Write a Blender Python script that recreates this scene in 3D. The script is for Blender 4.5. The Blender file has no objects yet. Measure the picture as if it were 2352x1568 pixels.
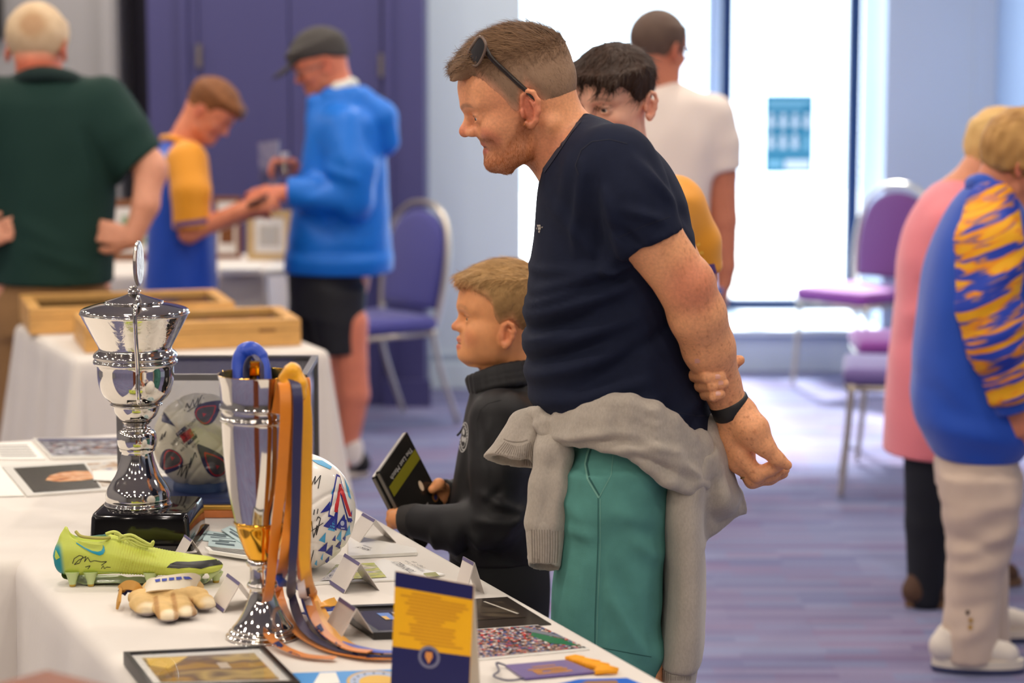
import bpy, bmesh, math, random
import numpy as np
from mathutils import Vector, Matrix
from mathutils.bvhtree import BVHTree

# ------------------------------------------------------------------ camera, light, exposure
scene = bpy.context.scene
COL = scene.collection
random.seed(7)
RNG = np.random.default_rng(11)
PXW, PXH = 2352, 1568
LENS = 85.0
FPX = LENS / 36.0 * PXW
CAMZ = 1.70
PITCH = math.atan((784 - 50) / FPX)
CP, SP = math.cos(PITCH), math.sin(PITCH)
cam_d = bpy.data.cameras.new('camera')
cam_d.lens = LENS
cam_d.sensor_width = 36.0
cam_d.clip_end = 200
cam_d.dof.use_dof = True
cam_d.dof.focus_distance = 4.25
cam_d.dof.aperture_fstop = 3.0
cam = bpy.data.objects.new('camera', cam_d)
cam.location = (0, 0, CAMZ)
cam.rotation_euler = (math.pi / 2 - PITCH, 0, 0)
COL.objects.link(cam)
scene.camera = cam
vs = scene.view_settings
vs.view_transform = 'Standard'
vs.look = 'None'
vs.gamma = 1.0
vs.use_curve_mapping = False
vs.exposure = 0.0
scene.cycles.use_denoising = True
scene.cycles.max_bounces = 8
scene.cycles.diffuse_bounces = 3
scene.cycles.glossy_bounces = 5
scene.cycles.transparent_max_bounces = 12
scene.cycles.sample_clamp_indirect = 6.0
scene.cycles.caustics_reflective = False
scene.cycles.caustics_refractive = False

world = bpy.data.worlds.new('sky')
scene.world = world
world.use_nodes = True
bg = world.node_tree.nodes['Background']
bg.inputs[0].default_value = (0.72, 0.87, 1.0, 1)
bg.inputs[1].default_value = 5.0

sun_d = bpy.data.lights.new('sun', 'SUN')
sun_d.energy = 17.0
sun_d.angle = 0.10
sun_d.color = (1.0, 0.97, 0.92)
sun = bpy.data.objects.new('sun', sun_d)
sun.rotation_euler = Vector((0.12, -1.15, -1.0)).to_track_quat('-Z', 'Y').to_euler()
COL.objects.link(sun)

CEIL = 3.05
def downlight(x, y, e, size=0.16):
    d = bpy.data.lights.new('downlight', 'AREA')
    d.shape = 'DISK'
    d.size = size
    d.energy = e
    d.color = (1.0, 0.885, 0.76)
    o = bpy.data.objects.new('downlight', d)
    o.location = (x, y, CEIL - 0.03)
    COL.objects.link(o)
for ix, x in enumerate((-4.2, -2.6, -1.0, 0.6, 2.2)):
    for iy, y in enumerate((-1.2, 0.6, 2.2, 3.8, 5.4, 7.0, 8.6)):
        downlight(x, y, 12.8)
for x in (-3.4, -1.8, -.2, 1.4, 3.0):
    downlight(x, 10.0, 21)  # extra stronger row, added to brighten the back walls

# ------------------------------------------------------------------ pixel helpers (photo measured in 2352 x 1568)
def ray(px, py):
    u = (px - 1176) / FPX
    v = (784 - py) / FPX
    return Vector((u, CP + v * SP, -SP + v * CP))
def P(px, py, Y):
    d = ray(px, py)
    t = Y / d.y
    return Vector((d.x * t, Y, CAMZ + d.z * t))
def T(px, py, z=0.74):
    d = ray(px, py)
    t = (z - CAMZ) / d.z
    return Vector((d.x * t, d.y * t, z))
def pix(V):
    f = V[:, 1] * CP - (V[:, 2] - CAMZ) * SP
    return 1176 + V[:, 0] / f * FPX, 784 - (V[:, 1] * SP + (V[:, 2] - CAMZ) * CP) / f * FPX
def pxm(Y):
    return FPX / Y          # pixels per metre near depth Y

# ------------------------------------------------------------------ materials
def lin(c):
    def f(v):
        v = v / 255.0
        return v / 12.92 if v <= 0.04045 else ((v + 0.055) / 1.055) ** 2.4
    return (f(c[0]), f(c[1]), f(c[2]), 1.0)
MATS = {}
def mat(name, rgb, rough=0.6, metal=0.0, noise=None, bump=None, spec=0.5, attr=None, sheen=0.0, coat=0.0, alpha=None, emit=None, sss=0.0, aniso=0):
    """noise=(scale, amount[, stretch xyz]) varies the colour, bump=(scale, strength, distance[, stretch])"""
    if name in MATS:
        return MATS[name]
    m = bpy.data.materials.new(name)
    m.use_nodes = True
    nt = m.node_tree
    N, Lk = nt.nodes, nt.links
    b = N['Principled BSDF']
    b.inputs['Roughness'].default_value = rough
    b.inputs['Metallic'].default_value = metal
    b.inputs['Specular IOR Level'].default_value = spec
    if sheen:
        b.inputs['Sheen Weight'].default_value = sheen
    if coat:
        b.inputs['Coat Weight'].default_value = coat
        b.inputs['Coat Roughness'].default_value = 0.08
    if sss:
        b.inputs['Subsurface Weight'].default_value = sss
        b.inputs['Subsurface Radius'].default_value = (0.008, 0.003, 0.0015)
        b.inputs['Subsurface Scale'].default_value = 1.0
    if emit:
        b.inputs['Emission Color'].default_value = lin(emit[0])
        b.inputs['Emission Strength'].default_value = emit[1]
    c = lin(rgb)
    b.inputs['Base Color'].default_value = c
    src = None
    if attr:
        a = N.new('ShaderNodeAttribute')
        a.attribute_name = attr
        src = a.outputs['Color']
        Lk.new(src, b.inputs['Base Color'])
    tc = N.new('ShaderNodeTexCoord')
    def mapped(st):
        if not st:
            return tc.outputs['Object']
        mp = N.new('ShaderNodeMapping')
        mp.inputs['Scale'].default_value = st
        Lk.new(tc.outputs['Object'], mp.inputs['Vector'])
        return mp.outputs['Vector']
    if noise:
        n = N.new('ShaderNodeTexNoise')
        n.inputs['Scale'].default_value = noise[0]
        n.inputs['Detail'].default_value = 5
        Lk.new(mapped(noise[2] if len(noise) > 2 else None), n.inputs['Vector'])
        r = N.new('ShaderNodeMapRange')
        r.inputs['From Min'].default_value = 0.3
        r.inputs['From Max'].default_value = 0.7
        r.inputs['To Min'].default_value = 1 - noise[1]
        r.inputs['To Max'].default_value = 1 + noise[1] * 0.6
        Lk.new(n.outputs['Fac'], r.inputs['Value'])
        mx = N.new('ShaderNodeMix')
        mx.data_type = 'RGBA'
        mx.blend_type = 'MULTIPLY'
        mx.inputs[0].default_value = 1.0
        if src:
            Lk.new(src, mx.inputs[6])
        else:
            mx.inputs[6].default_value = c
        Lk.new(r.outputs[0], mx.inputs[7])
        Lk.new(mx.outputs[2], b.inputs['Base Color'])
    if bump:
        n = N.new('ShaderNodeTexNoise')
        n.inputs['Scale'].default_value = bump[0]
        n.inputs['Detail'].default_value = 4
        Lk.new(mapped(bump[3] if len(bump) > 3 else None), n.inputs['Vector'])
        bp = N.new('ShaderNodeBump')
        bp.inputs['Strength'].default_value = bump[1]
        bp.inputs['Distance'].default_value = bump[2]
        Lk.new(n.outputs['Fac'], bp.inputs['Height'])
        Lk.new(bp.outputs['Normal'], b.inputs['Normal'])
    MATS[name] = m
    return m

def glass_mat(name, tint=(1, 1, 1), refl=0.06, rough=0.0):
    """thin pane: mostly clear, with a little mirror reflection that grows at grazing angles"""
    if name in MATS:
        return MATS[name]
    m = bpy.data.materials.new(name)
    m.use_nodes = True
    nt = m.node_tree
    N, Lk = nt.nodes, nt.links
    N.clear()
    out = N.new('ShaderNodeOutputMaterial')
    mix = N.new('ShaderNodeMixShader')
    tr = N.new('ShaderNodeBsdfTransparent')
    tr.inputs[0].default_value = (*tint, 1)
    gl = N.new('ShaderNodeBsdfGlossy')
    gl.inputs['Roughness'].default_value = rough
    fr = N.new('ShaderNodeLayerWeight')
    fr.inputs['Blend'].default_value = 0.15
    mp = N.new('ShaderNodeMapRange')
    mp.inputs['To Min'].default_value = refl
    mp.inputs['To Max'].default_value = 0.6
    Lk.new(fr.outputs['Fresnel'], mp.inputs['Value'])
    Lk.new(mp.outputs[0], mix.inputs[0])
    Lk.new(tr.outputs[0], mix.inputs[1])
    Lk.new(gl.outputs[0], mix.inputs[2])
    Lk.new(mix.outputs[0], out.inputs[0])
    MATS[name] = m
    return m

# ------------------------------------------------------------------ objects
def root_loc(o):
    v = Vector((0, 0, 0))
    while o is not None:
        v += o.location
        o = o.parent
    return v
def tag(o, label, cat, group=None, kind=None):
    if label:
        o['label'] = label
    if cat:
        o['category'] = cat
    if group:
        o['group'] = group
    if kind:
        o['kind'] = kind
    return o
def thing(name, label, cat, loc, group=None):
    o = bpy.data.objects.new(name, None)
    o.empty_display_size = 0.05
    COL.objects.link(o)
    o.location = loc
    return tag(o, label, cat, group)
def link_mesh(name, me, m, parent=None, smooth=False):
    o = bpy.data.objects.new(name, me)
    if m is not None:
        me.materials.append(m)
    COL.objects.link(o)
    if parent is not None:
        o.parent = parent
    if smooth:
        me.polygons.foreach_set('use_smooth', [True] * len(me.polygons))
    return o
def fast_mesh(name, V, Q, colors=None):
    me = bpy.data.meshes.new(name)
    n, q = len(V), len(Q)
    k = Q.shape[1]
    me.vertices.add(n)
    me.vertices.foreach_set('co', np.asarray(V, np.float32).ravel())
    me.loops.add(q * k)
    me.loops.foreach_set('vertex_index', np.asarray(Q, np.int32).ravel())
    me.polygons.add(q)
    me.polygons.foreach_set('loop_start', np.arange(0, q * k, k, dtype=np.int32))
    me.update(calc_edges=True)
    if colors is not None:
        ca = me.color_attributes.new('Col', 'FLOAT_COLOR', 'POINT')
        c4 = np.ones((n, 4), np.float32)
        c4[:, :3] = colors
        ca.data.foreach_set('color', c4.ravel())
    return me
def dup(root, loc, rotz, label=None, group=None):
    r = root.copy(); COL.objects.link(r)
    r.location = loc; r.rotation_euler = (0, 0, rotz)
    if label: r['label'] = label
    if group: r['group'] = group
    for ch in list(root.children):
        c = ch.copy(); COL.objects.link(c); c.parent = r
        for g in ch.children:
            d = g.copy(); COL.objects.link(d); d.parent = c
    return r

class MB:
    """collects shapes in world coordinates and links them as one mesh"""
    def __init__(s):
        s.v = []; s.f = []
    def add(s, vs, fs):
        b = len(s.v)
        s.v += [Vector(v) for v in vs]
        s.f += [tuple(i + b for i in f) for f in fs]
        return s
    def quad(s, a, b, c, d):
        return s.add([a, b, c, d], [(0, 1, 2, 3)])
    def box(s, c, size, X=(1, 0, 0), Y=(0, 1, 0), Z=(0, 0, 1), bev=0.0):
        c = Vector(c); X = Vector(X).normalized(); Y = Vector(Y).normalized(); Z = Vector(Z).normalized()
        hx, hy, hz = size[0] / 2, size[1] / 2, size[2] / 2
        if bev <= 0:
            pts = [c + X * (sx * hx) + Y * (sy * hy) + Z * (sz * hz) for sz in (-1, 1) for sy in (-1, 1) for sx in (-1, 1)]
            return s.add(pts, [(0, 2, 3, 1), (4, 5, 7, 6), (0, 1, 5, 4), (2, 6, 7, 3), (0, 4, 6, 2), (1, 3, 7, 5)])
        bm = bmesh.new()
        bmesh.ops.create_cube(bm, size=1.0)
        for v in bm.verts:
            v.co = Vector((v.co.x * 2 * hx, v.co.y * 2 * hy, v.co.z * 2 * hz))
        bmesh.ops.bevel(bm, geom=bm.edges[:], offset=min(bev, hx * .9, hy * .9, hz * .9), segments=2, affect='EDGES', profile=0.6)
        bm.verts.index_update()
        pts = [c + X * v.co.x + Y * v.co.y + Z * v.co.z for v in bm.verts]
        fs = [tuple(v.index for v in f.verts) for f in bm.faces]
        bm.free()
        return s.add(pts, fs)
    def tube(s, path, r, seg=10, closed=False, flat=1.0, up=None, caps=True):
        path = [Vector(p) for p in path]
        n = len(path)
        rr = r if isinstance(r, (list, tuple)) else [r] * n
        rings = []
        last = Vector(up) if up else None
        for i, p in enumerate(path):
            a = path[(i - 1) % n] if (closed or i > 0) else p
            b = path[(i + 1) % n] if (closed or i < n - 1) else p
            t = (b - a).normalized() if (b - a).length > 1e-9 else Vector((0, 0, 1))
            if last is None:
                last = Vector((0, 0, 1)) if abs(t.z) < .9 else Vector((1, 0, 0))
            u = last - t * last.dot(t)
            if u.length < 1e-6:
                u = t.orthogonal()
            u.normalize()
            w = t.cross(u)
            if up is None:
                last = u
            rings.append([p + u * (math.cos(k * 2 * math.pi / seg) * rr[i]) + w * (math.sin(k * 2 * math.pi / seg) * rr[i] * flat) for k in range(seg)])
        vs = [v for rg in rings for v in rg]
        fs = []
        m = n if closed else n - 1
        for i in range(m):
            j = (i + 1) % n
            for k in range(seg):
                l = (k + 1) % seg
                fs.append((i * seg + k, i * seg + l, j * seg + l, j * seg + k))
        if not closed and caps:
            fs.append(tuple(reversed(range(seg))))
            fs.append(tuple((n - 1) * seg + k for k in range(seg)))
        return s.add(vs, fs)
    def lathe(s, base, prof, seg=48, caps=True):
        """prof: list of (z above base, r)"""
        base = Vector(base)
        vs = []; fs = []
        for z, r in prof:
            for k in range(seg):
                a = 2 * math.pi * k / seg
                vs.append(base + Vector((math.cos(a) * r, math.sin(a) * r, z)))
        for i in range(len(prof) - 1):
            for k in range(seg):
                l = (k + 1) % seg
                fs.append((i * seg + k, i * seg + l, (i + 1) * seg + l, (i + 1) * seg + k))
        if caps:
            fs.append(tuple(reversed(range(seg))))
            fs.append(tuple((len(prof) - 1) * seg + k for k in range(seg)))
        return s.add(vs, fs)
    def sphere(s, c, r, seg=20, rings=12, scale=(1, 1, 1)):
        c = Vector(c)
        vs = [c + Vector((0, 0, r * scale[2]))]; fs = []
        for i in range(1, rings):
            t = math.pi * i / rings
            for k in range(seg):
                a = 2 * math.pi * k / seg
                vs.append(c + Vector((math.sin(t) * math.cos(a) * r * scale[0], math.sin(t) * math.sin(a) * r * scale[1], math.cos(t) * r * scale[2])))
        vs.append(c - Vector((0, 0, r * scale[2])))
        for k in range(seg):
            l = (k + 1) % seg
            fs.append((0, 1 + k, 1 + l))
            for i in range(rings - 2):
                fs.append((1 + i * seg + k, 1 + (i + 1) * seg + k, 1 + (i + 1) * seg + l, 1 + i * seg + l))
            fs.append((len(vs) - 1, 1 + (rings - 2) * seg + l, 1 + (rings - 2) * seg + k))
        return s.add(vs, fs)
    def slab(s, pts, n, th):
        """polygon pts extruded by th along n"""
        n = Vector(n).normalized() * th
        k = len(pts)
        pts = [Vector(p) for p in pts]
        return s.add(pts + [p + n for p in pts], [tuple(reversed(range(k))), tuple(range(k, 2 * k))] + [(i, (i + 1) % k, k + (i + 1) % k, k + i) for i in range(k)])
    def build(s, name, m, parent=None, smooth=False, angle=None):
        off = root_loc(parent) if parent is not None else Vector((0, 0, 0))
        me = bpy.data.meshes.new(name)
        me.from_pydata([tuple(v - off) for v in s.v], [], s.f)
        me.validate()
        bm = bmesh.new(); bm.from_mesh(me)
        bmesh.ops.recalc_face_normals(bm, faces=bm.faces[:])
        bm.to_mesh(me); bm.free()
        o = link_mesh(name, me, m, parent, smooth)
        if smooth and angle is not None:
            me.set_sharp_from_angle(angle=math.radians(angle))
        return o
def setting(name, mb, m, parent=None):
    o = mb.build(name, m, parent)
    if parent is None:
        o['kind'] = 'structure'
    return o

def catmull(pts, n):
    pts = [Vector(p) for p in pts]
    out = []
    for i in range(len(pts) - 1):
        p0 = pts[max(i - 1, 0)]; p1 = pts[i]; p2 = pts[i + 1]; p3 = pts[min(i + 2, len(pts) - 1)]
        for k in range(n):
            t = k / n
            out.append(0.5 * ((2 * p1) + (p2 - p0) * t + (2 * p0 - 5 * p1 + 4 * p2 - p3) * t * t + (3 * p1 - p0 - 3 * p2 + p3) * t ** 3))
    out.append(pts[-1])
    return out

# ------------------------------------------------------------------ implicit surfaces: smooth unions of tapered limbs, meshed on a grid
def smoothstep(a, b, x):
    t = np.clip((x - a) / (b - a), 0, 1)
    return t * t * (3 - 2 * t)
def cub(zs, vals, z):
    """monotone-ish cubic interpolation of rows"""
    zs = np.asarray(zs, np.float64); vals = np.asarray(vals, np.float64)
    h = np.diff(zs); dl = np.diff(vals) / h
    m = np.zeros_like(vals)
    m[0] = dl[0]; m[-1] = dl[-1]
    for i in range(1, len(vals) - 1):
        m[i] = 0 if dl[i - 1] * dl[i] <= 0 else 2 * dl[i - 1] * dl[i] / (dl[i - 1] + dl[i])
    z = np.clip(z, zs[0], zs[-1])
    i = np.clip(np.searchsorted(zs, z) - 1, 0, len(h) - 1)
    t = (z - zs[i]) / h[i]
    return ((1 + 2 * t) * (1 - t) ** 2 * vals[i] + t * (1 - t) ** 2 * h[i] * m[i] + t * t * (3 - 2 * t) * vals[i + 1] + t * t * (t - 1) * h[i] * m[i + 1])

class Frame:
    def __init__(s, o=(0, 0, 0), fwd=(1, 0, 0), up=(0, 0, 1), sc=1.0):
        s.o = Vector(o); s.sc = sc
        x = Vector(fwd).normalized(); z = Vector(up)
        z = (z - x * z.dot(x)).normalized()
        y = z.cross(x)
        s.R = Matrix((x, y, z)).transposed()
    def w(s, p):
        return s.o + s.R @ (Vector(p) * s.sc)
    def loc(s, V):
        """world array (n,3) to local"""
        R = np.array(s.R)
        return ((V - np.array(s.o)) @ R) / s.sc
ID = Frame()

class SDF:
    def __init__(s):
        s.ops = []; s.fr = ID
    def _add(s, fn, lo, hi, k, op):
        s.ops.append((fn, np.array(lo, float), np.array(hi, float), k, op, s.fr))
        return s
    def cap(s, a, b, ra, rb=None, k=0.02, op='u', flat=None):
        """tapered limb; flat=(axis, factor) squeezes it along an axis"""
        rb = ra if rb is None else rb
        a = np.array(a, float); b = np.array(b, float)
        ba = b - a; L2 = max(float(ba @ ba), 1e-9)
        r = max(ra, rb)
        if flat:
            n = np.array(flat[0], float); n /= np.linalg.norm(n); fk = flat[1]
        def fn(x, y, z):
            px, py, pz = x - a[0], y - a[1], z - a[2]
            t = np.clip((px * ba[0] + py * ba[1] + pz * ba[2]) / L2, 0, 1)
            qx, qy, qz = px - t * ba[0], py - t * ba[1], pz - t * ba[2]
            if flat:
                e = (qx * n[0] + qy * n[1] + qz * n[2]) * (fk - 1)
                qx, qy, qz = qx + e * n[0], qy + e * n[1], qz + e * n[2]
                return (np.sqrt(qx * qx + qy * qy + qz * qz) - (ra + (rb - ra) * t)) / fk ** .5
            return np.sqrt(qx * qx + qy * qy + qz * qz) - (ra + (rb - ra) * t)
        return s._add(fn, np.minimum(a, b) - r, np.maximum(a, b) + r, k, op)
    def chain(s, pts, rs, k=0.02, op='u', flat=None):
        for i in range(len(pts) - 1):
            s.cap(pts[i], pts[i + 1], rs[i], rs[i + 1], k if i == 0 else min(k, 0.012), op, flat)
        return s
    def ell(s, c, r, k=0.02, op='u', rot=None):
        c = np.array(c, float); r = np.array(r, float)
        Rm = np.array(rot) if rot is not None else None
        def fn(x, y, z):
            px, py, pz = x - c[0], y - c[1], z - c[2]
            if Rm is not None:
                px, py, pz = (Rm[0, 0] * px + Rm[1, 0] * py + Rm[2, 0] * pz, Rm[0, 1] * px + Rm[1, 1] * py + Rm[2, 1] * pz, Rm[0, 2] * px + Rm[1, 2] * py + Rm[2, 2] * pz)
            k0 = np.sqrt((px / r[0]) ** 2 + (py / r[1]) ** 2 + (pz / r[2]) ** 2)
            k1 = np.sqrt((px / r[0] ** 2) ** 2 + (py / r[1] ** 2) ** 2 + (pz / r[2] ** 2) ** 2) + 1e-9
            return k0 * (k0 - 1) / k1
        m = r if Rm is None else np.full(3, r.max())
        return s._add(fn, c - m, c + m, k, op)
    def loft(s, rows, k=0.02, op='u', e=2.0, extra=None, caps=True):
        """rows of (z, xmin, xmax, yc, halfwidth); horizontal slices"""
        rows = sorted(rows)
        A = np.array(rows, float)
        zs = A[:, 0]
        def fn(x, y, z):
            zz = z.ravel() if z.shape[0] == 1 and z.shape[1] == 1 else None
            zf = z if zz is None else zz
            lo = cub(zs, A[:, 1], zf); hi = cub(zs, A[:, 2], zf); yc = cub(zs, A[:, 3], zf); hw = cub(zs, A[:, 4], zf)
            if zz is not None:
                lo, hi, yc, hw = (q[None, None, :] for q in (lo, hi, yc, hw))
            xc = (lo + hi) / 2; rx = np.maximum((hi - lo) / 2, 1e-4); ry = np.maximum(hw, 1e-4)
            ax = np.abs(x - xc) / rx; ay = np.abs(y - yc) / ry
            q = np.sqrt(ax * ax + ay * ay) if e == 2.0 else (ax ** e + ay ** e) ** (1 / e)
            g = np.sqrt((ax / rx) ** 2 + (ay / ry) ** 2) + 1e-6
            d = np.maximum(q * (q - 1) / g, -np.minimum(rx, ry))
            d = np.maximum(d, np.maximum(zs[0] - z, z - zs[-1]))
            if extra is not None:
                d = extra(d, x, y, z)
            return d
        return s._add(fn, (A[:, 1].min(), (A[:, 3] - A[:, 4]).min(), zs[0]), (A[:, 2].max(), (A[:, 3] + A[:, 4]).max(), zs[-1]), k, op)
    def plane(s, p, n, k=0.004):
        """cut away everything on the side n points to"""
        p = np.array(p, float); n = np.array(n, float); n /= np.linalg.norm(n)
        return s._add(lambda x, y, z: -((x - p[0]) * n[0] + (y - p[1]) * n[1] + (z - p[2]) * n[2]), (-50,) * 3, (50,) * 3, k, 's')
    def fn(s, f, lo, hi, k=0.02, op='u'):
        return s._add(f, lo, hi, k, op)

    def mesh(s, res, fine=(), lo=None, hi=None):
        """res: coarse cell; fine: list of (lo, hi, res) world boxes whose bands are refined"""
        los, his = [], []
        for fn, a, b, k, op, fr in s.ops:
            if op != 'u':
                continue
            cs = np.array([fr.w((x, y, z)) for x in (a[0], b[0]) for y in (a[1], b[1]) for z in (a[2], b[2])])
            los.append(cs.min(0)); his.append(cs.max(0))
        lo = np.min(los, 0) - 2.5 * res if lo is None else np.array(lo, float)
        hi = np.max(his, 0) + 2.5 * res if hi is None else np.array(hi, float)
        ax = []
        for i in range(3):
            t = [lo[i]]
            while t[-1] < hi[i]:
                st = res
                for fl, fh, frs in fine:
                    if fl[i] - res <= t[-1] <= fh[i]:
                        st = min(st, frs)
                t.append(t[-1] + st)
            ax.append(np.array(t, np.float32))
        X, Y, Z = ax
        D = np.full((len(X), len(Y), len(Z)), 0.5, np.float32)
        for fn, a, b, k, op, fr in s.ops:
            if abs(a[0]) > 40:
                sl = [slice(0, len(t)) for t in ax]
            else:
                cs = np.array([fr.w((x, y, z)) for x in (a[0], b[0]) for y in (a[1], b[1]) for z in (a[2], b[2])])
                mg = k * 1.2 + 2.2 * res
                sl = [slice(max(np.searchsorted(t, cs[:, i].min() - mg) - 1, 0), np.searchsorted(t, cs[:, i].max() + mg) + 1) for i, t in enumerate(ax)]
            x = X[sl[0]][:, None, None]; y = Y[sl[1]][None, :, None]; z = Z[sl[2]][None, None, :]
            if x.size == 0 or y.size == 0 or z.size == 0:
                continue
            if fr is ID:
                d = fn(x, y, z)
            else:
                R = np.array(fr.R, np.float32); o = fr.o
                x, y, z = x - o.x, y - o.y, z - o.z
                d = fn((R[0, 0] * x + R[1, 0] * y + R[2, 0] * z) / fr.sc, (R[0, 1] * x + R[1, 1] * y + R[2, 1] * z) / fr.sc, (R[0, 2] * x + R[1, 2] * y + R[2, 2] * z) / fr.sc) * fr.sc
            cur = D[sl[0], sl[1], sl[2]]
            if op == 'u':
                if k > 0:
                    h = np.maximum(k - np.abs(cur - d), 0) / k
                    new = np.minimum(cur, d) - h * h * k * 0.25
                else:
                    new = np.minimum(cur, d)
            else:
                d = -d
                if k > 0:
                    h = np.maximum(k - np.abs(cur - d), 0) / k
                    new = np.maximum(cur, d) + h * h * k * 0.25
                else:
                    new = np.maximum(cur, d)
            D[sl[0], sl[1], sl[2]] = new
        return nets(D, X, Y, Z)

def nets(D, X, Y, Z):
    I = D < 0
    mixed = np.zeros(tuple(n - 1 for n in D.shape), np.int8)
    for a in (0, 1):
        for b in (0, 1):
            for c in (0, 1):
                mixed += I[a:D.shape[0] - 1 + a, b:D.shape[1] - 1 + b, c:D.shape[2] - 1 + c]
    ci, cj, ck = np.nonzero((mixed > 0) & (mixed < 8))
    n = len(ci)
    idx = np.full(mixed.shape, -1, np.int32)
    idx[ci, cj, ck] = np.arange(n)
    acc = np.zeros((n, 3)); cnt = np.zeros(n)
    co = [(a, b, c) for a in (0, 1) for b in (0, 1) for c in (0, 1)]
    val = {o: D[ci + o[0], cj + o[1], ck + o[2]].astype(np.float64) for o in co}
    for o in co:
        for axn in range(3):
            if o[axn]:
                continue
            q = list(o); q[axn] = 1; q = tuple(q)
            v0, v1 = val[o], val[q]
            m = (v0 < 0) != (v1 < 0)
            t = np.where(m, v0 / np.where(m, v0 - v1, 1), 0)
            i0 = [ci + o[0], cj + o[1], ck + o[2]]; i1 = [ci + q[0], cj + q[1], ck + q[2]]
            for d, A in enumerate((X, Y, Z)):
                p = A[i0[d]] + t * (A[i1[d]] - A[i0[d]])
                acc[:, d] += np.where(m, p, 0)
            cnt += m
    V = acc / np.maximum(cnt, 1)[:, None]
    quads = []
    for axn in range(3):
        sl0 = [slice(None)] * 3; sl1 = [slice(None)] * 3
        sl0[axn] = slice(0, -1); sl1[axn] = slice(1, None)
        ch = I[tuple(sl0)] != I[tuple(sl1)]
        i, j, k = np.nonzero(ch)
        e = [i, j, k]
        o1, o2 = [(1, 2), (2, 0), (0, 1)][axn]
        ok = (e[o1] > 0) & (e[o2] > 0) & (e[o1] < D.shape[o1] - 1) & (e[o2] < D.shape[o2] - 1)
        i, j, k = i[ok], j[ok], k[ok]
        flip = ~I[i, j, k]
        def cell(d1, d2):
            e = [i.copy(), j.copy(), k.copy()]
            e[o1] -= d1; e[o2] -= d2
            return idx[e[0], e[1], e[2]]
        q = np.stack([cell(1, 1), cell(0, 1), cell(0, 0), cell(1, 0)], 1)
        q[flip] = q[flip][:, ::-1]
        quads.append(q)
    Q = np.concatenate(quads)
    Q = Q[(Q >= 0).all(1)]
    return V, Q

def normals(V, Q):
    a = V[Q[:, 0]]; b = V[Q[:, 1]]; c = V[Q[:, 2]]; d = V[Q[:, 3]]
    fn = np.cross(c - a, d - b)
    N = np.zeros_like(V)
    for i in range(4):
        np.add.at(N, Q[:, i], fn)
    return N / (np.linalg.norm(N, axis=1)[:, None] + 1e-12)
def relax(V, Q, n=1, lam=0.5):
    for _ in range(n):
        S = np.zeros_like(V); C = np.zeros(len(V))
        for i in range(4):
            a, b = Q[:, i], Q[:, (i + 1) % 4]
            np.add.at(S, a, V[b]); np.add.at(C, a, 1)
            np.add.at(S, b, V[a]); np.add.at(C, b, 1)
        V = V + lam * (S / np.maximum(C, 1)[:, None] - V)
    return V
def biggest(V, Q):
    """keep the largest connected piece"""
    lab = np.arange(len(V))
    while True:
        new = lab.copy()
        mn = lab[Q].min(1)
        for i in range(4):
            np.minimum.at(new, Q[:, i], mn)
        new = new[new]
        if (new == lab).all():
            break
        lab = new
    u, c = np.unique(lab, return_counts=True)
    keep = lab == u[c.argmax()]
    rm = np.cumsum(keep) - 1
    return V[keep], rm[Q[keep[Q[:, 0]]]]
_wav = np.random.default_rng(5).normal(size=(24, 3)); _ph = np.random.default_rng(6).uniform(0, 6.28, 24)
def wob(V, freq, seed=0, stretch=(1, 1, 1)):
    s = 0
    U = V * np.array(stretch)
    for i in range(seed, seed + 7):
        i %= 24
        s = s + np.sin(U @ (_wav[i] * freq * (1 + 0.17 * (i % 5))) + _ph[i])
    return s / 7
def folds(lines, w0=0.012):
    """lines: (p, q, amp[, width]) ridges (+) or creases (-) measured in the picture plane (x, z)"""
    def f(V):
        out = np.zeros(len(V))
        for ln in lines:
            p, q, amp = ln[0], ln[1], ln[2]
            w = ln[3] if len(ln) > 3 else w0
            a = np.array((p[0], p[2])); b = np.array((q[0], q[2]))
            ba = b - a
            pv = V[:, [0, 2]] - a
            t = np.clip(pv @ ba / max(ba @ ba, 1e-9), 0, 1)
            dd = np.linalg.norm(pv - t[:, None] * ba, axis=1)
            out += amp * np.exp(-(dd / w) ** 2) * np.sin(np.pi * np.clip(t * .9 + .05, 0, 1)) ** .5
        return out
    return f
def sdf_obj(name, S, res, m, parent=None, fine=(), disp=None, colour=None, keep=True, rel=0, lo=None, hi=None, kind=None):
    V, Q = S.mesh(res, fine, lo, hi)
    if keep:
        V, Q = biggest(V, Q)
    if rel:
        V = relax(V, Q, rel)
    if disp is not None:
        N = normals(V, Q)
        dv = disp(V) if disp.__code__.co_argcount == 1 else disp(V, N)
        V = V + N * dv[:, None]
    cols = colour(V) if colour is not None else None
    off = np.array(root_loc(parent)) if parent is not None else 0
    me = fast_mesh(name, V - off, Q, cols)
    o = link_mesh(name, me, m, parent, True)
    if kind:
        o['kind'] = kind
    o_cache[o.name] = (V, Q)
    return o
o_cache = {}
def bvh_of(*objs):
    vs, fs = [], []
    for o in objs:
        b = len(vs)
        if o.name in o_cache:
            V, Q = o_cache[o.name]
            vs += [tuple(v) for v in V]; fs += [tuple(int(i) + b for i in q) for q in Q]
        else:
            off = root_loc(o)
            vs += [tuple(v.co + off) for v in o.data.vertices]; fs += [tuple(i + b for i in p.vertices) for p in o.data.polygons]
    return BVHTree.FromPolygons(vs, fs)
CAMP = Vector((0, 0, CAMZ))
def hit(bvh, px, py, off=0.0008, normal=False):
    d = ray(px, py).normalized()
    h, n, i, dist = bvh.ray_cast(CAMP, d)
    if h is None:
        return None
    if n.dot(d) > 0:
        n = -n
    return h + n * off
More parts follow.
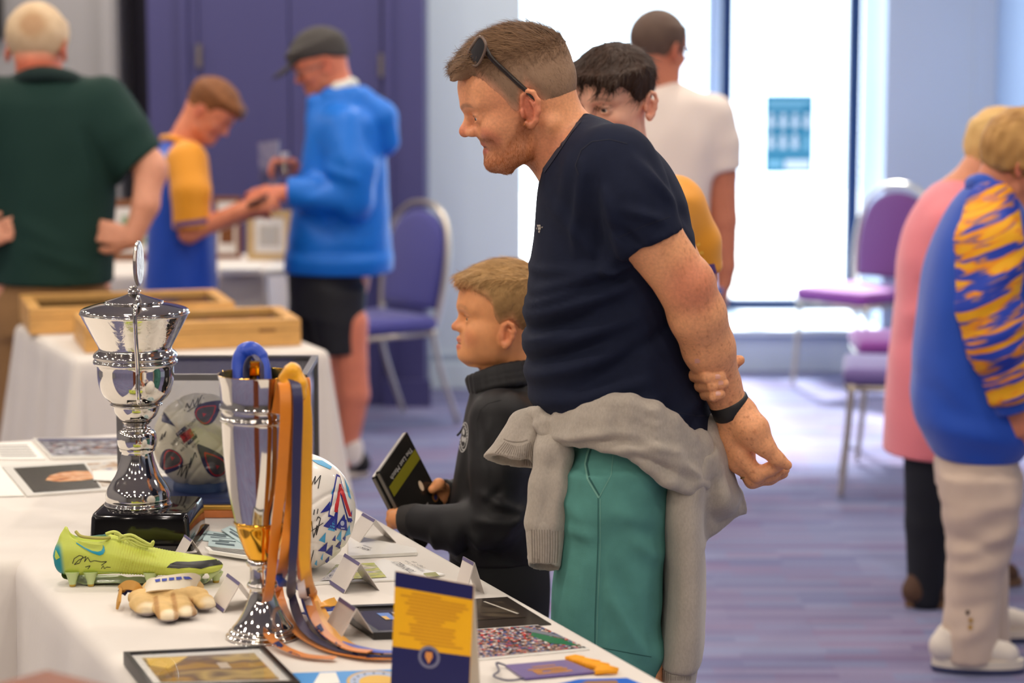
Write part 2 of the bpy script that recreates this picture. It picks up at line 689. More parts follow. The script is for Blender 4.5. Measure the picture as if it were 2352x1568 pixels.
def decal(name, bvh, polys, m, parent, off=0.0008, step=6, th=0):
    """flat print lying on a surface: outlines measured in photo pixels, laid onto the surface seen there"""
    bm = bmesh.new()
    for poly in polys:
        vs_ = [bm.verts.new((p[0], p[1], 0)) for p in poly]
        try:
            bm.faces.new(vs_)
        except ValueError:
            pass
    bmesh.ops.triangulate(bm, faces=bm.faces[:])
    for _ in range(4):
        es = [e for e in bm.edges if e.calc_length() > step]
        if not es:
            break
        bmesh.ops.subdivide_edges(bm, edges=es, cuts=1)
        bmesh.ops.triangulate(bm, faces=[f for f in bm.faces if len(f.verts) > 3])
    bad = []
    for v in bm.verts:
        h = hit(bvh, v.co.x, v.co.y, off)
        if h is None:
            bad.append(v)
        else:
            v.co = h
    if bad:
        bmesh.ops.delete(bm, geom=bad, context='VERTS')
    bmesh.ops.recalc_face_normals(bm, faces=bm.faces[:])
    # a stray triangle that bridges a depth gap is dropped
    bmesh.ops.delete(bm, geom=[f for f in bm.faces if max(e.calc_length() for e in f.edges) > 0.05], context='FACES')
    off_ = root_loc(parent)
    for v in bm.verts:
        v.co -= off_
    me = bpy.data.meshes.new(name)
    bm.to_mesh(me); bm.free()
    return link_mesh(name, me, m, parent, True)
def stroke_poly(pts, w):
    """thin pen stroke in pixels as quads"""
    out = []
    for a, b in zip(pts[:-1], pts[1:]):
        dx, dy = b[0] - a[0], b[1] - a[1]
        L = math.hypot(dx, dy) or 1
        nx, ny = -dy / L * w / 2, dx / L * w / 2
        out.append([(a[0] + nx, a[1] + ny), (b[0] + nx, b[1] + ny), (b[0] - nx, b[1] - ny), (a[0] - nx, a[1] - ny)])
    return out
def glyphs(body):
    """triangles of a line of text in font units (height about 1), as (verts2d, tris)"""
    cu = bpy.data.curves.new('lettering', 'FONT')
    cu.body = body
    cu.resolution_u = 2
    ob = bpy.data.objects.new('lettering', cu)
    COL.objects.link(ob)
    dg = bpy.context.evaluated_depsgraph_get()
    me = bpy.data.meshes.new_from_object(ob.evaluated_get(dg))
    bpy.data.objects.remove(ob); bpy.data.curves.remove(cu)
    vs_ = [(v.co.x, v.co.y) for v in me.vertices]
    fs = [tuple(p.vertices) for p in me.polygons]
    bpy.data.meshes.remove(me)
    return vs_, fs
def lettering(name, body, origin, xdir, updir, height, m, parent, width=None, centre=False):
    """flat printed words at a real place on a surface"""
    vs_, fs = glyphs(body)
    if not vs_:
        return None
    xs = [v[0] for v in vs_]
    w = max(xs) - min(xs)
    X = Vector(xdir).normalized(); U = Vector(updir).normalized()
    sx = (width / w) if width else height
    x0 = (min(xs) + max(xs)) / 2 if centre else min(xs)
    mb = MB().add([Vector(origin) + X * ((a - x0) * sx) + U * (b * height) for a, b in vs_], fs)
    off = root_loc(parent)
    me = bpy.data.meshes.new(name)
    me.from_pydata([tuple(v - off) for v in mb.v], [], mb.f)
    return link_mesh(name, me, m, parent)
# ------------------------------------------------------------------ the room
def XW(px, Y):
    return (px - 1176) / FPX * Y
YD, YB, YR, YW = 10.66, 11.2, 11.75, 12.6       # cupboard front, left back wall, right back wall, glass
M_pale = mat('pale_blue_paint', (206, 222, 232), 0.75, bump=(160, .08, .002))
M_grey = mat('grey_paint', (152, 151, 153), 0.8, bump=(160, .08, .002))
M_slate = mat('slate_blue_paint', (186, 203, 226), 0.75, bump=(160, .08, .002))
M_purple = mat('violet_paint', (66, 65, 114), 0.5, bump=(90, .06, .002))
M_navyp = mat('dark_navy_paint', (34, 30, 50), 0.5)
M_white = mat('white_ceiling', (176, 172, 166), 0.9)
M_frame = mat('blue_window_frame', (8, 48, 96), 0.35)

def carpet_mat():
    m = bpy.data.materials.new('patterned_carpet'); m.use_nodes = True
    nt = m.node_tree; N, Lk = nt.nodes, nt.links
    b = N['Principled BSDF']; b.inputs['Roughness'].default_value = 0.95
    b.inputs['Specular IOR Level'].default_value = 0.15
    tc = N.new('ShaderNodeTexCoord')
    def bricks(sc, off, c1, c2, bias):
        mp = N.new('ShaderNodeMapping'); mp.inputs['Scale'].default_value = sc; mp.inputs['Location'].default_value = off
        Lk.new(tc.outputs['Object'], mp.inputs[0])
        k = N.new('ShaderNodeTexBrick')
        k.inputs['Scale'].default_value = 1.0; k.inputs['Mortar Size'].default_value = 0.0
        k.inputs['Brick Width'].default_value = 1.0; k.inputs['Row Height'].default_value = 1.0
        k.inputs['Bias'].default_value = bias
        k.inputs['Color1'].default_value = c1; k.inputs['Color2'].default_value = c2
        Lk.new(mp.outputs[0], k.inputs['Vector'])
        return k.outputs['Color']
    a = bricks((3.2, 15, 1), (.3, .1, 0), lin((124, 129, 164)), lin((142, 100, 126)), -0.35)
    c = bricks((2.1, 24, 1), (1.7, .35, 0), lin((144, 149, 180)), lin((100, 98, 138)), 0.0)
    mx = N.new('ShaderNodeMix'); mx.data_type = 'RGBA'; mx.inputs[0].default_value = 0.5
    Lk.new(a, mx.inputs[6]); Lk.new(c, mx.inputs[7])
    n = N.new('ShaderNodeTexNoise'); n.inputs['Scale'].default_value = 240; n.inputs['Detail'].default_value = 3
    Lk.new(tc.outputs['Object'], n.inputs['Vector'])
    r = N.new('ShaderNodeMapRange'); r.inputs['From Min'].default_value = .3; r.inputs['From Max'].default_value = .7
    r.inputs['To Min'].default_value = .8; r.inputs['To Max'].default_value = 1.15
    Lk.new(n.outputs['Fac'], r.inputs[0])
    m2 = N.new('ShaderNodeMix'); m2.data_type = 'RGBA'; m2.blend_type = 'MULTIPLY'; m2.inputs[0].default_value = 1
    Lk.new(mx.outputs[2], m2.inputs[6]); Lk.new(r.outputs[0], m2.inputs[7])
    Lk.new(m2.outputs[2], b.inputs['Base Color'])
    bp = N.new('ShaderNodeBump'); bp.inputs['Strength'].default_value = .35; bp.inputs['Distance'].default_value = .004
    Lk.new(n.outputs['Fac'], bp.inputs['Height']); Lk.new(bp.outputs[0], b.inputs['Normal'])
    return m
M_carpet = carpet_mat()

RX0, RX1, RY0 = -5.2, 4.6, -2.6
setting('floor', MB().box(((RX0 + RX1) / 2, 5.2, -.05), (RX1 - RX0 + .4, 16, .1)), M_carpet)
setting('ceiling', MB().box(((RX0 + RX1) / 2, 4.95, CEIL + .05), (RX1 - RX0 + .4, 15.5, .1)), M_white)
setting('wall_left', MB().box((RX0 - .1, 4.2, CEIL / 2), (.2, 14, CEIL)), M_grey)
setting('wall_right', MB().box((RX1 + .1, 4.8, CEIL / 2), (.2, 15, CEIL)), M_slate)
setting('wall_rear', MB().box(((RX0 + RX1) / 2, RY0 - .1, CEIL / 2), (RX1 - RX0 + .4, .2, CEIL)), mat('dim_grey_paint', (120, 116, 112), .8))
# grey wall left of the cupboard, the dark recess, the violet cupboard front
xg, xr, xc = XW(275, YD), XW(345, YD), XW(975, YD)
setting('wall_back_grey', MB().box(((RX0 + xg) / 2, YD + .3, CEIL / 2), (xg - RX0, .6, CEIL)), M_grey)
w = setting('trim_1', MB().box((xg - .04, YD - .012, CEIL / 2), (.055, .03, CEIL)), M_grey)
setting('wall_recess', MB().box(((xg + xr) / 2, YD + .42, CEIL / 2), (xr - xg, .06, CEIL)), M_navyp)
# the violet front is a wall with an opening that holds the two door leaves
dl, dr_, dm = XW(460, YD), XW(880, YD), XW(668, YD)
DT = 2.3
wb = MB()
wb.box(((xr + dl) / 2, YD + .27, CEIL / 2), (dl - xr, .54, CEIL))
wb.box(((xc + dr_) / 2, YD + .27, CEIL / 2), (xc - dr_, .54, CEIL))
wb.box(((dl + dr_) / 2, YD + .27, (CEIL + DT) / 2), (dr_ - dl, .54, CEIL - DT))
wb.box(((dl + dr_) / 2, YD + .34, DT / 2), (dr_ - dl, .4, DT))
setting('wall_cupboard', wb, M_purple)
setting('trim_2', MB().box((XW(428, YD), YD - .01, CEIL / 2), (.03, .025, CEIL)).box((XW(893, YD), YD - .01, CEIL / 2), (.03, .025, CEIL)), M_purple)
setting('baseboard_cupboard', MB().box(((xr + dl) / 2, YD - .015, .06), (dl - xr + .02, .03, .12)).box(((xc + dr_) / 2 + .01, YD - .015, .06), (xc - dr_ + .03, .03, .12)), M_purple)
M_hinge = mat('brushed_steel', (170, 160, 148), 0.35, 1.0)
for i, (a, b_) in enumerate(((dl, dm), (dm, dr_))):
    dd = setting('door_%d' % (i + 1), MB().box(((a + b_) / 2, YD + .03, DT / 2), (b_ - a - .005, .045, DT - .01), bev=.003), M_purple)
    for hy in (150, 247):
        z = P(463, hy, YD).z if i else P(463, hy - 22, YD).z
        hx = dr_ - .004 if i else dl + .004
        MB().box((hx, YD - .003, z), (.022, .012, .10), bev=.002).tube([(hx, YD - .012, z - .05), (hx, YD - .012, z + .05)], .007, 8).build('hinge', M_hinge, dd)
# light back wall between the cupboard and the window
xw = XW(1198, YB)
setting('wall_back_pale', MB().box(((xc + xw) / 2, YB + .3, CEIL / 2), (xw - xc, .6, CEIL)), M_pale)
setting('baseboard_back', MB().box(((xc + xw) / 2, YB - .008, .06), (xw - xc, .016, .12), bev=.004).box(((xc + xw) / 2, YB - .006, .16), (xw - xc, .012, .012)), M_pale)
# window: low wall, sill, reveal, frame, two panes
xwr = XW(2030, YR); xfr = XW(1968, YW)
setting('wall_below_window', MB().box(((xw + xwr) / 2, YR + .45, .09), (xwr - xw, .9, .18)), M_slate)
setting('window_sill', MB().box(((xw + xwr) / 2, YR + .43, .195), (xwr - xw, .92, .03), bev=.006), mat('pale_sill', (205, 220, 235), 0.5))
rm = MB().add([(xwr, YR, 0), (xwr, YR, CEIL), (xfr + .03, YW + .1, CEIL), (xfr + .03, YW + .1, 0), (4.6, YR, 0), (4.6, YR, CEIL), (4.6, YW + .1, CEIL), (4.6, YW + .1, 0)],
              [(0, 1, 2, 3), (0, 4, 5, 1), (3, 2, 6, 7), (4, 7, 6, 5)])
setting('wall_back_right', rm, M_slate)
xf0 = xw - .06
win = setting('window_1', MB().box(((xf0 + xfr) / 2, YW, .235), (xfr - xf0, .07, .06), bev=.008), M_frame)
fz = (.21 + CEIL) / 2
MB().box((xfr - .026, YW, fz), (.066, .07, CEIL - .21), bev=.006).build('frame_post', M_frame, win)
MB().box((XW(1665, YW), YW, fz), (.062, .07, CEIL - .21), bev=.006).build('mullion', M_frame, win)
MB().box((xf0 + .02, YW, fz), (.045, .07, CEIL - .21), bev=.006).build('frame_post', M_frame, win)
MB().box(((xf0 + xfr) / 2, YW, CEIL - .03), (xfr - xf0, .07, .06), bev=.006).build('head_rail', M_frame, win)
M_pane = glass_mat('window_glass', (.97, .99, 1.0), .03)
xm = XW(1665, YW)
MB().box(((xf0 + xm) / 2, YW + .005, fz + .02), (xm - xf0 - .03, .008, CEIL - .26)).build('pane', M_pane, win)
MB().box(((xfr + xm) / 2, YW + .005, fz + .02), (xfr - xm - .04, .008, CEIL - .26)).build('pane', M_pane, win)
# pale post just outside the glass, ground outside
setting('trim_outside_post', MB().box((XW(1636, 13.0), 13.0, 1.5), (.07, .07, 3.4)), mat('pale_post', (200, 205, 225), .6))
setting('ground_outside', MB().box((0, 18.7, -.05), (24, 11.9, .1)), mat('pale_paving', (215, 215, 210), .8, noise=(3, .1)))
# pilaster in the corner by the right-hand wall
xp = XW(2278, YR)
setting('wall_pilaster', MB().box(((xp + 4.6) / 2, YR - .4, CEIL / 2), (4.6 - xp, .8, CEIL)), mat('deeper_blue_paint', (160, 186, 222), .75))
setting('trim_3', MB().box((xp - .05, YR - .015, CEIL / 2), (.10, .03, CEIL)), M_slate)
setting('baseboard_right', MB().box(((xwr + xp) / 2, YR - .008, .06), (xp - xwr, .016, .12), bev=.004), M_slate)

# ------------------------------------------------------------------ poster on the glass
pz0, pz1 = P(1812, 398, YW - .04).z, P(1812, 218, YW - .04).z
px0, px1 = XW(1757, YW - .04), XW(1868, YW - .04)
po = MB().box(((px0 + px1) / 2, YW - .003, (pz0 + pz1) / 2), (px1 - px0, .004, pz1 - pz0)).build('notice_poster', mat('poster_blue', (40, 130, 160), .5))
tag(po, 'teal blue notice poster with two rows of pale figures stuck on the bright window', 'poster')
M_pw = mat('poster_pale', (226, 238, 244), .6)
M_pg = mat('poster_mid', (130, 190, 212), .6)
pw, ph = px1 - px0, pz1 - pz0
for r in range(2):
    for c in range(4):
        m_ = M_pg if (r, c) == (1, 3) else M_pw
        x = px0 + pw * (.13 + .245 * c); z = pz1 - ph * (.33 + .26 * r)
        MB().sphere((x, YW - .006, z + ph * .055), pw * .055, 10, 6, (1, .02, 1)).box((x, YW - .006, z - ph * .04), (pw * .12, .0012, ph * .10)).build('pictogram', m_, po)
for k, (a, b_, zz, hh) in enumerate(((.06, .94, .06, .05), (.06, .80, .14, .035), (.06, .94, .70, .02), (.06, .36, .83, .10), (.42, .95, .83, .13))):
    MB().box((px0 + pw * (a + b_) / 2, YW - .0055, pz1 - ph * (zz + hh / 2)), (pw * (b_ - a), .001, ph * hh)).build('print_band', M_pg if k in (0, 1, 2, 3) else M_pw, po)
# black screen on the grey wall, far left
tv = thing('wall_screen', 'black screen mounted on the grey wall at the top left corner', 'television', (XW(-40, YD), YD - .06, 2.1))
MB().box((XW(-40, YD), YD - .05, P(0, 0, YD).z + .08), (XW(21, YD) - XW(-101, YD), .07, .5), bev=.01).build('housing', mat('black_plastic', (16, 15, 15), .4), tv)
MB().box((XW(-40, YD), YD - .088, P(0, 0, YD).z + .085), (XW(16, YD) - XW(-96, YD), .004, .45)).build('screen', mat('dark_glass', (6, 6, 8), .08), tv)

# ------------------------------------------------------------------ tables under white cloths
M_cloth = mat('white_tablecloth', (226, 219, 211), .85, noise=(4, .03), bump=(7, .25, .012), sheen=.2)
def cloth(name, top, path, drop, label, amp=.02, wl=.22, flare=.03, z=.74, seed=0, dmat=None, ctr=None):
    """top: corner list; path: consecutive corners (world xy) whose outer side drops; outline runs clockwise seen from above"""
    pts = []      # (xy, outward normal, corner weight)
    n = len(path)
    segn = []
    for i in range(n - 1):
        a, b_ = Vector(path[i][:2]), Vector(path[i + 1][:2])
        t = (b_ - a).normalized()
        segn.append(Vector((-t.y, t.x)))
    for i in range(n):
        p = Vector(path[i][:2])
        cl = (Vector(path[0][:2]) - Vector(path[-1][:2])).length < 1e-5
        if 0 < i < n - 1 or (cl and i == 0):
            n0, n1 = segn[i - 1], segn[i]
            for k in range(7):
                f = k / 6
                nn = (n0 * (1 - f) + n1 * f).normalized()
                pts.append((p, nn, math.sin(math.pi * f)))
        else:
            pts.append((p, segn[0] if i == 0 or cl else segn[-1], 0)) if not (cl and i == n - 1) else pts.append((p, segn[-1], 0))
        if i < n - 1:
            q = Vector(path[i + 1][:2]); L = (q - p).length
            m = max(int(L / .02), 1)
            for k in range(1, m):
                pts.append((p.lerp(q, k / m), segn[i], 0))
    rnd = random.Random(seed)
    ph = [rnd.uniform(0, 6.28) for _ in range(6)]
    def wave(s):
        return (math.sin(s * 6.28 / wl + ph[0] + 1.2 * math.sin(s * 3.1 + ph[1])) + .6 * math.sin(s * 6.28 / (wl * .57) + ph[2])) / 1.6
    prof = [(0, 0), (.011, -.003), (.020, -.011), (.025, -.024)] + [(None, t) for t in (.06, .12, .2, .3, .42, .55, .7, .85, 1.0)]
    rings = [[] for _ in prof]
    s = 0; prev = None
    for p, nn, cw in pts:
        if prev is not None:
            s += (p - prev).length
        prev = p
        for j, (o, dz) in enumerate(prof):
            if o is None:
                t = dz
                o = .025 + flare * t + amp * (t ** .7) * wave(s) + cw * .10 * t * drop
                zz = z - .024 - t * (drop - .024)
            else:
                zz = z + dz
            rings[j].append(Vector((p.x + nn.x * o, p.y + nn.y * o, zz)))
    mb = MB()
    m = len(pts)
    vs_ = [v for r in rings for v in r]
    fs = []
    for j in range(len(rings) - 1):
        for i in range(m - 1):
            fs.append((j * m + i, j * m + i + 1, (j + 1) * m + i + 1, (j + 1) * m + i))
    rest = [Vector((q[0], q[1], z)) for q in top]
    loop = list(range(m)) + [len(vs_) + i for i in range(len(rest))]
    allv = vs_ + rest
    c_ = ctr or sum((Vector((q[0], q[1], 0)) for q in path), Vector()) / len(path)
    ctr = Vector((c_[0], c_[1], z))
    ci = len(allv)
    for i in range(len(loop)):
        fs.append((loop[i], loop[(i + 1) % len(loop)], ci))
    mb.add(allv + [ctr], fs)
    o = mb.build(name, dmat or M_cloth, None, True, 50)
    tag(o, label, 'tablecloth')
    return o
DV = Vector((-.383, .924, 0)).normalized()
EV = Vector((DV.y, -DV.x, 0))
O_ = T(60, 1282); O_.z = 0
WA = (T(1480, 1550) - O_).dot(EV)
TB = (T(0, 1015) - O_).dot(DV)
def AB(e, d):
    return O_ + EV * e + DV * d
cloth('tablecloth', [], [AB(-2.2, 0), AB(0, 0), AB(0, -1.75), AB(WA, -1.75), AB(WA, TB), AB(-2.2, TB), AB(-2.2, 0)][::-1], .70, 'white tablecloth on the nearest L-shaped run of tables under the trophies and the boot', .026, .36, .05, seed=3, ctr=AB(WA * .5, TB * .5))
c0, c1 = T(187, 822), T(737, 802)
c0.z = c1.z = 0
cdir = (c1 - c0).normalized(); cback = Vector((-cdir.y, cdir.x, 0))
CB = DV * .86
cloth('tablecloth', [], [c0, c1, c1 + CB, c0 + CB, c0][::-1], .62, 'white tablecloth on the middle table beneath the wooden display cases', .03, .24, .05, seed=8)
d0, d1 = T(205, 628), T(598, 622)
d0.z = d1.z = 0
cloth('tablecloth', [], [d0, d1, d1 + Vector((0, .72, 0)), d0 + Vector((0, .72, 0)), d0][::-1], .60, 'white tablecloth on the far table against the violet cupboard, under framed pictures', .015, .3, .03, seed=9)

# ------------------------------------------------------------------ chairs
M_chrome = mat('pale_metal_tube', (205, 196, 180), .35, .85)
def make_chair(name, label, fabric, seatm, loc, rz, group='banquet chairs'):
    t = thing(name, label, 'chair', (0, 0, 0), group)
    MB().box((0, -.02, .445), (.43, .43, .065), bev=.03).build('seat', seatm, t, True)
    # arched pad: outline in the plane of the back, leaning a little
    def bp(x, z):
        return Vector((x, .19 + (z - .45) * .16, z))
    out = [(-.185, .50), (-.20, .62), (-.195, .74), (-.165, .83), (-.10, .885), (0, .905), (.10, .885), (.165, .83), (.195, .74), (.20, .62), (.185, .50)]
    pad = catmull([Vector((a, 0, b)) for a, b in out], 4)
    nrm = Vector((0, 1, -.16)).normalized()
    k = len(pad)
    vs_, fs = [], []
    for off, sh in ((-.025, .86), (-.019, .96), (-.006, 1.0), (.010, 1.0), (.019, .95), (.022, .86)):
        for v in pad:
            c = Vector((0, 0, .70))
            w_ = c + (Vector((v.x, 0, v.z)) - c) * sh
            vs_.append(bp(w_.x, w_.z) + nrm * off)
    for j in range(5):
        for i in range(k):
            l = (i + 1) % k
            fs.append((j * k + i, j * k + l, (j + 1) * k + l, (j + 1) * k + i))
    fs.append(tuple(range(k))); fs.append(tuple(reversed(range(5 * k, 6 * k))))
    MB().add(vs_, fs).build('backrest', fabric, t, True, 60)
    arch = [(-.17, .40), (-.20, .46), (-.222, .60), (-.218, .75), (-.185, .855), (-.11, .92), (0, .94), (.11, .92), (.185, .855), (.218, .75), (.222, .60), (.20, .46), (.17, .40)]
    MB().tube(catmull([bp(a, b) for a, b in arch], 5), .0125, 10).build('back_frame', M_chrome, t, True)
    MB().tube([(-.20, -.22, .405), (.20, -.22, .405), (.20, .19, .405), (-.20, .19, .405)], .011, 8, True).build('seat_frame', M_chrome, t, True)
    for sx in (-1, 1):
        MB().tube(catmull([(.20 * sx, .17, .42), (.20 * sx, .21, .25), (.20 * sx, .30, .012)], 5), .0115, 8).build('leg', M_chrome, t, True)
        MB().tube(catmull([(.20 * sx, -.20, .42), (.205 * sx, -.215, .2), (.21 * sx, -.235, .012)], 5), .0115, 8).build('leg', M_chrome, t, True)
    t.location = loc
    t.rotation_euler = (0, 0, rz)
    return t
M_violetf = mat('violet_fabric', (98, 42, 112), .8, bump=(300, .3, .002), sheen=.3)
M_violet_lit = mat('violet_fabric_lit', (132, 58, 148), .8, bump=(300, .3, .002), sheen=.3)  # the same violet lightened, with the light on the seat put into the colour
M_bluef = mat('blue_fabric', (66, 66, 142), .75, bump=(300, .3, .002), sheen=.3)
M_lilac = mat('dark_lilac_fabric', (112, 96, 160), .7, bump=(300, .3, .002), sheen=.4)
make_chair('banquet_chair', 'violet banquet chair with an empty seat in front of the bright window', M_violetf, M_violet_lit, (XW(1985, 11.2), 11.22, 0), math.radians(-48))
make_chair('banquet_chair', 'blue banquet chair with silver arched frame behind the man in the blue jacket', M_bluef, M_bluef, (XW(852, 10.12), 10.12, 0), math.radians(-52))
make_chair('banquet_chair', 'lilac seated banquet chair right behind the woman in the pink dress, nearer the camera', M_lilac, M_lilac, (XW(2095, 8.7), 8.7, 0), math.radians(-98))
make_chair('banquet_chair', 'violet seated banquet chair behind the lilac one, its seat edge just showing', M_violetf, M_violet_lit, (XW(2105, 9.45), 9.45, 0), math.radians(-92))
make_chair('banquet_chair', 'banquet chair cut off by the right edge beside the beige trousers', M_violetf, M_violetf, (XW(2475, 7.5), 7.5, 0), math.radians(80))
# ------------------------------------------------------------------ wooden display cases on the middle table
M_wood = mat('pale_pine', (222, 170, 98), .45, noise=(14, .18, (1, 1, 9)), bump=(60, .1, .002))
M_felt = mat('dark_felt', (66, 58, 52), .9)
M_clear = glass_mat('case_glass', (.96, .97, .97), .05)
def wood_case(label, corner, wx, dy, h):
    """corner: front left bottom corner on the table"""
    a = Vector(corner); a.z = .7405
    t = thing('display_case', label, 'display case', a + cdir * (wx / 2) + cback * (dy / 2), 'wooden display cases')
    th = .018
    X, Yv, Zv = cdir, cback, Vector((0, 0, 1))
    ctr = a + X * (wx / 2) + Yv * (dy / 2)
    MB().box(ctr + Zv * .008, (wx - .01, dy - .01, .012), X, Yv).build('bottom_board', M_felt, t)
    for s in (0, 1):
        MB().box(a + X * (wx / 2) + Yv * (th / 2 + s * (dy - th)) + Zv * (h * .31), (wx, th, h * .6), X, Yv, bev=.002).build('box_side', M_wood, t)
        MB().box(a + X * (th / 2 + s * (wx - th)) + Yv * (dy / 2) + Zv * (h * .31), (th, dy - 2 * th, h * .6), X, Yv, bev=.002).build('box_side', M_wood, t)
        MB().box(a + X * (wx / 2) + Yv * (.019 + s * (dy - .038)) + Zv * (h * .81), (wx, .038, h * .37), X, Yv, bev=.003).build('lid_rail', M_wood, t)
        MB().box(a + X * (.019 + s * (wx - .038)) + Yv * (dy / 2) + Zv * (h * .81), (.038, dy - .076, h * .37), X, Yv, bev=.003).build('lid_rail', M_wood, t)
    MB().box(ctr + Zv * (h * .84), (wx - .074, dy - .074, .003), X, Yv).build('lid_glass', M_clear, t)
    MB().box(a + X * (wx * .84) - Yv * .001 + Zv * (h * .62), (.05, .004, .010), X, Yv, bev=.001).build('maker_plate', mat('burnt_wood', (150, 108, 60), .6), t)
    return t
wood_case('pale wooden glass-lidded display case in front, nearer the silver trophy', T(195, 812), .64, .34, .082)
wood_case('pale wooden glass-lidded display case behind, in front of the man in green', T(68, 770), .64, .42, .082)

# ------------------------------------------------------------------ silver lidded trophy on a black plinth
M_silver = mat('polished_silver', (216, 212, 206), .06, 1.0)
M_hammer = mat('hammered_silver', (230, 226, 220), .10, 1.0, bump=(60, .25, .004))
M_plinth = mat('black_lacquer', (8, 7, 8), .08, coat=.4)
def T_(px, py, z):
    return T(px, py, z)
base = T(345, 1266) + Vector((0, .100, 0))
YT = base.y
sT = pxm(YT)
axis = P(318, 1160, YT); axis.z = .74
trophy = thing('lidded_trophy', 'tall silver lidded trophy with a medallion on top and a glossy black plinth', 'trophy', axis)
pxy = T(349, 1235); pz = .082
PX_, PY_ = (T(468, 1262) - T(232, 1268)), None
# plinth: frustum turned a little
pl0 = []
ang = math.radians(-2)
ux = Vector((math.cos(ang), math.sin(ang), 0)); uy = Vector((-ux.y, ux.x, 0))
pc = Vector((axis.x + .018, YT, .7402))
for hw, z in ((.097, 0), (.100, .003), (.100, .010), (.093, .013), (.090, .058), (.087, .065), (.083, .067)):
    ring = []
    r = .010
    for cx_, cy_, a0 in ((hw - r, hw - r, 0), (-hw + r, hw - r, 90), (-hw + r, -hw + r, 180), (hw - r, -hw + r, 270)):
        for k in range(4):
            a = math.radians(a0 + 30 * k)
            ring.append(pc + ux * (cx_ + math.cos(a) * r) + uy * (cy_ + math.sin(a) * r) + Vector((0, 0, z)))
    pl0.append(ring)
mb = MB(); n = 16
mb.add([v for r in pl0 for v in r], [(j * n + i, j * n + (i + 1) % n, (j + 1) * n + (i + 1) % n, (j + 1) * n + i) for j in range(6) for i in range(n)] + [tuple(reversed(range(n))), tuple(range(6 * n, 7 * n))])
mb.build('plinth', M_plinth, trophy, True, 40)
def zpx(py, Y):
    return P(1176, py, Y).z
def turned(rows, Y, sub=4):
    """silhouette rows (py, radius px) -> (z, r) smoothed"""
    s = pxm(Y)
    out = []
    for py, r in rows:
        out.append((zpx(py, Y), r / s))
    return out
def smooth_prof(pr, n=4):
    v = catmull([Vector((a, b, 0)) for a, b in pr], n)
    return [(q.x, max(q.y, .0005)) for q in v]
def lathe_px(name, rows, ax, Y, m, parent, n=3, seg=64):
    pr = smooth_prof(turned(rows, Y), n)
    return MB().lathe(Vector((ax.x, ax.y, 0)), pr, seg).build(name, m, parent, True, 50)
lathe_px('foot', [(1158, 60), (1159, 77), (1154, 79), (1148, 75), (1140, 76), (1122, 72), (1105, 62), (1088, 51), (1060, 41), (1036, 36), (1034, 41), (1028, 42)], axis, YT, M_silver, trophy)
lathe_px('knop', [(1030, 38), (1024, 44), (1008, 46), (992, 43), (986, 34), (982, 33), (980, 26), (976, 25), (972, 30), (966, 35)], axis, YT, M_silver, trophy)
lathe_px('cup_stem', [(967, 30), (958, 42), (946, 50), (936, 53), (931, 54), (929, 60), (926, 60), (924, 54)], axis, YT, M_silver, trophy)
lathe_px('bowl', [(926, 50), (920, 62), (906, 76), (888, 84), (866, 88), (838, 89), (836, 93), (832, 97), (826, 97), (824, 94), (820, 94), (818, 97), (812, 96), (806, 90), (802, 85)], axis, YT, M_silver, trophy)
lathe_px('flared_bowl', [(806, 80), (802, 85), (795, 85), (760, 104), (730, 120), (722, 124), (719, 127), (716, 126)], axis, YT, M_hammer, trophy)
lathe_px('lid', [(718, 122), (714, 125), (708, 119), (698, 84), (695, 68), (691, 67), (689, 62), (680, 30), (674, 14), (671, 12), (668, 16), (664, 8), (660, 9), (656, 4)], axis, YT, M_silver, trophy)
fc = P(318, 605, YT)
fd = Vector((.99, -.06, 0)).normalized()
mb = MB()
fu = Vector((0, 0, 1)); fw = fd.cross(fu)
disc = []
for off, rs in ((-.0035, .85), (-.0035, .93), (-.002, 1), (.002, 1), (.0035, .93), (.0035, .85)):
    disc.append([fc + fd * off + (fw * (math.cos(a) * .034) + fu * (math.sin(a) * .0415)) * (rs * (1 + (.02 if k % 2 else 0))) for k, a in enumerate(2 * math.pi * i / 48 for i in range(48))])
mb.add([v for r in disc for v in r], [(j * 48 + i, j * 48 + (i + 1) % 48, (j + 1) * 48 + (i + 1) % 48, (j + 1) * 48 + i) for j in range(5) for i in range(48)] + [tuple(reversed(range(48))), tuple(range(240, 288))])
mb.build('medallion', mat('worn_silver', (190, 182, 172), .28, 1.0, bump=(90, .4, .003)), trophy, True, 40)
for sg in (-1, 1):
    hp = []
    for py, out in ((694, .052), (688, .082), (692, .103), (720, .112), (780, .104), (835, .092), (880, .094), (905, .088), (912, .074), (902, .066)):
        hp.append(Vector((axis.x + .018 * (1 if sg < 0 else -1), YT + sg * out, zpx(py, YT) )))
    MB().tube(catmull(hp, 5), .0042, 8).tube(catmull([hp[1] + Vector((0, 0, .006)), hp[1] + Vector((0, sg * -.012, .014)), hp[1] + Vector((0, sg * -.02, .004))], 4), .0032, 8).build('handle', M_silver, trophy, True)

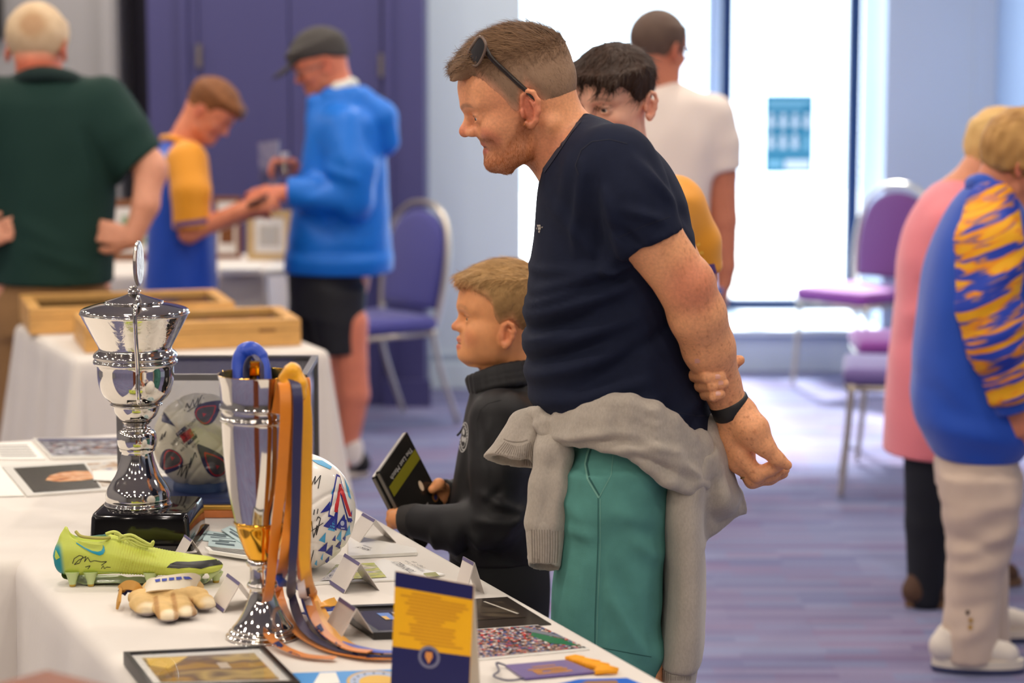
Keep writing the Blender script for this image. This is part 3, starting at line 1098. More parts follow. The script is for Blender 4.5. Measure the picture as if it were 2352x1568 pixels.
# ------------------------------------------------------------------ tall silver cup with gilt inside
YC = T(604, 1462).y
cax = P(604, 1462, YC); cax.z = .74
cup = thing('tall_cup', 'slender silver cup with gilt interior hung with orange and blue ribbons', 'trophy', cax)
M_gilt = mat('gilt', (236, 176, 62), .09, 1.0)
lathe_px('foot', [(1470, 70), (1470, 90), (1466, 91), (1460, 87), (1456, 87), (1452, 80), (1447, 80), (1443, 73), (1438, 72), (1425, 60), (1400, 45), (1375, 34), (1352, 29), (1348, 34), (1343, 36), (1338, 34), (1334, 29), (1300, 28), (1298, 33), (1292, 36), (1286, 35), (1282, 31)], cax, YC, M_silver, cup)
lathe_px('gilt_base', [(1285, 29), (1270, 38), (1250, 46), (1225, 55), (1204, 61), (1200, 64), (1197, 65), (1194, 63)], cax, YC, M_gilt, cup)
pr = smooth_prof(turned([(1196, 62), (1150, 72), (1100, 80), (1040, 86), (985, 89), (966, 90), (963, 93), (959, 94), (955, 93), (952, 90), (939, 90), (936, 93), (932, 94), (928, 93), (925, 90), (880, 93), (862, 96), (858, 97)], YC), 3)
MB().lathe(Vector((cax.x, cax.y, 0)), pr, 64, caps=False).build('cup_wall', M_silver, cup, True, 50)
pr = smooth_prof(turned([(858, 97), (857, 95.5), (862, 94), (900, 90), (1000, 86), (1100, 77), (1180, 60), (1195, 5)], YC), 3)
MB().lathe(Vector((cax.x, cax.y, 0)), pr, 64, caps=False).build('cup_lining', M_gilt, cup, True)

# ribbons: flat bands hung over the rim; each is a strip with a little thickness
M_rib_o = mat('orange_satin', (226, 132, 22), .38, noise=(9, .15), sheen=.3)
M_rib_y = mat('amber_satin', (244, 172, 24), .36, noise=(9, .15), sheen=.3)
M_rib_b = mat('blue_satin', (22, 70, 190), .38, sheen=.3)
M_rib_n = mat('navy_satin', (30, 28, 78), .4, sheen=.3)
M_rib_w = mat('pale_satin', (214, 200, 200), .4, sheen=.3)
M_navyprint = mat('navy_print', (24, 40, 92), .6)
def band(name, path, w, m, parent, facing, th=.0012, n=6, twist=None):
    """ribbon along path; facing(i)->unit vector across the width"""
    pts = catmull(path, n)
    k = len(pts)
    vs_, fs = [], []
    for i, p in enumerate(pts):
        t = (pts[min(i + 1, k - 1)] - pts[max(i - 1, 0)]).normalized()
        f = i / (k - 1)
        a = facing(f)
        a = (a - t * a.dot(t)).normalized()
        nn = t.cross(a)
        for sx, sn in ((-1, -1), (1, -1), (1, 1), (-1, 1)):
            vs_.append(p + a * (sx * w / 2) + nn * (sn * th / 2))
    for i in range(k - 1):
        for j in range(4):
            l = (j + 1) % 4
            fs.append((4 * i + j, 4 * i + l, 4 * i + 4 + l, 4 * i + 4 + j))
    fs += [(0, 1, 2, 3), tuple(4 * k - 4 + j for j in (3, 2, 1, 0))]
    return MB().add(vs_, fs).build(name, m, parent, True, 60)
ribs = thing('ribbon_bunch', 'bunch of orange and amber medal ribbons hanging from the rim of the slender cup', 'ribbons', P(665, 870, YC))
def RP(px, py, dy):
    p = P(px, py, YC + dy)
    return p
def face_mix(a, b_):
    a, b_ = Vector(a), Vector(b_)
    return lambda f: (a * (1 - f) + b_ * f).normalized()
def on_table(px, py, lift=.004):
    v = T(px, py); v.z = .7415 + lift
    return v
rd = [
 # px path from the rim to the table, then lying along it
 (M_rib_y, .020, [RP(655, 905, -.02), RP(668, 852, -.02), RP(690, 880, -.05), RP(703, 960, -.055), RP(703, 1100, -.05), RP(698, 1250, -.045), RP(704, 1330, -.045)], [(722, 1415), (768, 1470), (830, 1500), (905, 1506), (985, 1507)], (1, .2, 0), (.1, 1, 0), 0),
 (M_rib_o, .018, [RP(640, 930, -.035), RP(655, 862, -.03), RP(672, 890, -.07), RP(672, 1000, -.075), RP(668, 1150, -.07), RP(650, 1300, -.075)], [(640, 1400), (668, 1455), (740, 1495), (840, 1518), (930, 1519)], (1, -.1, 0), (.1, 1, 0), 1),
 (M_rib_n, .016, [RP(650, 900, -.05), RP(668, 866, -.055), RP(684, 910, -.085), RP(682, 1050, -.085), RP(678, 1200, -.08), RP(670, 1330, -.07)], [(672, 1420), (700, 1470), (770, 1502), (860, 1517), (915, 1518)], (1, .3, 0), (.1, 1, 0), 2),
 (M_rib_o, .017, [RP(636, 950, -.06), RP(650, 880, -.07), RP(656, 930, -.09), RP(648, 1080, -.09), RP(632, 1230, -.085), RP(618, 1360, -.075)], [(608, 1445), (622, 1485), (690, 1512), (770, 1520)], (1, -.1, 0), (.2, 1, 0), 1),
 (M_rib_y, .016, [RP(660, 890, .0), RP(676, 850, .0), RP(700, 890, -.02), RP(708, 1000, -.025), RP(709, 1150, -.02), RP(706, 1300, -.02)], [(712, 1400), (742, 1462), (800, 1500), (880, 1516)], (.8, .6, 0), (.1, 1, 0), 3),
 (M_rib_b, .015, [RP(640, 1285, .01), RP(636, 1310, -.03), RP(650, 1340, -.04)], [(690, 1405), (716, 1450), (760, 1485), (850, 1512), (910, 1516)], (.6, .8, 0), (.1, 1, 0), 4),
 (M_rib_w, .012, [RP(690, 1330, -.05), RP(696, 1370, -.05)], [(706, 1430), (730, 1468), (790, 1498), (850, 1512)], (1, 0, 0), (.1, 1, 0), 3),
 (M_rib_o, .016, [RP(690, 900, .02), RP(700, 868, .01), RP(706, 910, .0), RP(700, 1050, .01), RP(680, 1180, .01), RP(690, 1300, .01)], [(700, 1400), (730, 1470), (790, 1506), (850, 1519)], (.7, .7, 0), (.1, 1, 0), 5),
]
for m_, w_, up_, lie, fa, fb, st in rd:
    path = up_ + [on_table(a, b_, .003 + .0022 * st) for a, b_ in lie]
    # the stretch that meets the table rises gently
    path[len(up_)].z = .770 + .003 * st
    path[len(up_) + 1].z = .752 + .003 * st
    band('ribbon', path, w_, m_, ribs, face_mix(fa, fb))
# printed blocks along the amber ribbon
rb_ = bvh_of(*[c for c in ribs.children])
decal('ribbon_print', rb_, [[(724, 1440), (736, 1432), (744, 1448), (731, 1456)], [(764, 1482), (772, 1474), (776, 1480), (784, 1484), (780, 1492)], [(806, 1503), (812, 1497), (822, 1502), (822, 1507)], [(840, 1505), (874, 1504), (872, 1510), (842, 1511)],
      [(618, 1482), (640, 1472), (652, 1484), (630, 1494)], [(640, 1500), (668, 1496), (690, 1506), (664, 1512)], [(702, 1350), (710, 1348), (713, 1368), (706, 1372)]], M_navyprint, ribs, .0008, 5)
knot = SDF()
for a, b_, r in (((655, 868), (672, 850), .011), ((672, 850), (690, 880), .012), ((650, 905), (665, 890), .012), ((665, 905), (655, 925), .009), ((676, 880), (690, 905), .011)):
    knot.cap(P(*a, YC - .05), P(*b_, YC - .06), r, r * .9, .008)
sdf_obj('ribbon_knot', knot, .003, M_rib_y, ribs, disp=lambda V: .0012 * wob(V, 300))
# blue loop over the far side of the rim
loop = thing('blue_ribbon_loop', 'blue ribbon loop with a gold fitting hooked over the far rim of the slender cup', 'ribbon', P(575, 835, YC + .06))
lp = [P(552, 880, YC + .04), P(549, 840, YC + .05), P(556, 812, YC + .055), P(578, 803, YC + .06), P(598, 822, YC + .06), P(606, 852, YC + .05), P(608, 890, YC + .04)]
MB().tube(catmull(lp, 6), [.012] * 13 + [.014] * 12 + [.012] * 12, 12, flat=.8).build('ribbon', M_rib_b, loop, True)
lp2 = [P(566, 880, YC + .02), P(566, 838, YC + .03), P(580, 818, YC + .035), P(598, 838, YC + .035), P(603, 880, YC + .03)]
band('ribbon', lp2, .020, M_rib_n, loop, face_mix((.3, 1, 0), (.3, 1, 0)), .002)
MB().box(P(586, 846, YC + .012), (.016, .010, .024), bev=.002).build('gold_fitting', M_gilt, loop)

# ------------------------------------------------------------------ glass case with the signed ball
M_greyal = mat('grey_aluminium', (112, 110, 112), .4, .3)
M_goldline = mat('gold_line', (216, 170, 84), .3, .9)
M_navyboard = mat('navy_board', (46, 58, 104), .6)
M_orangewood = mat('orange_wood', (196, 116, 62), .45, noise=(20, .2, (1, 9, 1)))
b0 = T(278, 1186); b1 = T(700, 1186)
GW = b1.x - b0.x; gy0 = T(400, 1188).y; gy1 = gy0 + .28; gz = .74
gx0, gx1 = P(270, 1100, gy0).x, P(705, 870, gy0).x
gtop = P(400, 862, gy0).z
gc = thing('glass_case', 'clear glass presentation case with grey edging and gilt base around the old signed football', 'display case', ((gx0 + gx1) / 2, (gy0 + gy1) / 2, gz))
MB().box(((gx0 + gx1) / 2, (gy0 + gy1) / 2, gz + .008), (gx1 - gx0 + .012, gy1 - gy0 + .02, .014), bev=.002).build('base_board', M_orangewood, gc)
MB().box(((gx0 + gx1) / 2, (gy0 + gy1) / 2, gz + .020), (gx1 - gx0 + .006, gy1 - gy0 + .012, .010), bev=.002).build('gilt_trim', M_goldline, gc)
MB().box(((gx0 + gx1) / 2, (gy0 + gy1) / 2, gz + .027), (gx1 - gx0 - .014, gy1 - gy0 - .014, .006)).build('lining', M_navyboard, gc)
tb = .013
for x in (gx0 + tb / 2, gx1 - tb / 2):
    for y in (gy0 + tb / 2, gy1 - tb / 2):
        MB().box((x, y, (gz + .025 + gtop) / 2), (tb, tb, gtop - gz - .025), bev=.001).build('corner_post', M_greyal, gc)
for y in (gy0 + tb / 2, gy1 - tb / 2):
    MB().box(((gx0 + gx1) / 2, y, gtop - .004), (gx1 - gx0, tb, .012), bev=.001).build('top_rail', M_greyal, gc)
for x in (gx0 + tb / 2, gx1 - tb / 2):
    MB().box((x, (gy0 + gy1) / 2, gtop - .004), (tb, gy1 - gy0 - 2 * tb, .012), bev=.001).build('top_rail', M_greyal, gc)
MB().box(((gx0 + gx1) / 2, (gy0 + gy1) / 2, gtop - .002), (gx1 - gx0 - .02, gy1 - gy0 - .02, .003)).build('top_pane', glass_mat('tinted_glass', (.62, .63, .68), .06), gc)
MB().box(((gx0 + gx1) / 2, gy0 + .006, (gz + .03 + gtop) / 2), (gx1 - gx0 - .026, .003, gtop - gz - .045)).build('front_pane', M_clear, gc)
MB().box(((gx0 + gx1) / 2, gy1 - .006, (gz + .03 + gtop) / 2), (gx1 - gx0 - .026, .003, gtop - gz - .045)).build('back_pane', M_clear, gc)
MB().box((gx1 - .006, (gy0 + gy1) / 2, (gz + .03 + gtop) / 2), (.003, gy1 - gy0 - .026, gtop - gz - .045)).build('side_pane', M_clear, gc)
# ring stand and old ball
yb = (gy0 + gy1) / 2
bc = P(462, 1012, yb); R1 = 112 / pxm(yb)
rz_ = bc.z - R1
st = thing('ring_stand', 'blue ring stand holding the old signed football inside the glass case', 'stand', (bc.x, bc.y, gz + .030))
MB().lathe((bc.x, bc.y, gz + .030), [(0, .056), (.004, .058), (.030, .054), (.034, .050), (.030, .046), (.004, .048), (0, .046)], 40, caps=False).build('ring', mat('blue_plastic', (64, 84, 128), .35), st, True)
ballA = thing('old_football', 'worn cream signed football with dark blue and red tear-shaped patches, inside the glass case', 'football', bc)
M_cream = mat('worn_cream_leather', (222, 212, 190), .42, noise=(26, .12), bump=(120, .15, .002), coat=.2)
def ball_skin(c, r, m, parent, seams, seam=.0025):
    """sphere with pressed seams along great-circle planes/arc planes: seams = list of (normal, offset)"""
    S = SDF()
    def fn(x, y, z):
        x, y, z = x - c.x, y - c.y, z - c.z
        d = np.sqrt(x * x + y * y + z * z)
        out = d - r
        for nx, ny, nz, o in seams:
            q = (x * nx + y * ny + z * nz) / np.maximum(d, 1e-6) - o
            out = out + seam * np.exp(-(q * r / .0028) ** 2)
        return out
    S.fn(fn, c - Vector((r, r, r)), c + Vector((r, r, r)))
    return sdf_obj('ball_skin', S, r / 42, m, parent)
def nrm(*v):
    v = Vector(v).normalized(); return (v.x, v.y, v.z)
sm = [nrm(.72, .2, .68) + (.28,), nrm(.72, .2, .68) + (-.20,), nrm(-.7, .25, .7) + (.05,), nrm(-.7, .25, .7) + (.62,), nrm(-.7, .2, .7) + (-.5,), nrm(.6, -.1, .75) + (.75,), nrm(.2, .4, -.9) + (.55,)]
skinA = ball_skin(bc, R1, M_cream, ballA, sm)
bvA = bvh_of(skinA)
M_navypatch = mat('navy_patch', (38, 36, 78), .45)
M_redline = mat('red_line', (196, 44, 48), .5)
M_greypatch = mat('charcoal_patch', (70, 64, 66), .5)
M_ink = mat('black_ink', (28, 26, 30), .6)
M_ballwhite = mat('white_print', (230, 228, 226), .5)
def tear(cx_, cy_, L, w, ang, k=1.0):
    out = []
    for i in range(22):
        t = 2 * math.pi * i / 22
        r = .5 + .5 * math.cos(t)
        x = L * (-.5 + r) ; y = w * math.sin(t) * (1 - .78 * r) * .80
        out.append((x * k, y * k))
    ca, sa = math.cos(ang), math.sin(ang)
    return [(cx_ + x * ca - y * sa, cy_ + x * sa + y * ca) for x, y in out]
for cx_, cy_, L, w, ang in ((482, 943, 72, 46, math.radians(-38)), (388, 1064, 66, 48, math.radians(128)), (484, 1054, 92, 46, math.radians(-132))):
    decal('dark_patch', bvA, [tear(cx_, cy_, L, w, ang)], M_navypatch, ballA, .0009)
    ca, sa = math.cos(ang), math.sin(ang)
    ix, iy = cx_ - ca * L * .12, cy_ - sa * L * .12
    decal('red_outline', bvA, [tear(ix, iy, L * .72, w * .80, ang)], M_redline, ballA, .0014)
    decal('patch_centre', bvA, [tear(ix - ca, iy - sa, L * .62, w * .68, ang)], M_greypatch, ballA, .0019)
    decal('red_mark', bvA, [[(ix - ca * L * .12 - 4, iy - sa * L * .12 - 4), (ix - ca * L * .12 + 5, iy - sa * L * .12 - 2), (ix - ca * L * .12 - 1, iy - sa * L * .12 + 5)]], M_redline, ballA, .0024)
decal('dark_wedge', bvA, [[(372, 940), (403, 979), (372, 968)]], M_navypatch, ballA, .0009)
decal('red_badge', bvA, [[(413, 1000), (437, 983), (447, 1000), (423, 1018)]], M_redline, ballA, .001)
decal('navy_badge', bvA, [[(404, 996), (425, 978), (429, 985), (408, 1003)], [(430, 1016), (450, 998), (454, 1004), (434, 1022)]], M_navypatch, ballA, .0012)
def px_text(body, x, y, ang, h, squash=1.0):
    vs_, fs = glyphs(body)
    ca, sa = math.cos(ang), math.sin(ang)
    out = []
    for f in fs:
        out.append([(x + (vs_[i][0] * squash * ca + vs_[i][1] * sa) * h, y + (vs_[i][0] * squash * sa - vs_[i][1] * ca) * h) for i in f])
    return out
def decal_text(name, bvh, items, m, parent, off=.001):
    """words laid on a surface, triangle by triangle; items = (body, x, y, angle, height[, squash])"""
    vs_, fs = [], []
    for it in items:
        for poly in px_text(*it):
            pts = [hit(bvh, a, b_, off) for a, b_ in poly]
            if any(p is None for p in pts):
                continue
            fs.append(tuple(range(len(vs_), len(vs_) + len(pts)))); vs_ += pts
    if not fs:
        return None
    mb = MB().add(vs_, fs)
    off_ = root_loc(parent)
    me = bpy.data.meshes.new(name)
    me.from_pydata([tuple(v - off_) for v in mb.v], [], mb.f)
    return link_mesh(name, me, m, parent)
a40 = math.radians(-47)
decal_text('lettering', bvA, [('SHREWSBURY TOWN', 398, 1024, a40, 10.5, .80), ('V', 426, 1004, a40, 10), ('EVERTON', 421, 1021, a40, 10.5, .85), ('4th JAN 2003', 418, 1038, a40, 10, .95), ('SO FINAL', 442, 1030, a40, 6)], M_ink, ballA, .0018)
decal_text('badge_lettering', bvA, [('TheFA', 409, 1000, math.radians(-41), 6, .9), ('CUP', 436, 1017, math.radians(-41), 6, .9)], M_ballwhite, ballA, .0020)
sig = stroke_poly([(424, 944), (430, 926), (436, 938), (444, 918), (446, 934), (456, 914), (454, 930), (464, 908), (468, 916)], 1.8) + stroke_poly([(430, 946), (462, 926)], 1.5)
sig += stroke_poly([(408, 1090), (420, 1066), (416, 1094), (430, 1068), (426, 1098), (440, 1050), (436, 1074), (448, 1038), (452, 1050)], 1.8) + stroke_poly([(410, 1074), (440, 1062)], 1.5)
sig += stroke_poly([(368, 1012), (374, 996), (372, 1010), (382, 990), (378, 1004)], 1.5)
decal('signature', bvA, sig, M_ink, ballA, .0011, 12)

# ------------------------------------------------------------------ white football with blue triangles
YBL = T(680, 1309).y
bc2 = P(680, 1173, YBL); R2 = .105; bc2.z = .7405 + R2
ballB = thing('white_football', 'white signed football with blue triangles and a red chevron behind the ribbons', 'football', bc2)
M_ballw = mat('white_leather', (238, 232, 224), .35, bump=(240, .12, .001), coat=.2)
sm2 = [nrm(.5, -.4, .76) + (.1,), nrm(-.3, -.5, .8) + (.35,), nrm(.9, .3, .2) + (.0,), nrm(.2, .2, .95) + (-.45,), nrm(.7, -.5, -.5) + (.55,)]
skinB = ball_skin(bc2, R2, M_ballw, ballB, sm2)
bvB = bvh_of(skinB)
M_royal = mat('royal_blue_print', (44, 50, 150), .45)
M_skyb = mat('sky_blue_print', (74, 170, 222), .45)
def z3(x, y):       # coordinates read in a 3.015x enlargement of the photo
    return (480 + x / 3.015, 780 + y / 3.015)
royal = [[(742, 1208), (776, 1170), (772, 1218)], [(735, 1178), (758, 1150), (756, 1172)], [(762, 1132), (772, 1112), (768, 1140)], [(770, 1210), (790, 1180), (798, 1218)], [(730, 1264), (752, 1244), (748, 1266)], [(746, 1268), (764, 1250), (762, 1276)], [(770, 1254), (784, 1238), (780, 1260)], [(746, 1288), (756, 1276), (754, 1296)], [(772, 1278), (788, 1256), (782, 1276)], [(752, 1310), (760, 1296), (756, 1312)], [(798, 1196), (808, 1170), (806, 1200)], [(762, 1240), (770, 1228), (770, 1242)], [(786, 1236), (794, 1228), (792, 1242)]]
sky = [[(752, 1216), (768, 1192), (768, 1220)], [(732, 1240), (748, 1222), (746, 1246)], [(772, 1236), (784, 1216), (782, 1244)], [(760, 1132), (776, 1096), (780, 1106), (766, 1142)], [(790, 1232), (802, 1204), (804, 1226)], [(736, 1282), (742, 1268), (740, 1286)], [(768, 1294), (776, 1280), (774, 1292)], [(714, 1056), (740, 1058), (762, 1072), (758, 1078), (730, 1066)], [(790, 1098), (800, 1120), (806, 1146), (800, 1140)], [(722, 1294), (728, 1284), (728, 1298)], [(756, 1158), (764, 1146), (762, 1162)]]
decal('royal_triangle', bvB, royal, M_royal, ballB, .0009)
decal('sky_triangle', bvB, sky, M_skyb, ballB, .0009)
decal('chevron_outline', bvB, [[z3(822, 1225), z3(880, 930), z3(905, 945), z3(990, 1255), z3(960, 1260), z3(905, 1060), z3(860, 1230)]], M_royal, ballB, .0012)
decal('chevron_edge', bvB, [[z3(832, 1210), z3(884, 950), z3(902, 955), z3(982, 1235), z3(958, 1232), z3(904, 1040), z3(862, 1222)]], M_ballw, ballB, .0017)
decal('red_chevron', bvB, [[z3(862, 1190), z3(896, 1000), z3(912, 1005), z3(982, 1222), z3(962, 1222), z3(908, 1062), z3(884, 1195)]], M_redline, ballB, .0022)
decal('badge', bvB, [[z3(880, 1300), z3(908, 1240), z3(945, 1245), z3(950, 1320), z3(905, 1310)]], M_royal, ballB, .0024)
decal('badge_print', bvB, [[z3(915 + 14 * math.cos(t), 1268 + 18 * math.sin(t)) for t in [i * .628 for i in range(10)]], [z3(905, 1296), z3(930, 1298), z3(930, 1306), z3(905, 1304)]], mat('pale_print', (190, 196, 226), .5), ballB, .0029)
sg2 = stroke_poly([(706, 1240), (716, 1196), (720, 1234), (728, 1206), (726, 1228), (736, 1190), (730, 1186), (726, 1196)], 2) + stroke_poly([(702, 1228), (742, 1200)], 1.6) + stroke_poly([(704, 1118), (712, 1096), (716, 1114), (724, 1094), (722, 1112), (736, 1092), (730, 1122)], 2) + stroke_poly([(720, 1182), (722, 1170)], 2) + stroke_poly([(728, 1180), (730, 1168)], 2) + stroke_poly([(690, 1276), (700, 1300), (706, 1270), (712, 1296), (720, 1262)], 1.6)
decal('signature', bvB, sg2, M_ink, ballB, .0012, 12)
# ------------------------------------------------------------------ football boot
YBO = T(300, 1341).y
def BP(px, py, dy=0.0):
    return P(px, py, YBO + dy)
boot = thing('football_boot', 'single lime green signed football boot standing in front of the black plinth', 'football boot', BP(318, 1335))
M_lime = mat('lime_knit', (202, 222, 72), .5, attr='Col', bump=(260, .25, .001))
S = SDF()
# cross sections along the foot: (px, top, bottom, half width)
secs = [(124, 1268, 1278, .006), (128, 1255, 1299, .016), (135, 1242, 1311, .022), (147, 1226, 1318, .028), (165, 1219, 1320, .0315), (200, 1223, 1320, .033), (235, 1225, 1319, .034), (270, 1235, 1318, .036), (310, 1250, 1319, .040), (350, 1262, 1319, .044), (400, 1272, 1319, .046), (440, 1277, 1317, .044), (475, 1280, 1314, .037), (498, 1287, 1310, .026), (511, 1295, 1304, .008)]
sx = np.array([BP(a, 1300).x for a, *_ in secs]); st_ = np.array([BP(a, t).z for a, t, *_ in secs]); sb_ = np.array([BP(a, b_).z for a, _, b_, _ in secs]); sw_ = np.array([w for *_, w in secs])
def bootfn(x, y, z):
    xx = x.ravel()
    t = cub(sx, st_, xx)[:, None, None]; b_ = cub(sx, sb_, xx)[:, None, None]; w = cub(sx, sw_, xx)[:, None, None]
    yc = YBO + .012 * np.sin((x - sx[0]) / (sx[-1] - sx[0]) * 3.0)
    zc = (t + b_) / 2; h = np.maximum((t - b_) / 2, 1e-4)
    az = (z - zc) / h
    ww = w * np.where(z > zc, 1 - .45 * np.clip(az, 0, 1) ** 2, 1.0)
    ay = np.abs((y - yc) / ww); az = np.abs(az)
    q = (ay ** 2.4 + az ** 2.4) ** (1 / 2.4)
    d = (q - 1) * np.minimum(h, ww) * .9
    return np.maximum(d, np.maximum(sx[0] - x, x - sx[-1]))
S.fn(bootfn, (sx[0], YBO - .06, sb_.min()), (sx[-1], YBO + .06, st_.max()), .01)
S.chain([BP(163, 1232, .004), BP(168, 1208, .004), BP(168, 1198, .004)], [.014, .008, .003], .014)     # heel tab
# opening
S.chain([BP(176, 1206, .006), BP(205, 1216, .006), BP(240, 1226, .006)], [.016, .019, .012], .006, 's')
S.chain([BP(178, 1230, .006), BP(225, 1238, .006)], [.018, .016], .006, 's')
ins = np.array([BP(200, 1232, .006)])
def boot_col(V):
    c = np.tile(np.array(lin((200, 213, 88))[:3]), (len(V), 1))
    # yellow wear on the ridged forefoot, teal on the heel, teal lining
    px, pzz = pix(V)
    t = smoothstep(.010, .0, np.abs(V[:, 2] - cub(sx, sb_, V[:, 0]) - .006))
    c = c * (1 - .0 * t[:, None])
    heel = smoothstep(146, 132, px - (pzz - 1250) * .12) * smoothstep(1235, 1262, pzz)
    c = c * (1 - heel[:, None]) + np.array(lin((30, 150, 160))[:3]) * heel[:, None]
    u = (px - 124) / 388
    wear = .55 * smoothstep(.30, .45, u) * smoothstep(.75, .5, u) * (.5 + .5 * np.sin(px * .9 + pzz * .25))
    c = c * (1 - wear[:, None]) + np.array(lin((176, 168, 40))[:3]) * wear[:, None]
    inn = smoothstep(.031, .024, np.abs(V[:, 1] - YBO - .006)) * smoothstep(1236, 1228, pzz) * smoothstep(168, 176, px) * smoothstep(252, 244, px) * (V[:, 1] > YBO - .016)
    c = c * (1 - inn[:, None]) + np.array(lin((18, 96, 104))[:3]) * inn[:, None]
    return c
def boot_disp(V):
    px, pzz = pix(V)
    g = smoothstep(262, 285, px) * smoothstep(430, 390, px + (pzz - 1290) * 1.2)
    return .0009 * g * np.sin((px + pzz * .55) * .95)
up_ = sdf_obj('upper', S, .0022, M_lime, boot, disp=boot_disp, colour=boot_col)
M_plate = mat('pale_stud_plate', (196, 214, 150), .35, coat=.2)
pl = SDF()
pl.chain([BP(156, 1314), BP(200, 1321), BP(290, 1321, .005), BP(400, 1321, .012), BP(470, 1317, .012), BP(500, 1308, .01)], [.010, .012, .011, .013, .013, .006], .02, 'u', ((0, 1, 0), .34))
sdf_obj('sole_plate', pl, .0025, M_plate, boot)
M_stud = mat('stud_tip', (188, 158, 62), .4)
for px, dy, hh in ((166, -.018, 1342), (208, -.016, 1340), (168, .02, 1332), (210, .02, 1332), (345, -.02, 1336), (350, .03, 1330), (452, -.012, 1332), (455, .03, 1326), (496, .012, 1322)):
    a = BP(px, 1318, dy); b_ = Vector((a.x, a.y, .7405))
    MB().lathe(b_, [(.004, .0062), (.008, .0068), (a.z - .7405 - .002, .0105), (a.z - .7405 + .004, .013)], 12).build('stud', M_plate, boot, True, 40)
    MB().lathe(b_, [(0, .0052), (.004, .0062)], 12).build('stud_tip', M_stud, boot, True, 40)
bvU = bvh_of(up_)
M_teal = mat('teal_print', (26, 150, 178), .35)
M_blackp = mat('black_print', (26, 26, 24), .4)
def z2(x, y):        # read in a 2.578x enlargement
    return (x / 2.578, 960 + y / 2.578)
su = [(452, 737), (505, 768), (548, 786), (580, 791), (600, 785), (609, 770), (610, 760), (608, 754)]
sl_ = [(450, 742), (500, 774), (545, 798), (590, 813), (613, 804), (622, 785), (618, 766), (610, 752)]
decal('swoosh', bvU, [[z2(*su[i]), z2(*su[i + 1]), z2(*sl_[i + 1]), z2(*sl_[i])] for i in range(7)], M_teal, boot, .0014, 3)
decal('toe_stripe', bvU, [[z2(*p) for p in ((985, 885), (1010, 862), (1045, 850), (1120, 852), (1200, 846), (1290, 836), (1318, 848), (1318, 866), (1240, 878), (1190, 892), (1120, 884), (1060, 890))]], M_blackp, boot, .0008, 5)
decal('heel_print', bvU, [[z2(*p) for p in ((332, 778), (356, 825), (334, 838), (326, 820))]], mat('lime_print', (196, 220, 90), .5), boot, .0008, 5)
sgb = [(430, 860), (440, 830), (470, 812), (492, 818), (470, 858), (440, 866), (465, 840), (510, 818), (500, 850), (520, 824), (535, 850), (560, 842), (600, 850), (632, 848), (600, 870)]
decal('signature', bvU, stroke_poly([z2(*p) for p in sgb], 1.4) + stroke_poly([z2(*p) for p in ((505, 880), (535, 872), (520, 892))], 1.3) + stroke_poly([z2(*p) for p in ((600, 890), (612, 872), (618, 890), (632, 880), (655, 882))], 1.2), M_ink, boot, .0009, 8)
M_lace = mat('lime_lace', (206, 216, 110), .6)
for pth, r in ((((243, 1226), (262, 1221), (276, 1228), (274, 1240)), .0028), (((272, 1234), (300, 1228), (325, 1240), (345, 1250), (352, 1243), (350, 1252)), .0026), (((276, 1240), (300, 1236), (330, 1250), (352, 1254)), .0026), (((262, 1224), (285, 1232), (300, 1246)), .0024), (((300, 1242), (318, 1252), (340, 1258)), .0024)):
    MB().tube(catmull([BP(a, b_, -.004) for a, b_ in pth], 6), r, 8).build('lace', M_lace, boot, True)
collar = catmull([BP(174, 1220, -.012), BP(184, 1230, -.018), BP(202, 1234, -.021), BP(232, 1236, -.020), BP(252, 1235, -.006)], 6)
MB().tube(collar, .0028, 8).build('collar', mat('olive_binding', (176, 170, 84), .6), boot, True)

# ------------------------------------------------------------------ goalkeeper glove
YG = T(385, 1405).y
glove = thing('goalkeeper_glove', 'worn tan goalkeeper glove lying palm down with its strap sticking out', 'glove', T(385, 1385))
M_tan = mat('worn_tan_latex', (216, 180, 118), .75, attr='Col', noise=(40, .12), bump=(160, .2, .002))
def GP(px, py, z):
    return T(px, py, .7405 + z)
S = SDF()
S.cap(GP(355, 1352, .022), GP(440, 1350, .022), .021, .021, .01, flat=((0, 0, 1), 1.3))
S.chain([GP(325, 1372, .018), GP(400, 1368, .022), GP(450, 1368, .020)], [.022, .026, .022], .02, flat=((0, 0, 1), 1.5))
for a, m_, b_, r in (((332, 1372), (330, 1386), (336, 1398), .0175), ((372, 1375), (378, 1398), (386, 1414), .0145), ((408, 1376), (418, 1394), (428, 1406), .0145), ((448, 1368), (464, 1378), (472, 1388), .0140)):
    S.chain([GP(*a, .020), GP(*m_, .017), GP(*b_, .012)], [r * 1.25, r * 1.3, r * 1.2], .003, 'u', ((0, 0, 1), 1.9))
    S.cap(GP(b_[0] + (b_[0] - a[0]) * .5, b_[1] + (b_[1] - a[1]) * .42, .012), GP(b_[0] + (b_[0] - a[0]) * .9, b_[1] + (b_[1] - a[1]) * .7, .012), r * .95, r, .003, 's')
def arr(c):
    return np.array(lin(c)[:3])
def blend(C, col, w):
    return C * (1 - w[:, None]) + arr(col)[None, :] * w[:, None]
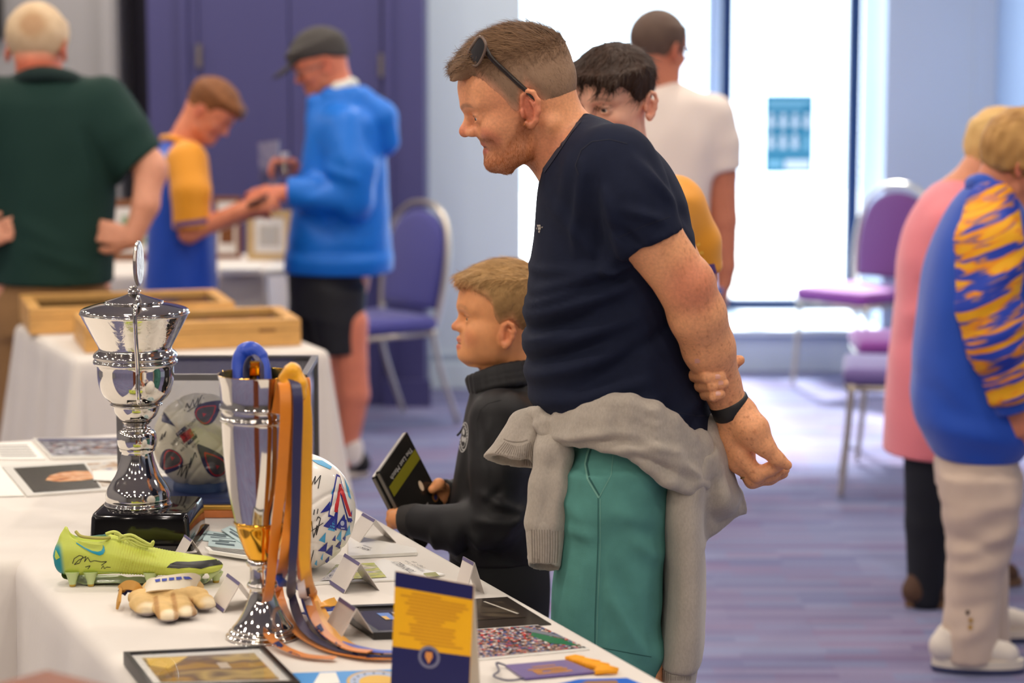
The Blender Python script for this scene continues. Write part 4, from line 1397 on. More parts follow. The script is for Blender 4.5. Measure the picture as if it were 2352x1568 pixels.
def glove_col(V):
    c = np.tile(np.array(lin((218, 182, 120))[:3]), (len(V), 1))
    for px, py in ((338, 1408), (390, 1424), (432, 1416), (478, 1396)):
        p = np.array(GP(px, py, .006))
        f = smoothstep(.022, .014, np.linalg.norm(V - p, axis=1))
        c = c * (1 - f[:, None]) + np.array(lin((238, 222, 190))[:3]) * f[:, None]
    for p0, p1 in (((357, 1380), (364, 1418)), ((398, 1380), (409, 1422)), ((438, 1378), (453, 1414))):
        a, b_ = np.array(GP(*p0, .02)), np.array(GP(*p1, .02))
        t = np.clip(((V - a) @ (b_ - a)) / ((b_ - a) @ (b_ - a)), 0, 1)
        d = np.linalg.norm((V - a - t[:, None] * (b_ - a))[:, :2], axis=1)
        c = blend(c, (168, 118, 62), .75 * smoothstep(.006, .002, d))
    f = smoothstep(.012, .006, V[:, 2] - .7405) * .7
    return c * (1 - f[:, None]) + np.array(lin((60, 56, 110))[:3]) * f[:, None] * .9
gl = sdf_obj('glove_body', S, .0025, M_tan, glove, colour=glove_col, disp=lambda V: .0014 * wob(V, 130) + .0007 * wob(V, 330, 5))
M_strap = mat('cream_strap', (232, 222, 200), .6)
sp = [GP(330, 1352, .022), GP(345, 1344, .040), GP(390, 1338, .046), GP(440, 1336, .042), GP(455, 1344, .026)]
cs = band('wrist_strap', sp, .030, M_strap, glove, lambda f: Vector((.25, 1, .7)).normalized(), .003)
bvS = bvh_of(cs)
M_bluep = mat('blue_print', (50, 70, 170), .5)
decal('strap_print', bvS, [[(356, 1331), (368, 1329), (368, 1335), (358, 1337)], [(372, 1329), (384, 1328), (383, 1334), (372, 1335)], [(388, 1327), (400, 1326), (400, 1332), (388, 1333)], [(404, 1325), (416, 1324), (418, 1330), (405, 1332)], [(420, 1324), (434, 1324), (442, 1330), (424, 1330)]], M_bluep, glove, .0008, 5)
tabp = [GP(322, 1360, .024), GP(310, 1346, .036), GP(290, 1344, .034), GP(276, 1358, .024), GP(272, 1390, .010)]
band('strap_tab', tabp, .016, mat('ochre_tab', (196, 144, 62), .6), glove, lambda f: Vector((.2, .5, .9)).normalized(), .004)
band('tab_lining', [GP(322, 1363, .020), GP(308, 1352, .030), GP(290, 1350, .028), GP(279, 1362, .020)], .015, mat('navy_lining', (34, 36, 92), .7), glove, lambda f: Vector((.2, .5, .9)).normalized(), .003)
# ------------------------------------------------------------------ flat things on the near table
def qpt(c, u, v, z=0.0):
    """c: near-left, near-right, far-right, far-left corners; u along, v away"""
    a = c[0] * (1 - u) + c[1] * u; b_ = c[3] * (1 - u) + c[2] * u
    p = a * (1 - v) + b_ * v
    return Vector((p.x, p.y, p.z + z))
def sheet(name, px4, th, m, label, cat, z0=.7405, group=None):
    c = [T(*p, z=z0 + th) for p in px4]
    ctr = sum(c, Vector()) / 4
    o = thing(name, label, cat, Vector((ctr.x, ctr.y, z0)), group)
    MB().slab(c, (0, 0, -1), th * .96).build('sheet', m, o)
    return o, c
def patch(name, c, uv, m, parent, z=.0006, holes=None):
    pts = [qpt(c, u, v, z) for u, v in uv]
    off = root_loc(parent)
    me = bpy.data.meshes.new(name)
    me.from_pydata([tuple(p - off) for p in pts], [], [tuple(range(len(pts)))])
    return link_mesh(name, me, m, parent)
def rect(u0, v0, u1, v1):
    return [(u0, v0), (u1, v0), (u1, v1), (u0, v1)]
def lines(name, c, rows, m, parent, z=.0008):
    """printed lines too small to read: one thin bar per line"""
    mb = MB()
    for u0, u1, v, h in rows:
        mb.quad(*[qpt(c, a, b_, z) for a, b_ in rect(u0, v, u1, v + h)])
    o = mb.build(name, m, parent)
    return o
M_paper = mat('white_paper', (238, 236, 230), .7)
M_gloss = mat('glossy_paper', (240, 238, 232), .22)
M_blk = mat('black_frame', (22, 20, 20), .3)
M_inkg = mat('grey_ink', (120, 116, 112), .7)
M_acr = mat('acrylic_white', (222, 214, 208), .25)
M_lav = mat('lavender_edge', (104, 96, 136), .4)

def photo_mat(name, cols, scale, stretch=(1, 1, 1), rough=.25, detail=2, voronoi=False):
    m = bpy.data.materials.new(name); m.use_nodes = True
    nt = m.node_tree; N, Lk = nt.nodes, nt.links
    b = N['Principled BSDF']; b.inputs['Roughness'].default_value = rough
    tc = N.new('ShaderNodeTexCoord'); mp = N.new('ShaderNodeMapping'); mp.inputs['Scale'].default_value = stretch
    Lk.new(tc.outputs['Object'], mp.inputs[0])
    if voronoi:
        t = N.new('ShaderNodeTexVoronoi'); t.inputs['Scale'].default_value = scale
        Lk.new(mp.outputs[0], t.inputs['Vector'])
        sp_ = N.new('ShaderNodeSeparateColor'); Lk.new(t.outputs['Color'], sp_.inputs[0])
        fac = sp_.outputs[0]
    else:
        t = N.new('ShaderNodeTexNoise'); t.inputs['Scale'].default_value = scale; t.inputs['Detail'].default_value = detail
        Lk.new(mp.outputs[0], t.inputs['Vector'])
        r = N.new('ShaderNodeMapRange'); r.inputs['From Min'].default_value = .3; r.inputs['From Max'].default_value = .7
        Lk.new(t.outputs['Fac'], r.inputs[0]); fac = r.outputs[0]
    cr = N.new('ShaderNodeValToRGB')
    el = cr.color_ramp.elements
    while len(el) > 1:
        el.remove(el[-1])
    n = len(cols)
    el[0].position = 0; el[0].color = lin(cols[0])
    for i, c in enumerate(cols[1:], 1):
        e = el.new(i / n if voronoi else i / (n - 1)); e.color = lin(c)
    if voronoi:
        cr.color_ramp.interpolation = 'CONSTANT'
    Lk.new(fac, cr.inputs[0]); Lk.new(cr.outputs[0], b.inputs['Base Color'])
    return m

# left: white card, print of players, open spread with an orange picture
o, c = sheet('paper_card', [(-60, 1140), (56, 1137), (-2, 1066), (-60, 1068)], .003, M_paper, 'white card lying flat at the left edge under the spread with the orange picture', 'card')
o, c = sheet('text_sheet', [(-40, 1054), (104, 1054), (70, 1016), (-40, 1018)], .002, M_paper, 'white sheet of typed lines lying at the left edge of the table', 'paper')
lines('typed_lines', c, [(.30, .9, .15 + .16 * k, .05) for k in range(5)], M_inkg, o)
o, c = sheet('photo_print', [(118, 1050), (285, 1048), (285, 1003), (76, 1006)], .006, M_gloss, 'glossy print of a crowd of players at the far left, partly behind the glass case', 'photo')
patch('picture', c, rect(.03, .08, .99, .95), photo_mat('players_print', [(60, 70, 120), (210, 210, 214), (120, 116, 130), (40, 40, 60), (176, 110, 66)], 38, (1, 2.4, 1)), o)
patch('caption_band', c, rect(.03, .82, .99, .95), mat('navy_band', (50, 50, 92), .4), o, .001)
o, c = sheet('open_spread', [(62, 1137), (330, 1118), (290, 1052), (5, 1070)], .004, M_gloss, 'open glossy spread with an orange picture on black, lying left of the trophy plinth', 'magazine')
patch('picture', c, rect(.07, .06, .64, .90), photo_mat('dark_picture', [(30, 28, 24), (52, 46, 36), (40, 36, 28)], 9), o)
orange = photo_mat('orange_picture', [(150, 76, 40), (222, 150, 92), (240, 190, 140), (196, 108, 58)], 26, (1, 2, 1))
patch('orange_shape', c, [(.24, .42), (.34, .34), (.52, .33), (.64, .36), (.64, .62), (.52, .66), (.40, .64), (.30, .56)], orange, o, .001)
patch('picture', c, rect(.66, .10, .98, .90), photo_mat('shirt_picture', [(60, 70, 130), (226, 220, 210), (180, 150, 120), (232, 226, 216)], 20), o)
MB().slab([qpt(c, .62, .30, .002), qpt(c, .80, .14, .006), qpt(c, .86, .44, .010), qpt(c, .66, .58, .003)], (0, 0, 1), .0008).build('curled_page', M_paper, o)

# pale blue leaflets and a folded newspaper behind the cup
M_ice = mat('ice_blue_paper', (196, 218, 220), .6)
for k, (q, lab) in enumerate(((((466, 1240), (566, 1252), (552, 1228), (462, 1216)), 'ice blue printed leaflet under two others, beside the black plinth'),
                     (((478, 1252), (560, 1262), (556, 1240), (480, 1234)), 'ice blue printed leaflet nearest the lime boot toe'),
                     (((508, 1216), (572, 1258), (600, 1244), (530, 1206)), 'ice blue printed leaflet slanting on top of the pile behind the slender cup'))):
    o, c = sheet('leaflet', q, .0016, M_ice, lab, 'leaflet', z0=.7405 + .0018 * k, group='ice blue leaflets')
    lines('print', c, [(.2, .75, .25, .18), (.1, .6, .55, .10), (.3, .8, .72, .08)], mat('slate_ink', (92, 110, 118), .7), o)
o, c = sheet('folded_newspaper', [(480, 1264), (585, 1280), (572, 1262), (470, 1255)], .006, M_paper, 'folded newspaper edge between the boot toe and the slender cup', 'newspaper', z0=.746)
lines('print', c, [(.1, .9, .2 + .2 * k, .09) for k in range(4)], M_inkg, o)

# programme with plastic cover, right of the white ball
o, c = sheet('paper_programme', [(800, 1276), (958, 1268), (955, 1258), (800, 1226)], .006, M_gloss, 'white programme in a plastic sleeve beside the white football', 'programme')
kelly = o
o, c = sheet('signed_card', [(716, 1340), (938, 1329), (1022, 1318), (880, 1283)], .003, M_gloss, 'cream card with a green player picture and printed name, in the middle of the table', 'signed card')
c = [T(*p, z=.744) for p in ((716, 1340), (1000, 1326), (905, 1284), (770, 1290))]
patch('picture', c, rect(.06, .12, .62, .86), photo_mat('pitch_picture', [(176, 190, 70), (206, 200, 90), (150, 160, 80), (226, 214, 180), (120, 120, 150)], 30, (1, 2, 1)), o)
patch('silver_foil', c, [(.05, .1), (.34, .1), (.26, .6), (.10, .7)], photo_mat('foil', [(236, 230, 226), (190, 186, 196), (240, 236, 232), (120, 120, 140)], 30, (4, 1, 1)), o, .001)
def words(body, p0, p1, h, m, parent, z=.7452):
    """line of print lying on the table from pixel p0 to p1 (reading direction), letters' tops away from reader at left of it"""
    a, b_ = T(*p0, z=z), T(*p1, z=z)
    x = b_ - a
    return lettering('lettering', body, a, x, Vector((-x.y, x.x, 0)), h, m, parent, width=x.length)
M_dark = mat('dark_ink', (70, 66, 70), .7)
words('KELLY', (852, 1262), (826, 1254), .014, M_dark, kelly, .7473)
words('Shrewsbury', (856, 1258), (836, 1251), .008, M_inkg, kelly, .7473)
words('TONY KELLY', (958, 1313), (914, 1288), .020, M_dark, o)
words('Shrewsbury Town', (976, 1310), (934, 1287), .010, M_inkg, o)
words('1987 - 89', (978, 1303), (952, 1288), .010, M_inkg, o)
patch('crest', [T(980, 1324, .7445), T(1010, 1322, .7445), T(1000, 1313, .7445), T(972, 1316, .7445)], rect(0, 0, 1, 1), mat('gold_blue_print', (150, 150, 96), .6), o, 0)

# tent cards: ridge runs along the table, one leaf to each side
def tent(label, px, py, L=.075, hgt=.047, spread=.030, turn=0.0, fold=None):
    """px,py: where the near left foot of the card stands"""
    a = T(px, py, .7405)
    D = (-DV * math.cos(turn) + EV * math.sin(turn)).normalized(); Ee = Vector((-D.y, D.x, 0))
    # a = far end of the left foot; card runs towards the camera
    t = thing('tent_card', label, 'place card', a, 'folded place cards')
    r0 = a + Ee * spread + Vector((0, 0, hgt)); r1 = r0 + D * L
    l0, l1 = a, a + D * L
    q0 = a + Ee * spread * 2.1; q1 = q0 + D * L
    nl = (r0 - l0).cross(l1 - l0).normalized()
    if nl.z < 0: nl = -nl
    MB().slab([l0, l1, r1, r0], nl, .0016).build('front_leaf', M_acr, t)
    MB().slab([q0, r0, r1, q1], Vector((0, 0, -1)), .0014).build('back_leaf', M_acr, t)
    for s, w in ((0, .10), (.90, .10)):
        MB().quad(*(l0.lerp(r0, s) + nl * .0022, l1.lerp(r1, s) + nl * .0022, l1.lerp(r1, s + w) + nl * .0022, l0.lerp(r0, s + w) + nl * .0022)).build('border', M_lav, t)
    return t
tent('folded white place card beside the goalkeeper glove', 486, 1384)
tent('folded white place card in front of the signed cream card', 757, 1340, .080, .05)
tent('folded white place card right of the white football near the table edge', 794, 1236, .07, .045, .036)
tent('folded white place card between the ribbons and the black picture frame', 742, 1449, .080, .052)
tent('folded white place card peeping out behind the boot toe', 402, 1272, .05, .034, .02)
tent('folded white place card behind the yellow information card', 1046, 1352, .05, .055, .016)

# folded blue and amber ribbon, dark framed picture, dark print
fr = thing('folded_ribbon', 'short folded blue and amber ribbon lying on the corner of the black frame', 'ribbon', T(755, 1395))
band('ribbon', [T(700, 1410, .752), T(735, 1398, .756), T(795, 1388, .752)], .022, M_rib_b, fr, lambda f: Vector((.2, 1, .1)), .002)
band('ribbon', [T(715, 1398, .760), T(745, 1388, .764), T(772, 1380, .760)], .014, M_rib_y, fr, lambda f: Vector((.2, 1, .1)), .002)
def frame_flat(name, label, px4, th, rail, m, cat='picture frame', z0=.7405, mount=None):
    c = [T(*p, z=z0 + th) for p in px4]
    ctr = sum(c, Vector()) / 4
    o = thing(name, label, cat, Vector((ctr.x, ctr.y, z0)))
    k = 4
    ins_ = []
    for i in range(4):
        p = c[i]; a = (c[(i + 1) % 4] - p).normalized(); b_ = (c[(i - 1) % 4] - p).normalized()
        s = rail / max(a.cross(b_).length, .2)
        ins_.append(p + a * s + b_ * s)
    for i in range(4):
        j = (i + 1) % 4
        MB().slab([c[i], c[j], ins_[j], ins_[i]], (0, 0, -1), th).build('frame_rail', m, o)
    dn = Vector((0, 0, -.004))
    MB().slab([p + dn for p in ins_], (0, 0, -1), .003).build('mount', mount or M_paper, o)
    return o, [p + dn for p in ins_]
o, c = frame_flat('framed_picture', 'black framed picture with a small blue and gold badge between the ribbons and yellow card', [(858, 1452), (1075, 1446), (1000, 1382), (765, 1390)], .012, .012, M_blk, mount=mat('grey_black', (62, 60, 62), .12))
patch('badge', c, rect(.30, .50, .44, .78), mat('blue_gold', (60, 110, 190), .4), o)
patch('badge', c, rect(.30, .50, .36, .64), mat('gold_patch', (214, 166, 60), .4), o, .001)
patch('picture', c, rect(.48, .52, .60, .80), mat('pale_picture', (160, 156, 158), .4), o)
o, c = sheet('dark_print', [(1040, 1444), (1266, 1432), (1165, 1370), (1000, 1380)], .002, mat('dark_gloss', (46, 42, 38), .2), 'dark glossy print reaching the table edge in front of the boy', 'photo')
patch('picture', c, rect(.3, .25, .85, .85), photo_mat('night_picture', [(40, 36, 32), (78, 70, 58), (36, 32, 30), (92, 82, 66)], 7, (1, 3, 1), .2), o)
patch('white_streak', c, [(.60, .86), (.63, .87), (.83, .38), (.80, .37)], mat('pale_streak', (190, 184, 172), .4), o, .001)
o, c = sheet('crowd_photo', [(1040, 1520), (1356, 1490), (1235, 1434), (1040, 1448)], .0016, M_gloss, 'colour photo of a packed crowd with a strip of green, right of the yellow card', 'photo')
patch('crowd_picture', c, rect(.02, .05, .99, .97), photo_mat('crowd_print', [(40, 38, 46), (200, 180, 170), (196, 46, 44), (70, 90, 150), (150, 100, 80), (226, 222, 220), (60, 56, 60), (176, 130, 110), (90, 110, 150), (30, 30, 36), (140, 120, 116)], 250, (1, .8, 1), .3, voronoi=True), o)
patch('green_strip', c, [(.80, .30), (.97, .10), (.94, .42), (.80, .72), (.74, .62)], mat('pitch_green', (30, 110, 72), .4), o, .001)
patch('grey_stand', c, [(.78, .75), (.96, .42), (.985, .5), (.80, .95), (.74, .95)], mat('stand_grey', (120, 126, 138), .4), o, .0011)

# pennants
def pennant(label, px, m, th=.0016, z0=.7405):
    c = [T(*p, z=z0 + .004) for p in px]
    o = thing('pennant', label, 'pennant', sum(c, Vector()) / len(c))
    MB().slab(c, (0, 0, -1), .003).build('cloth', m, o)
    return o, c
M_pur = mat('purple_satin', (104, 84, 150), .4, sheen=.3)
o, c = pennant('small purple pennant with amber fringe and a looped cord near the table edge', [(1160, 1526), (1205, 1557), (1366, 1542), (1300, 1514)], M_pur)
M_fr = mat('amber_fringe', (244, 164, 22), .7)
fv = [T(1300, 1514, .7445), T(1374, 1536, .7445), T(1366, 1543, .7445)]
for i in range(13):
    f = i / 12
    a = fv[0].lerp(fv[1], min(f * 1.25, 1)) if f < .8 else fv[1].lerp(fv[2], (f - .8) / .2)
    d = Vector((.028 + .006 * math.sin(i * 2.2), .008 * math.cos(i * 1.7), .0))
    MB().tube([a, a + d * .5 + Vector((0, 0, .002)), a + d], [.0052, .005, .003], 6).build('tassel', M_fr, o, True)
mb = MB().tube(catmull([T(1160, 1527, .747), T(1140, 1522, .747), T(1146, 1540, .747), T(1134, 1552, .747), T(1165, 1562, .747), T(1205, 1558, .747)], 6), .0016, 6)
mb.build('cord', M_rib_n, o, True)
cp = [T(1176, 1528, .7447), T(1216, 1556, .7447), T(1345, 1543, .7447), T(1290, 1517, .7447)]
for (u0, u1, v0, v1) in ((.42, .50, .15, .8), (.54, .60, .2, .85), (.60, .70, .2, .35), (.64, .70, .5, .8), (.74, .84, .2, .85), (.24, .30, .3, .75)):
    patch('gold_letter', cp, rect(u0, v0, u1, v1), mat('gold_embroidery', (196, 136, 66), .6), o, .0004)
o, c = pennant('bright blue pennant at the bottom edge beside the purple one', [(1190, 1590), (1510, 1584), (1440, 1556), (1330, 1559)], mat('bright_blue_cloth', (20, 96, 200), .5))
patch('picture', c, rect(.3, .1, .75, .8), mat('tan_picture', (150, 110, 80), .5), o)
o, c = pennant('sky blue banner with a round gold crest at the bottom edge beside the yellow card', [(700, 1600), (960, 1596), (915, 1536), (672, 1545)], mat('sky_banner', (70, 150, 220), .5))
patch('white_corner', c, [(.12, .45), (.25, .95), (.40, .95), (.38, .5)], M_paper, o)
def ringpts(cu, cv, ru, rv, n=24):
    return [(cu + ru * math.cos(6.283 * i / n), cv + rv * math.sin(6.283 * i / n)) for i in range(n)]
patch('crest_rim', c, ringpts(.74, .46, .30, .50), mat('gold_ring', (214, 170, 70), .5), o, .0008)
patch('crest_band', c, ringpts(.74, .46, .275, .455), mat('pale_blue_ring', (170, 186, 214), .5), o, .0011)
patch('crest_centre', c, ringpts(.74, .46, .19, .30), mat('gold_disc', (226, 180, 60), .5), o, .0014)
for k in range(16):
    a = 6.283 * k / 16
    patch('crest_letter', c, ringpts(.74 + .232 * math.cos(a), .46 + .38 * math.sin(a), .012, .03, 6), M_navyprint, o, .0016)

# black framed gold picture in front, wooden corner
o, c = frame_flat('gold_picture_frame', 'black framed gold picture with white mount lying at the bottom left of the table', [(342, 1572), (690, 1565), (605, 1480), (283, 1496)], .020, .008, M_blk, mount=M_gloss)
patch('picture', c, rect(.07, .10, .93, .88), photo_mat('gold_picture', [(140, 112, 60), (190, 150, 70), (120, 98, 76), (206, 178, 110), (104, 88, 72)], 9, (1, 1.6, 1), .12), o)
patch('pale_glow', c, [(.08, .62), (.2, .5), (.42, .86), (.1, .86)], mat('gold_light', (230, 190, 80), .3), o, .001)
patch('pale_panel', c, rect(.58, .45, .66, .62), mat('pale_panel', (200, 184, 160), .3), o, .0012)
gp = [patch('glass_sheet', c, rect(0, 0, 1, 1), glass_mat('frame_glass', (1, 1, 1), .05), o, .003)]
ws = P(108, 1536, 2.62)
wd = thing('wooden_stand', 'brown polished wooden stand, its corner showing at the bottom left edge', 'stand', Vector((ws.x, ws.y, 0)))
wx_, wy_ = Vector((.78, -.62, 0)).normalized(), Vector((-.62, -.78, 0)).normalized()
M_bw = mat('brown_wood', (132, 66, 30), .5, noise=(16, .25, (1, 1, 6)))
wcn = Vector((ws.x, ws.y, 0)) + wx_ * .15 + wy_ * .15
MB().box(wcn + Vector((0, 0, ws.z - .015)), (.30, .30, .03), wx_, wy_, bev=.004).build('top_board', M_bw, wd)
MB().box(wcn + Vector((0, 0, (ws.z - .03) / 2)), (.24, .24, ws.z - .03), wx_, wy_).build('post', M_bw, wd)
MB().box(wcn + Vector((0, 0, .02)), (.30, .30, .04), wx_, wy_, bev=.004).build('foot_board', M_bw, wd)

# yellow and navy information card standing close to the camera
YK = 3.36
kb0 = P(906, 1660, YK + .02); kb1 = P(1088, 1700, YK - .02)
kb0.z = kb1.z = .7405
k0t = P(908, 1311, YK + .05); k1t = P(1088, 1344, YK + .01)
card = thing('information_card', 'standing yellow and navy information card with lines of print and a round crest', 'information card', (kb0 + kb1) / 2)
ex = (kb1 - kb0)
ex.z = 0
zt = (k0t.z + k1t.z) / 2
lean = Vector((-ex.y, ex.x, 0)).normalized()
if lean.y < 0: lean = -lean
t0 = k0t.copy(); t1 = k1t.copy()
kb0 = t0 - lean * .022; kb1 = t1 - lean * .022
kb0.z = kb1.z = .7405
M_yel = mat('amber_card', (238, 176, 12), .4)
M_nav = mat('navy_card', (16, 20, 84), .4)
fcn = (kb1 - kb0).cross(t0 - kb0).normalized()
if fcn.y > 0: fcn = -fcn
MB().slab([kb0, kb1, t1, t0], -fcn, .0012).build('front_leaf', M_yel, card)
r0 = kb0 + lean * .050; r1 = kb1 + lean * .050
MB().slab([r0 + (r1 - r0) * .0, r1, t1 + lean * .002, t0 + lean * .002], lean, .0012).build('back_leaf', M_paper, card)
cc = [kb0, kb1, t1, t0]
def cq(u, v, o=.0006):
    a = kb0 * (1 - u) + kb1 * u; b_ = t0 * (1 - u) + t1 * u
    return a * (1 - v) + b_ * v + fcn * o
def card_patch(name, uv, m, o=.0006):
    return MB().add([cq(u, v, o) for u, v in uv], [tuple(range(len(uv)))]).build(name, m, card)
card_patch('navy_band', rect(0, .875, 1, 1), M_nav)
card_patch('navy_band', rect(0, 0, 1, .385), M_nav)
M_och = mat('ochre_print', (204, 140, 10), .5)
rows_ = [(.22, .60), (.08, .92), (.18, .95), (.14, .88), (.20, .80), (.18, .84), (.16, .80), (.26, .66), (.30, .62), (.20, .80), (.22, .78), (.22, .80), (.08, .76), (.28, .80), (.36, .90)]
for k, (a, b_) in enumerate(rows_):
    v = .835 - k * .0285
    card_patch('print_line', rect(a, v, b_, v + .014), M_och)
card_patch('crest_ring', ringpts(.48, .335, .14, .095), mat('grey_blue_ring', (110, 110, 140), .5), .0012)
card_patch('crest_centre', ringpts(.48, .335, .10, .068), M_nav, .0017)
card_patch('crest_mark', [(.48, .28), (.53, .34), (.52, .38), (.44, .38), (.43, .34)], mat('orange_mark', (214, 140, 70), .5), .0022)

# ------------------------------------------------------------------ pictures and papers on the far table
M_brown = mat('brown_frame_wood', (134, 82, 44), .5)
M_pale = mat('pale_frame_wood', (206, 176, 122), .5)
def standing(label, px0, px1, py0, py1, Y, m, picm, lean=.08, mount=True, zbase=.745):
    x0, x1 = XW(px0, Y), XW(px1, Y)
    h = P(0, py0, Y).z - zbase; w = x1 - x0
    o = thing('picture_frame', label, 'picture frame', ((x0 + x1) / 2, Y, zbase), 'pictures on the far table')
    U = Vector((0, lean, 1)).normalized(); Nn = Vector((0, -1, lean)).normalized()
    a = Vector((x0, Y, zbase)); X = Vector((1, 0, 0))
    rail = min(.03, w * .16)
    for s in (0, 1):
        MB().box(a + X * (w / 2) + U * (rail / 2 + s * (h - rail)), (w, .018, rail), X, -Nn, U, bev=.002).build('frame_rail', m, o)
        MB().box(a + X * (rail / 2 + s * (w - rail)) + U * (h / 2), (rail, .018, h - 2 * rail), X, -Nn, U, bev=.002).build('frame_rail', m, o)
    MB().box(a + X * (w / 2) + U * (h / 2), (w - 2 * rail, .006, h - 2 * rail), X, -Nn, U).build('mount', M_paper, o)
    if picm:
        MB().box(a + X * (w / 2) + U * (h / 2) + Nn * .004, ((w - 2 * rail) * .68, .002, (h - 2 * rail) * .6), X, -Nn, U).build('picture', picm, o)
    return o
land = photo_mat('landscape_print', [(170, 190, 150), (220, 224, 220), (120, 150, 90), (200, 210, 216)], 12, (1, 1, 3))
standing('brown framed landscape picture behind the elbow of the man in green', 244, 372, 458, 618, 9.72, M_brown, land)
standing('dark brown framed picture behind the forearm of the youth in the blue and amber shirt', 486, 552, 452, 600, 9.80, M_brown, photo_mat('brown_print', [(110, 66, 40), (146, 96, 60)], 9))
standing('pale framed picture beside the blue jacket on the far table', 566, 668, 484, 604, 9.74, M_pale, photo_mat('sand_print', [(214, 204, 180), (190, 190, 186), (206, 186, 150)], 9))
for k, (q, lab) in enumerate(((((505, 620), (600, 618), (600, 604), (510, 605)), 'stack of white papers on the far table below the pale framed picture'), (((606, 622), (662, 620), (657, 606), (610, 607)), 'white folder on the far table against the blue jacket hem'))):
    o, c = sheet('paper_stack', q, .02, M_paper, lab, 'papers')
# ------------------------------------------------------------------ people: shared head, hand, hair builders
def smin(a, b, k):
    h = np.maximum(k - np.abs(a - b), 0) / k
    return np.minimum(a, b) - h * h * k * .25
HEAD = dict(cran=((-.006, 0, .050), (.098, .0755, .088)),
            face=[(.075, .095, .068), (.035, .096, .071), (.012, .084, .070), (-.020, .086, .066), (-.042, .081, .060), (-.066, .080, .047), (-.080, .075, .034), (-.090, .064, .018)],
            backx=[(.075, -.06), (.0, -.05), (-.042, -.03), (-.066, .0), (-.09, .045)],
            eye=(.0775, .0315, .012), nasion=(.091, .022), tip=(.1125, -.010), nbase=(.100, -.021), mouth=(.0845, -.040), chin=(.077, -.072),
            jaw=(.012, .050, -.052), ear=(-.010, .0775, .006), ears=1.0, lip=1.0, nosew=1.0, open=.0012)
def skull_fn(L):
    (cx, cy, cz), (rx, ry, rz) = L['cran']
    fz = sorted(L['face']); zs = np.array([f[0] for f in fz]); fx = np.array([f[1] for f in fz]); fw = np.array([f[2] for f in fz])
    bz = sorted(L['backx']); zb = np.array([b[0] for b in bz]); bx = np.array([b[1] for b in bz])
    def fn(x, y, z):
        k0 = np.sqrt(((x - cx) / rx) ** 2 + (y / ry) ** 2 + ((z - cz) / rz) ** 2)
        k1 = np.sqrt(((x - cx) / rx ** 2) ** 2 + (y / ry ** 2) ** 2 + ((z - cz) / rz ** 2) ** 2) + 1e-9
        d1 = k0 * (k0 - 1) / k1
        f = cub(zs, fx, z); w = cub(zs, fw, z); b = np.interp(z, zb, bx)
        xc = (f + b) / 2; hx = np.maximum((f - b) / 2, 1e-3)
        ax = np.abs(x - xc) / hx; ay = np.abs(y) / w
        ee = np.where(x > xc, 1.78 + .5 * smoothstep(.02, .06, z), 2.3)
        q = (ax ** ee + ay ** ee) ** (1 / ee)
        d2 = (q - 1) * np.minimum(hx, w)
        d2 = np.maximum(d2, np.maximum(zs[0] - z, z - zs[-1]))
        return smin(d1, d2, .025)
    return fn
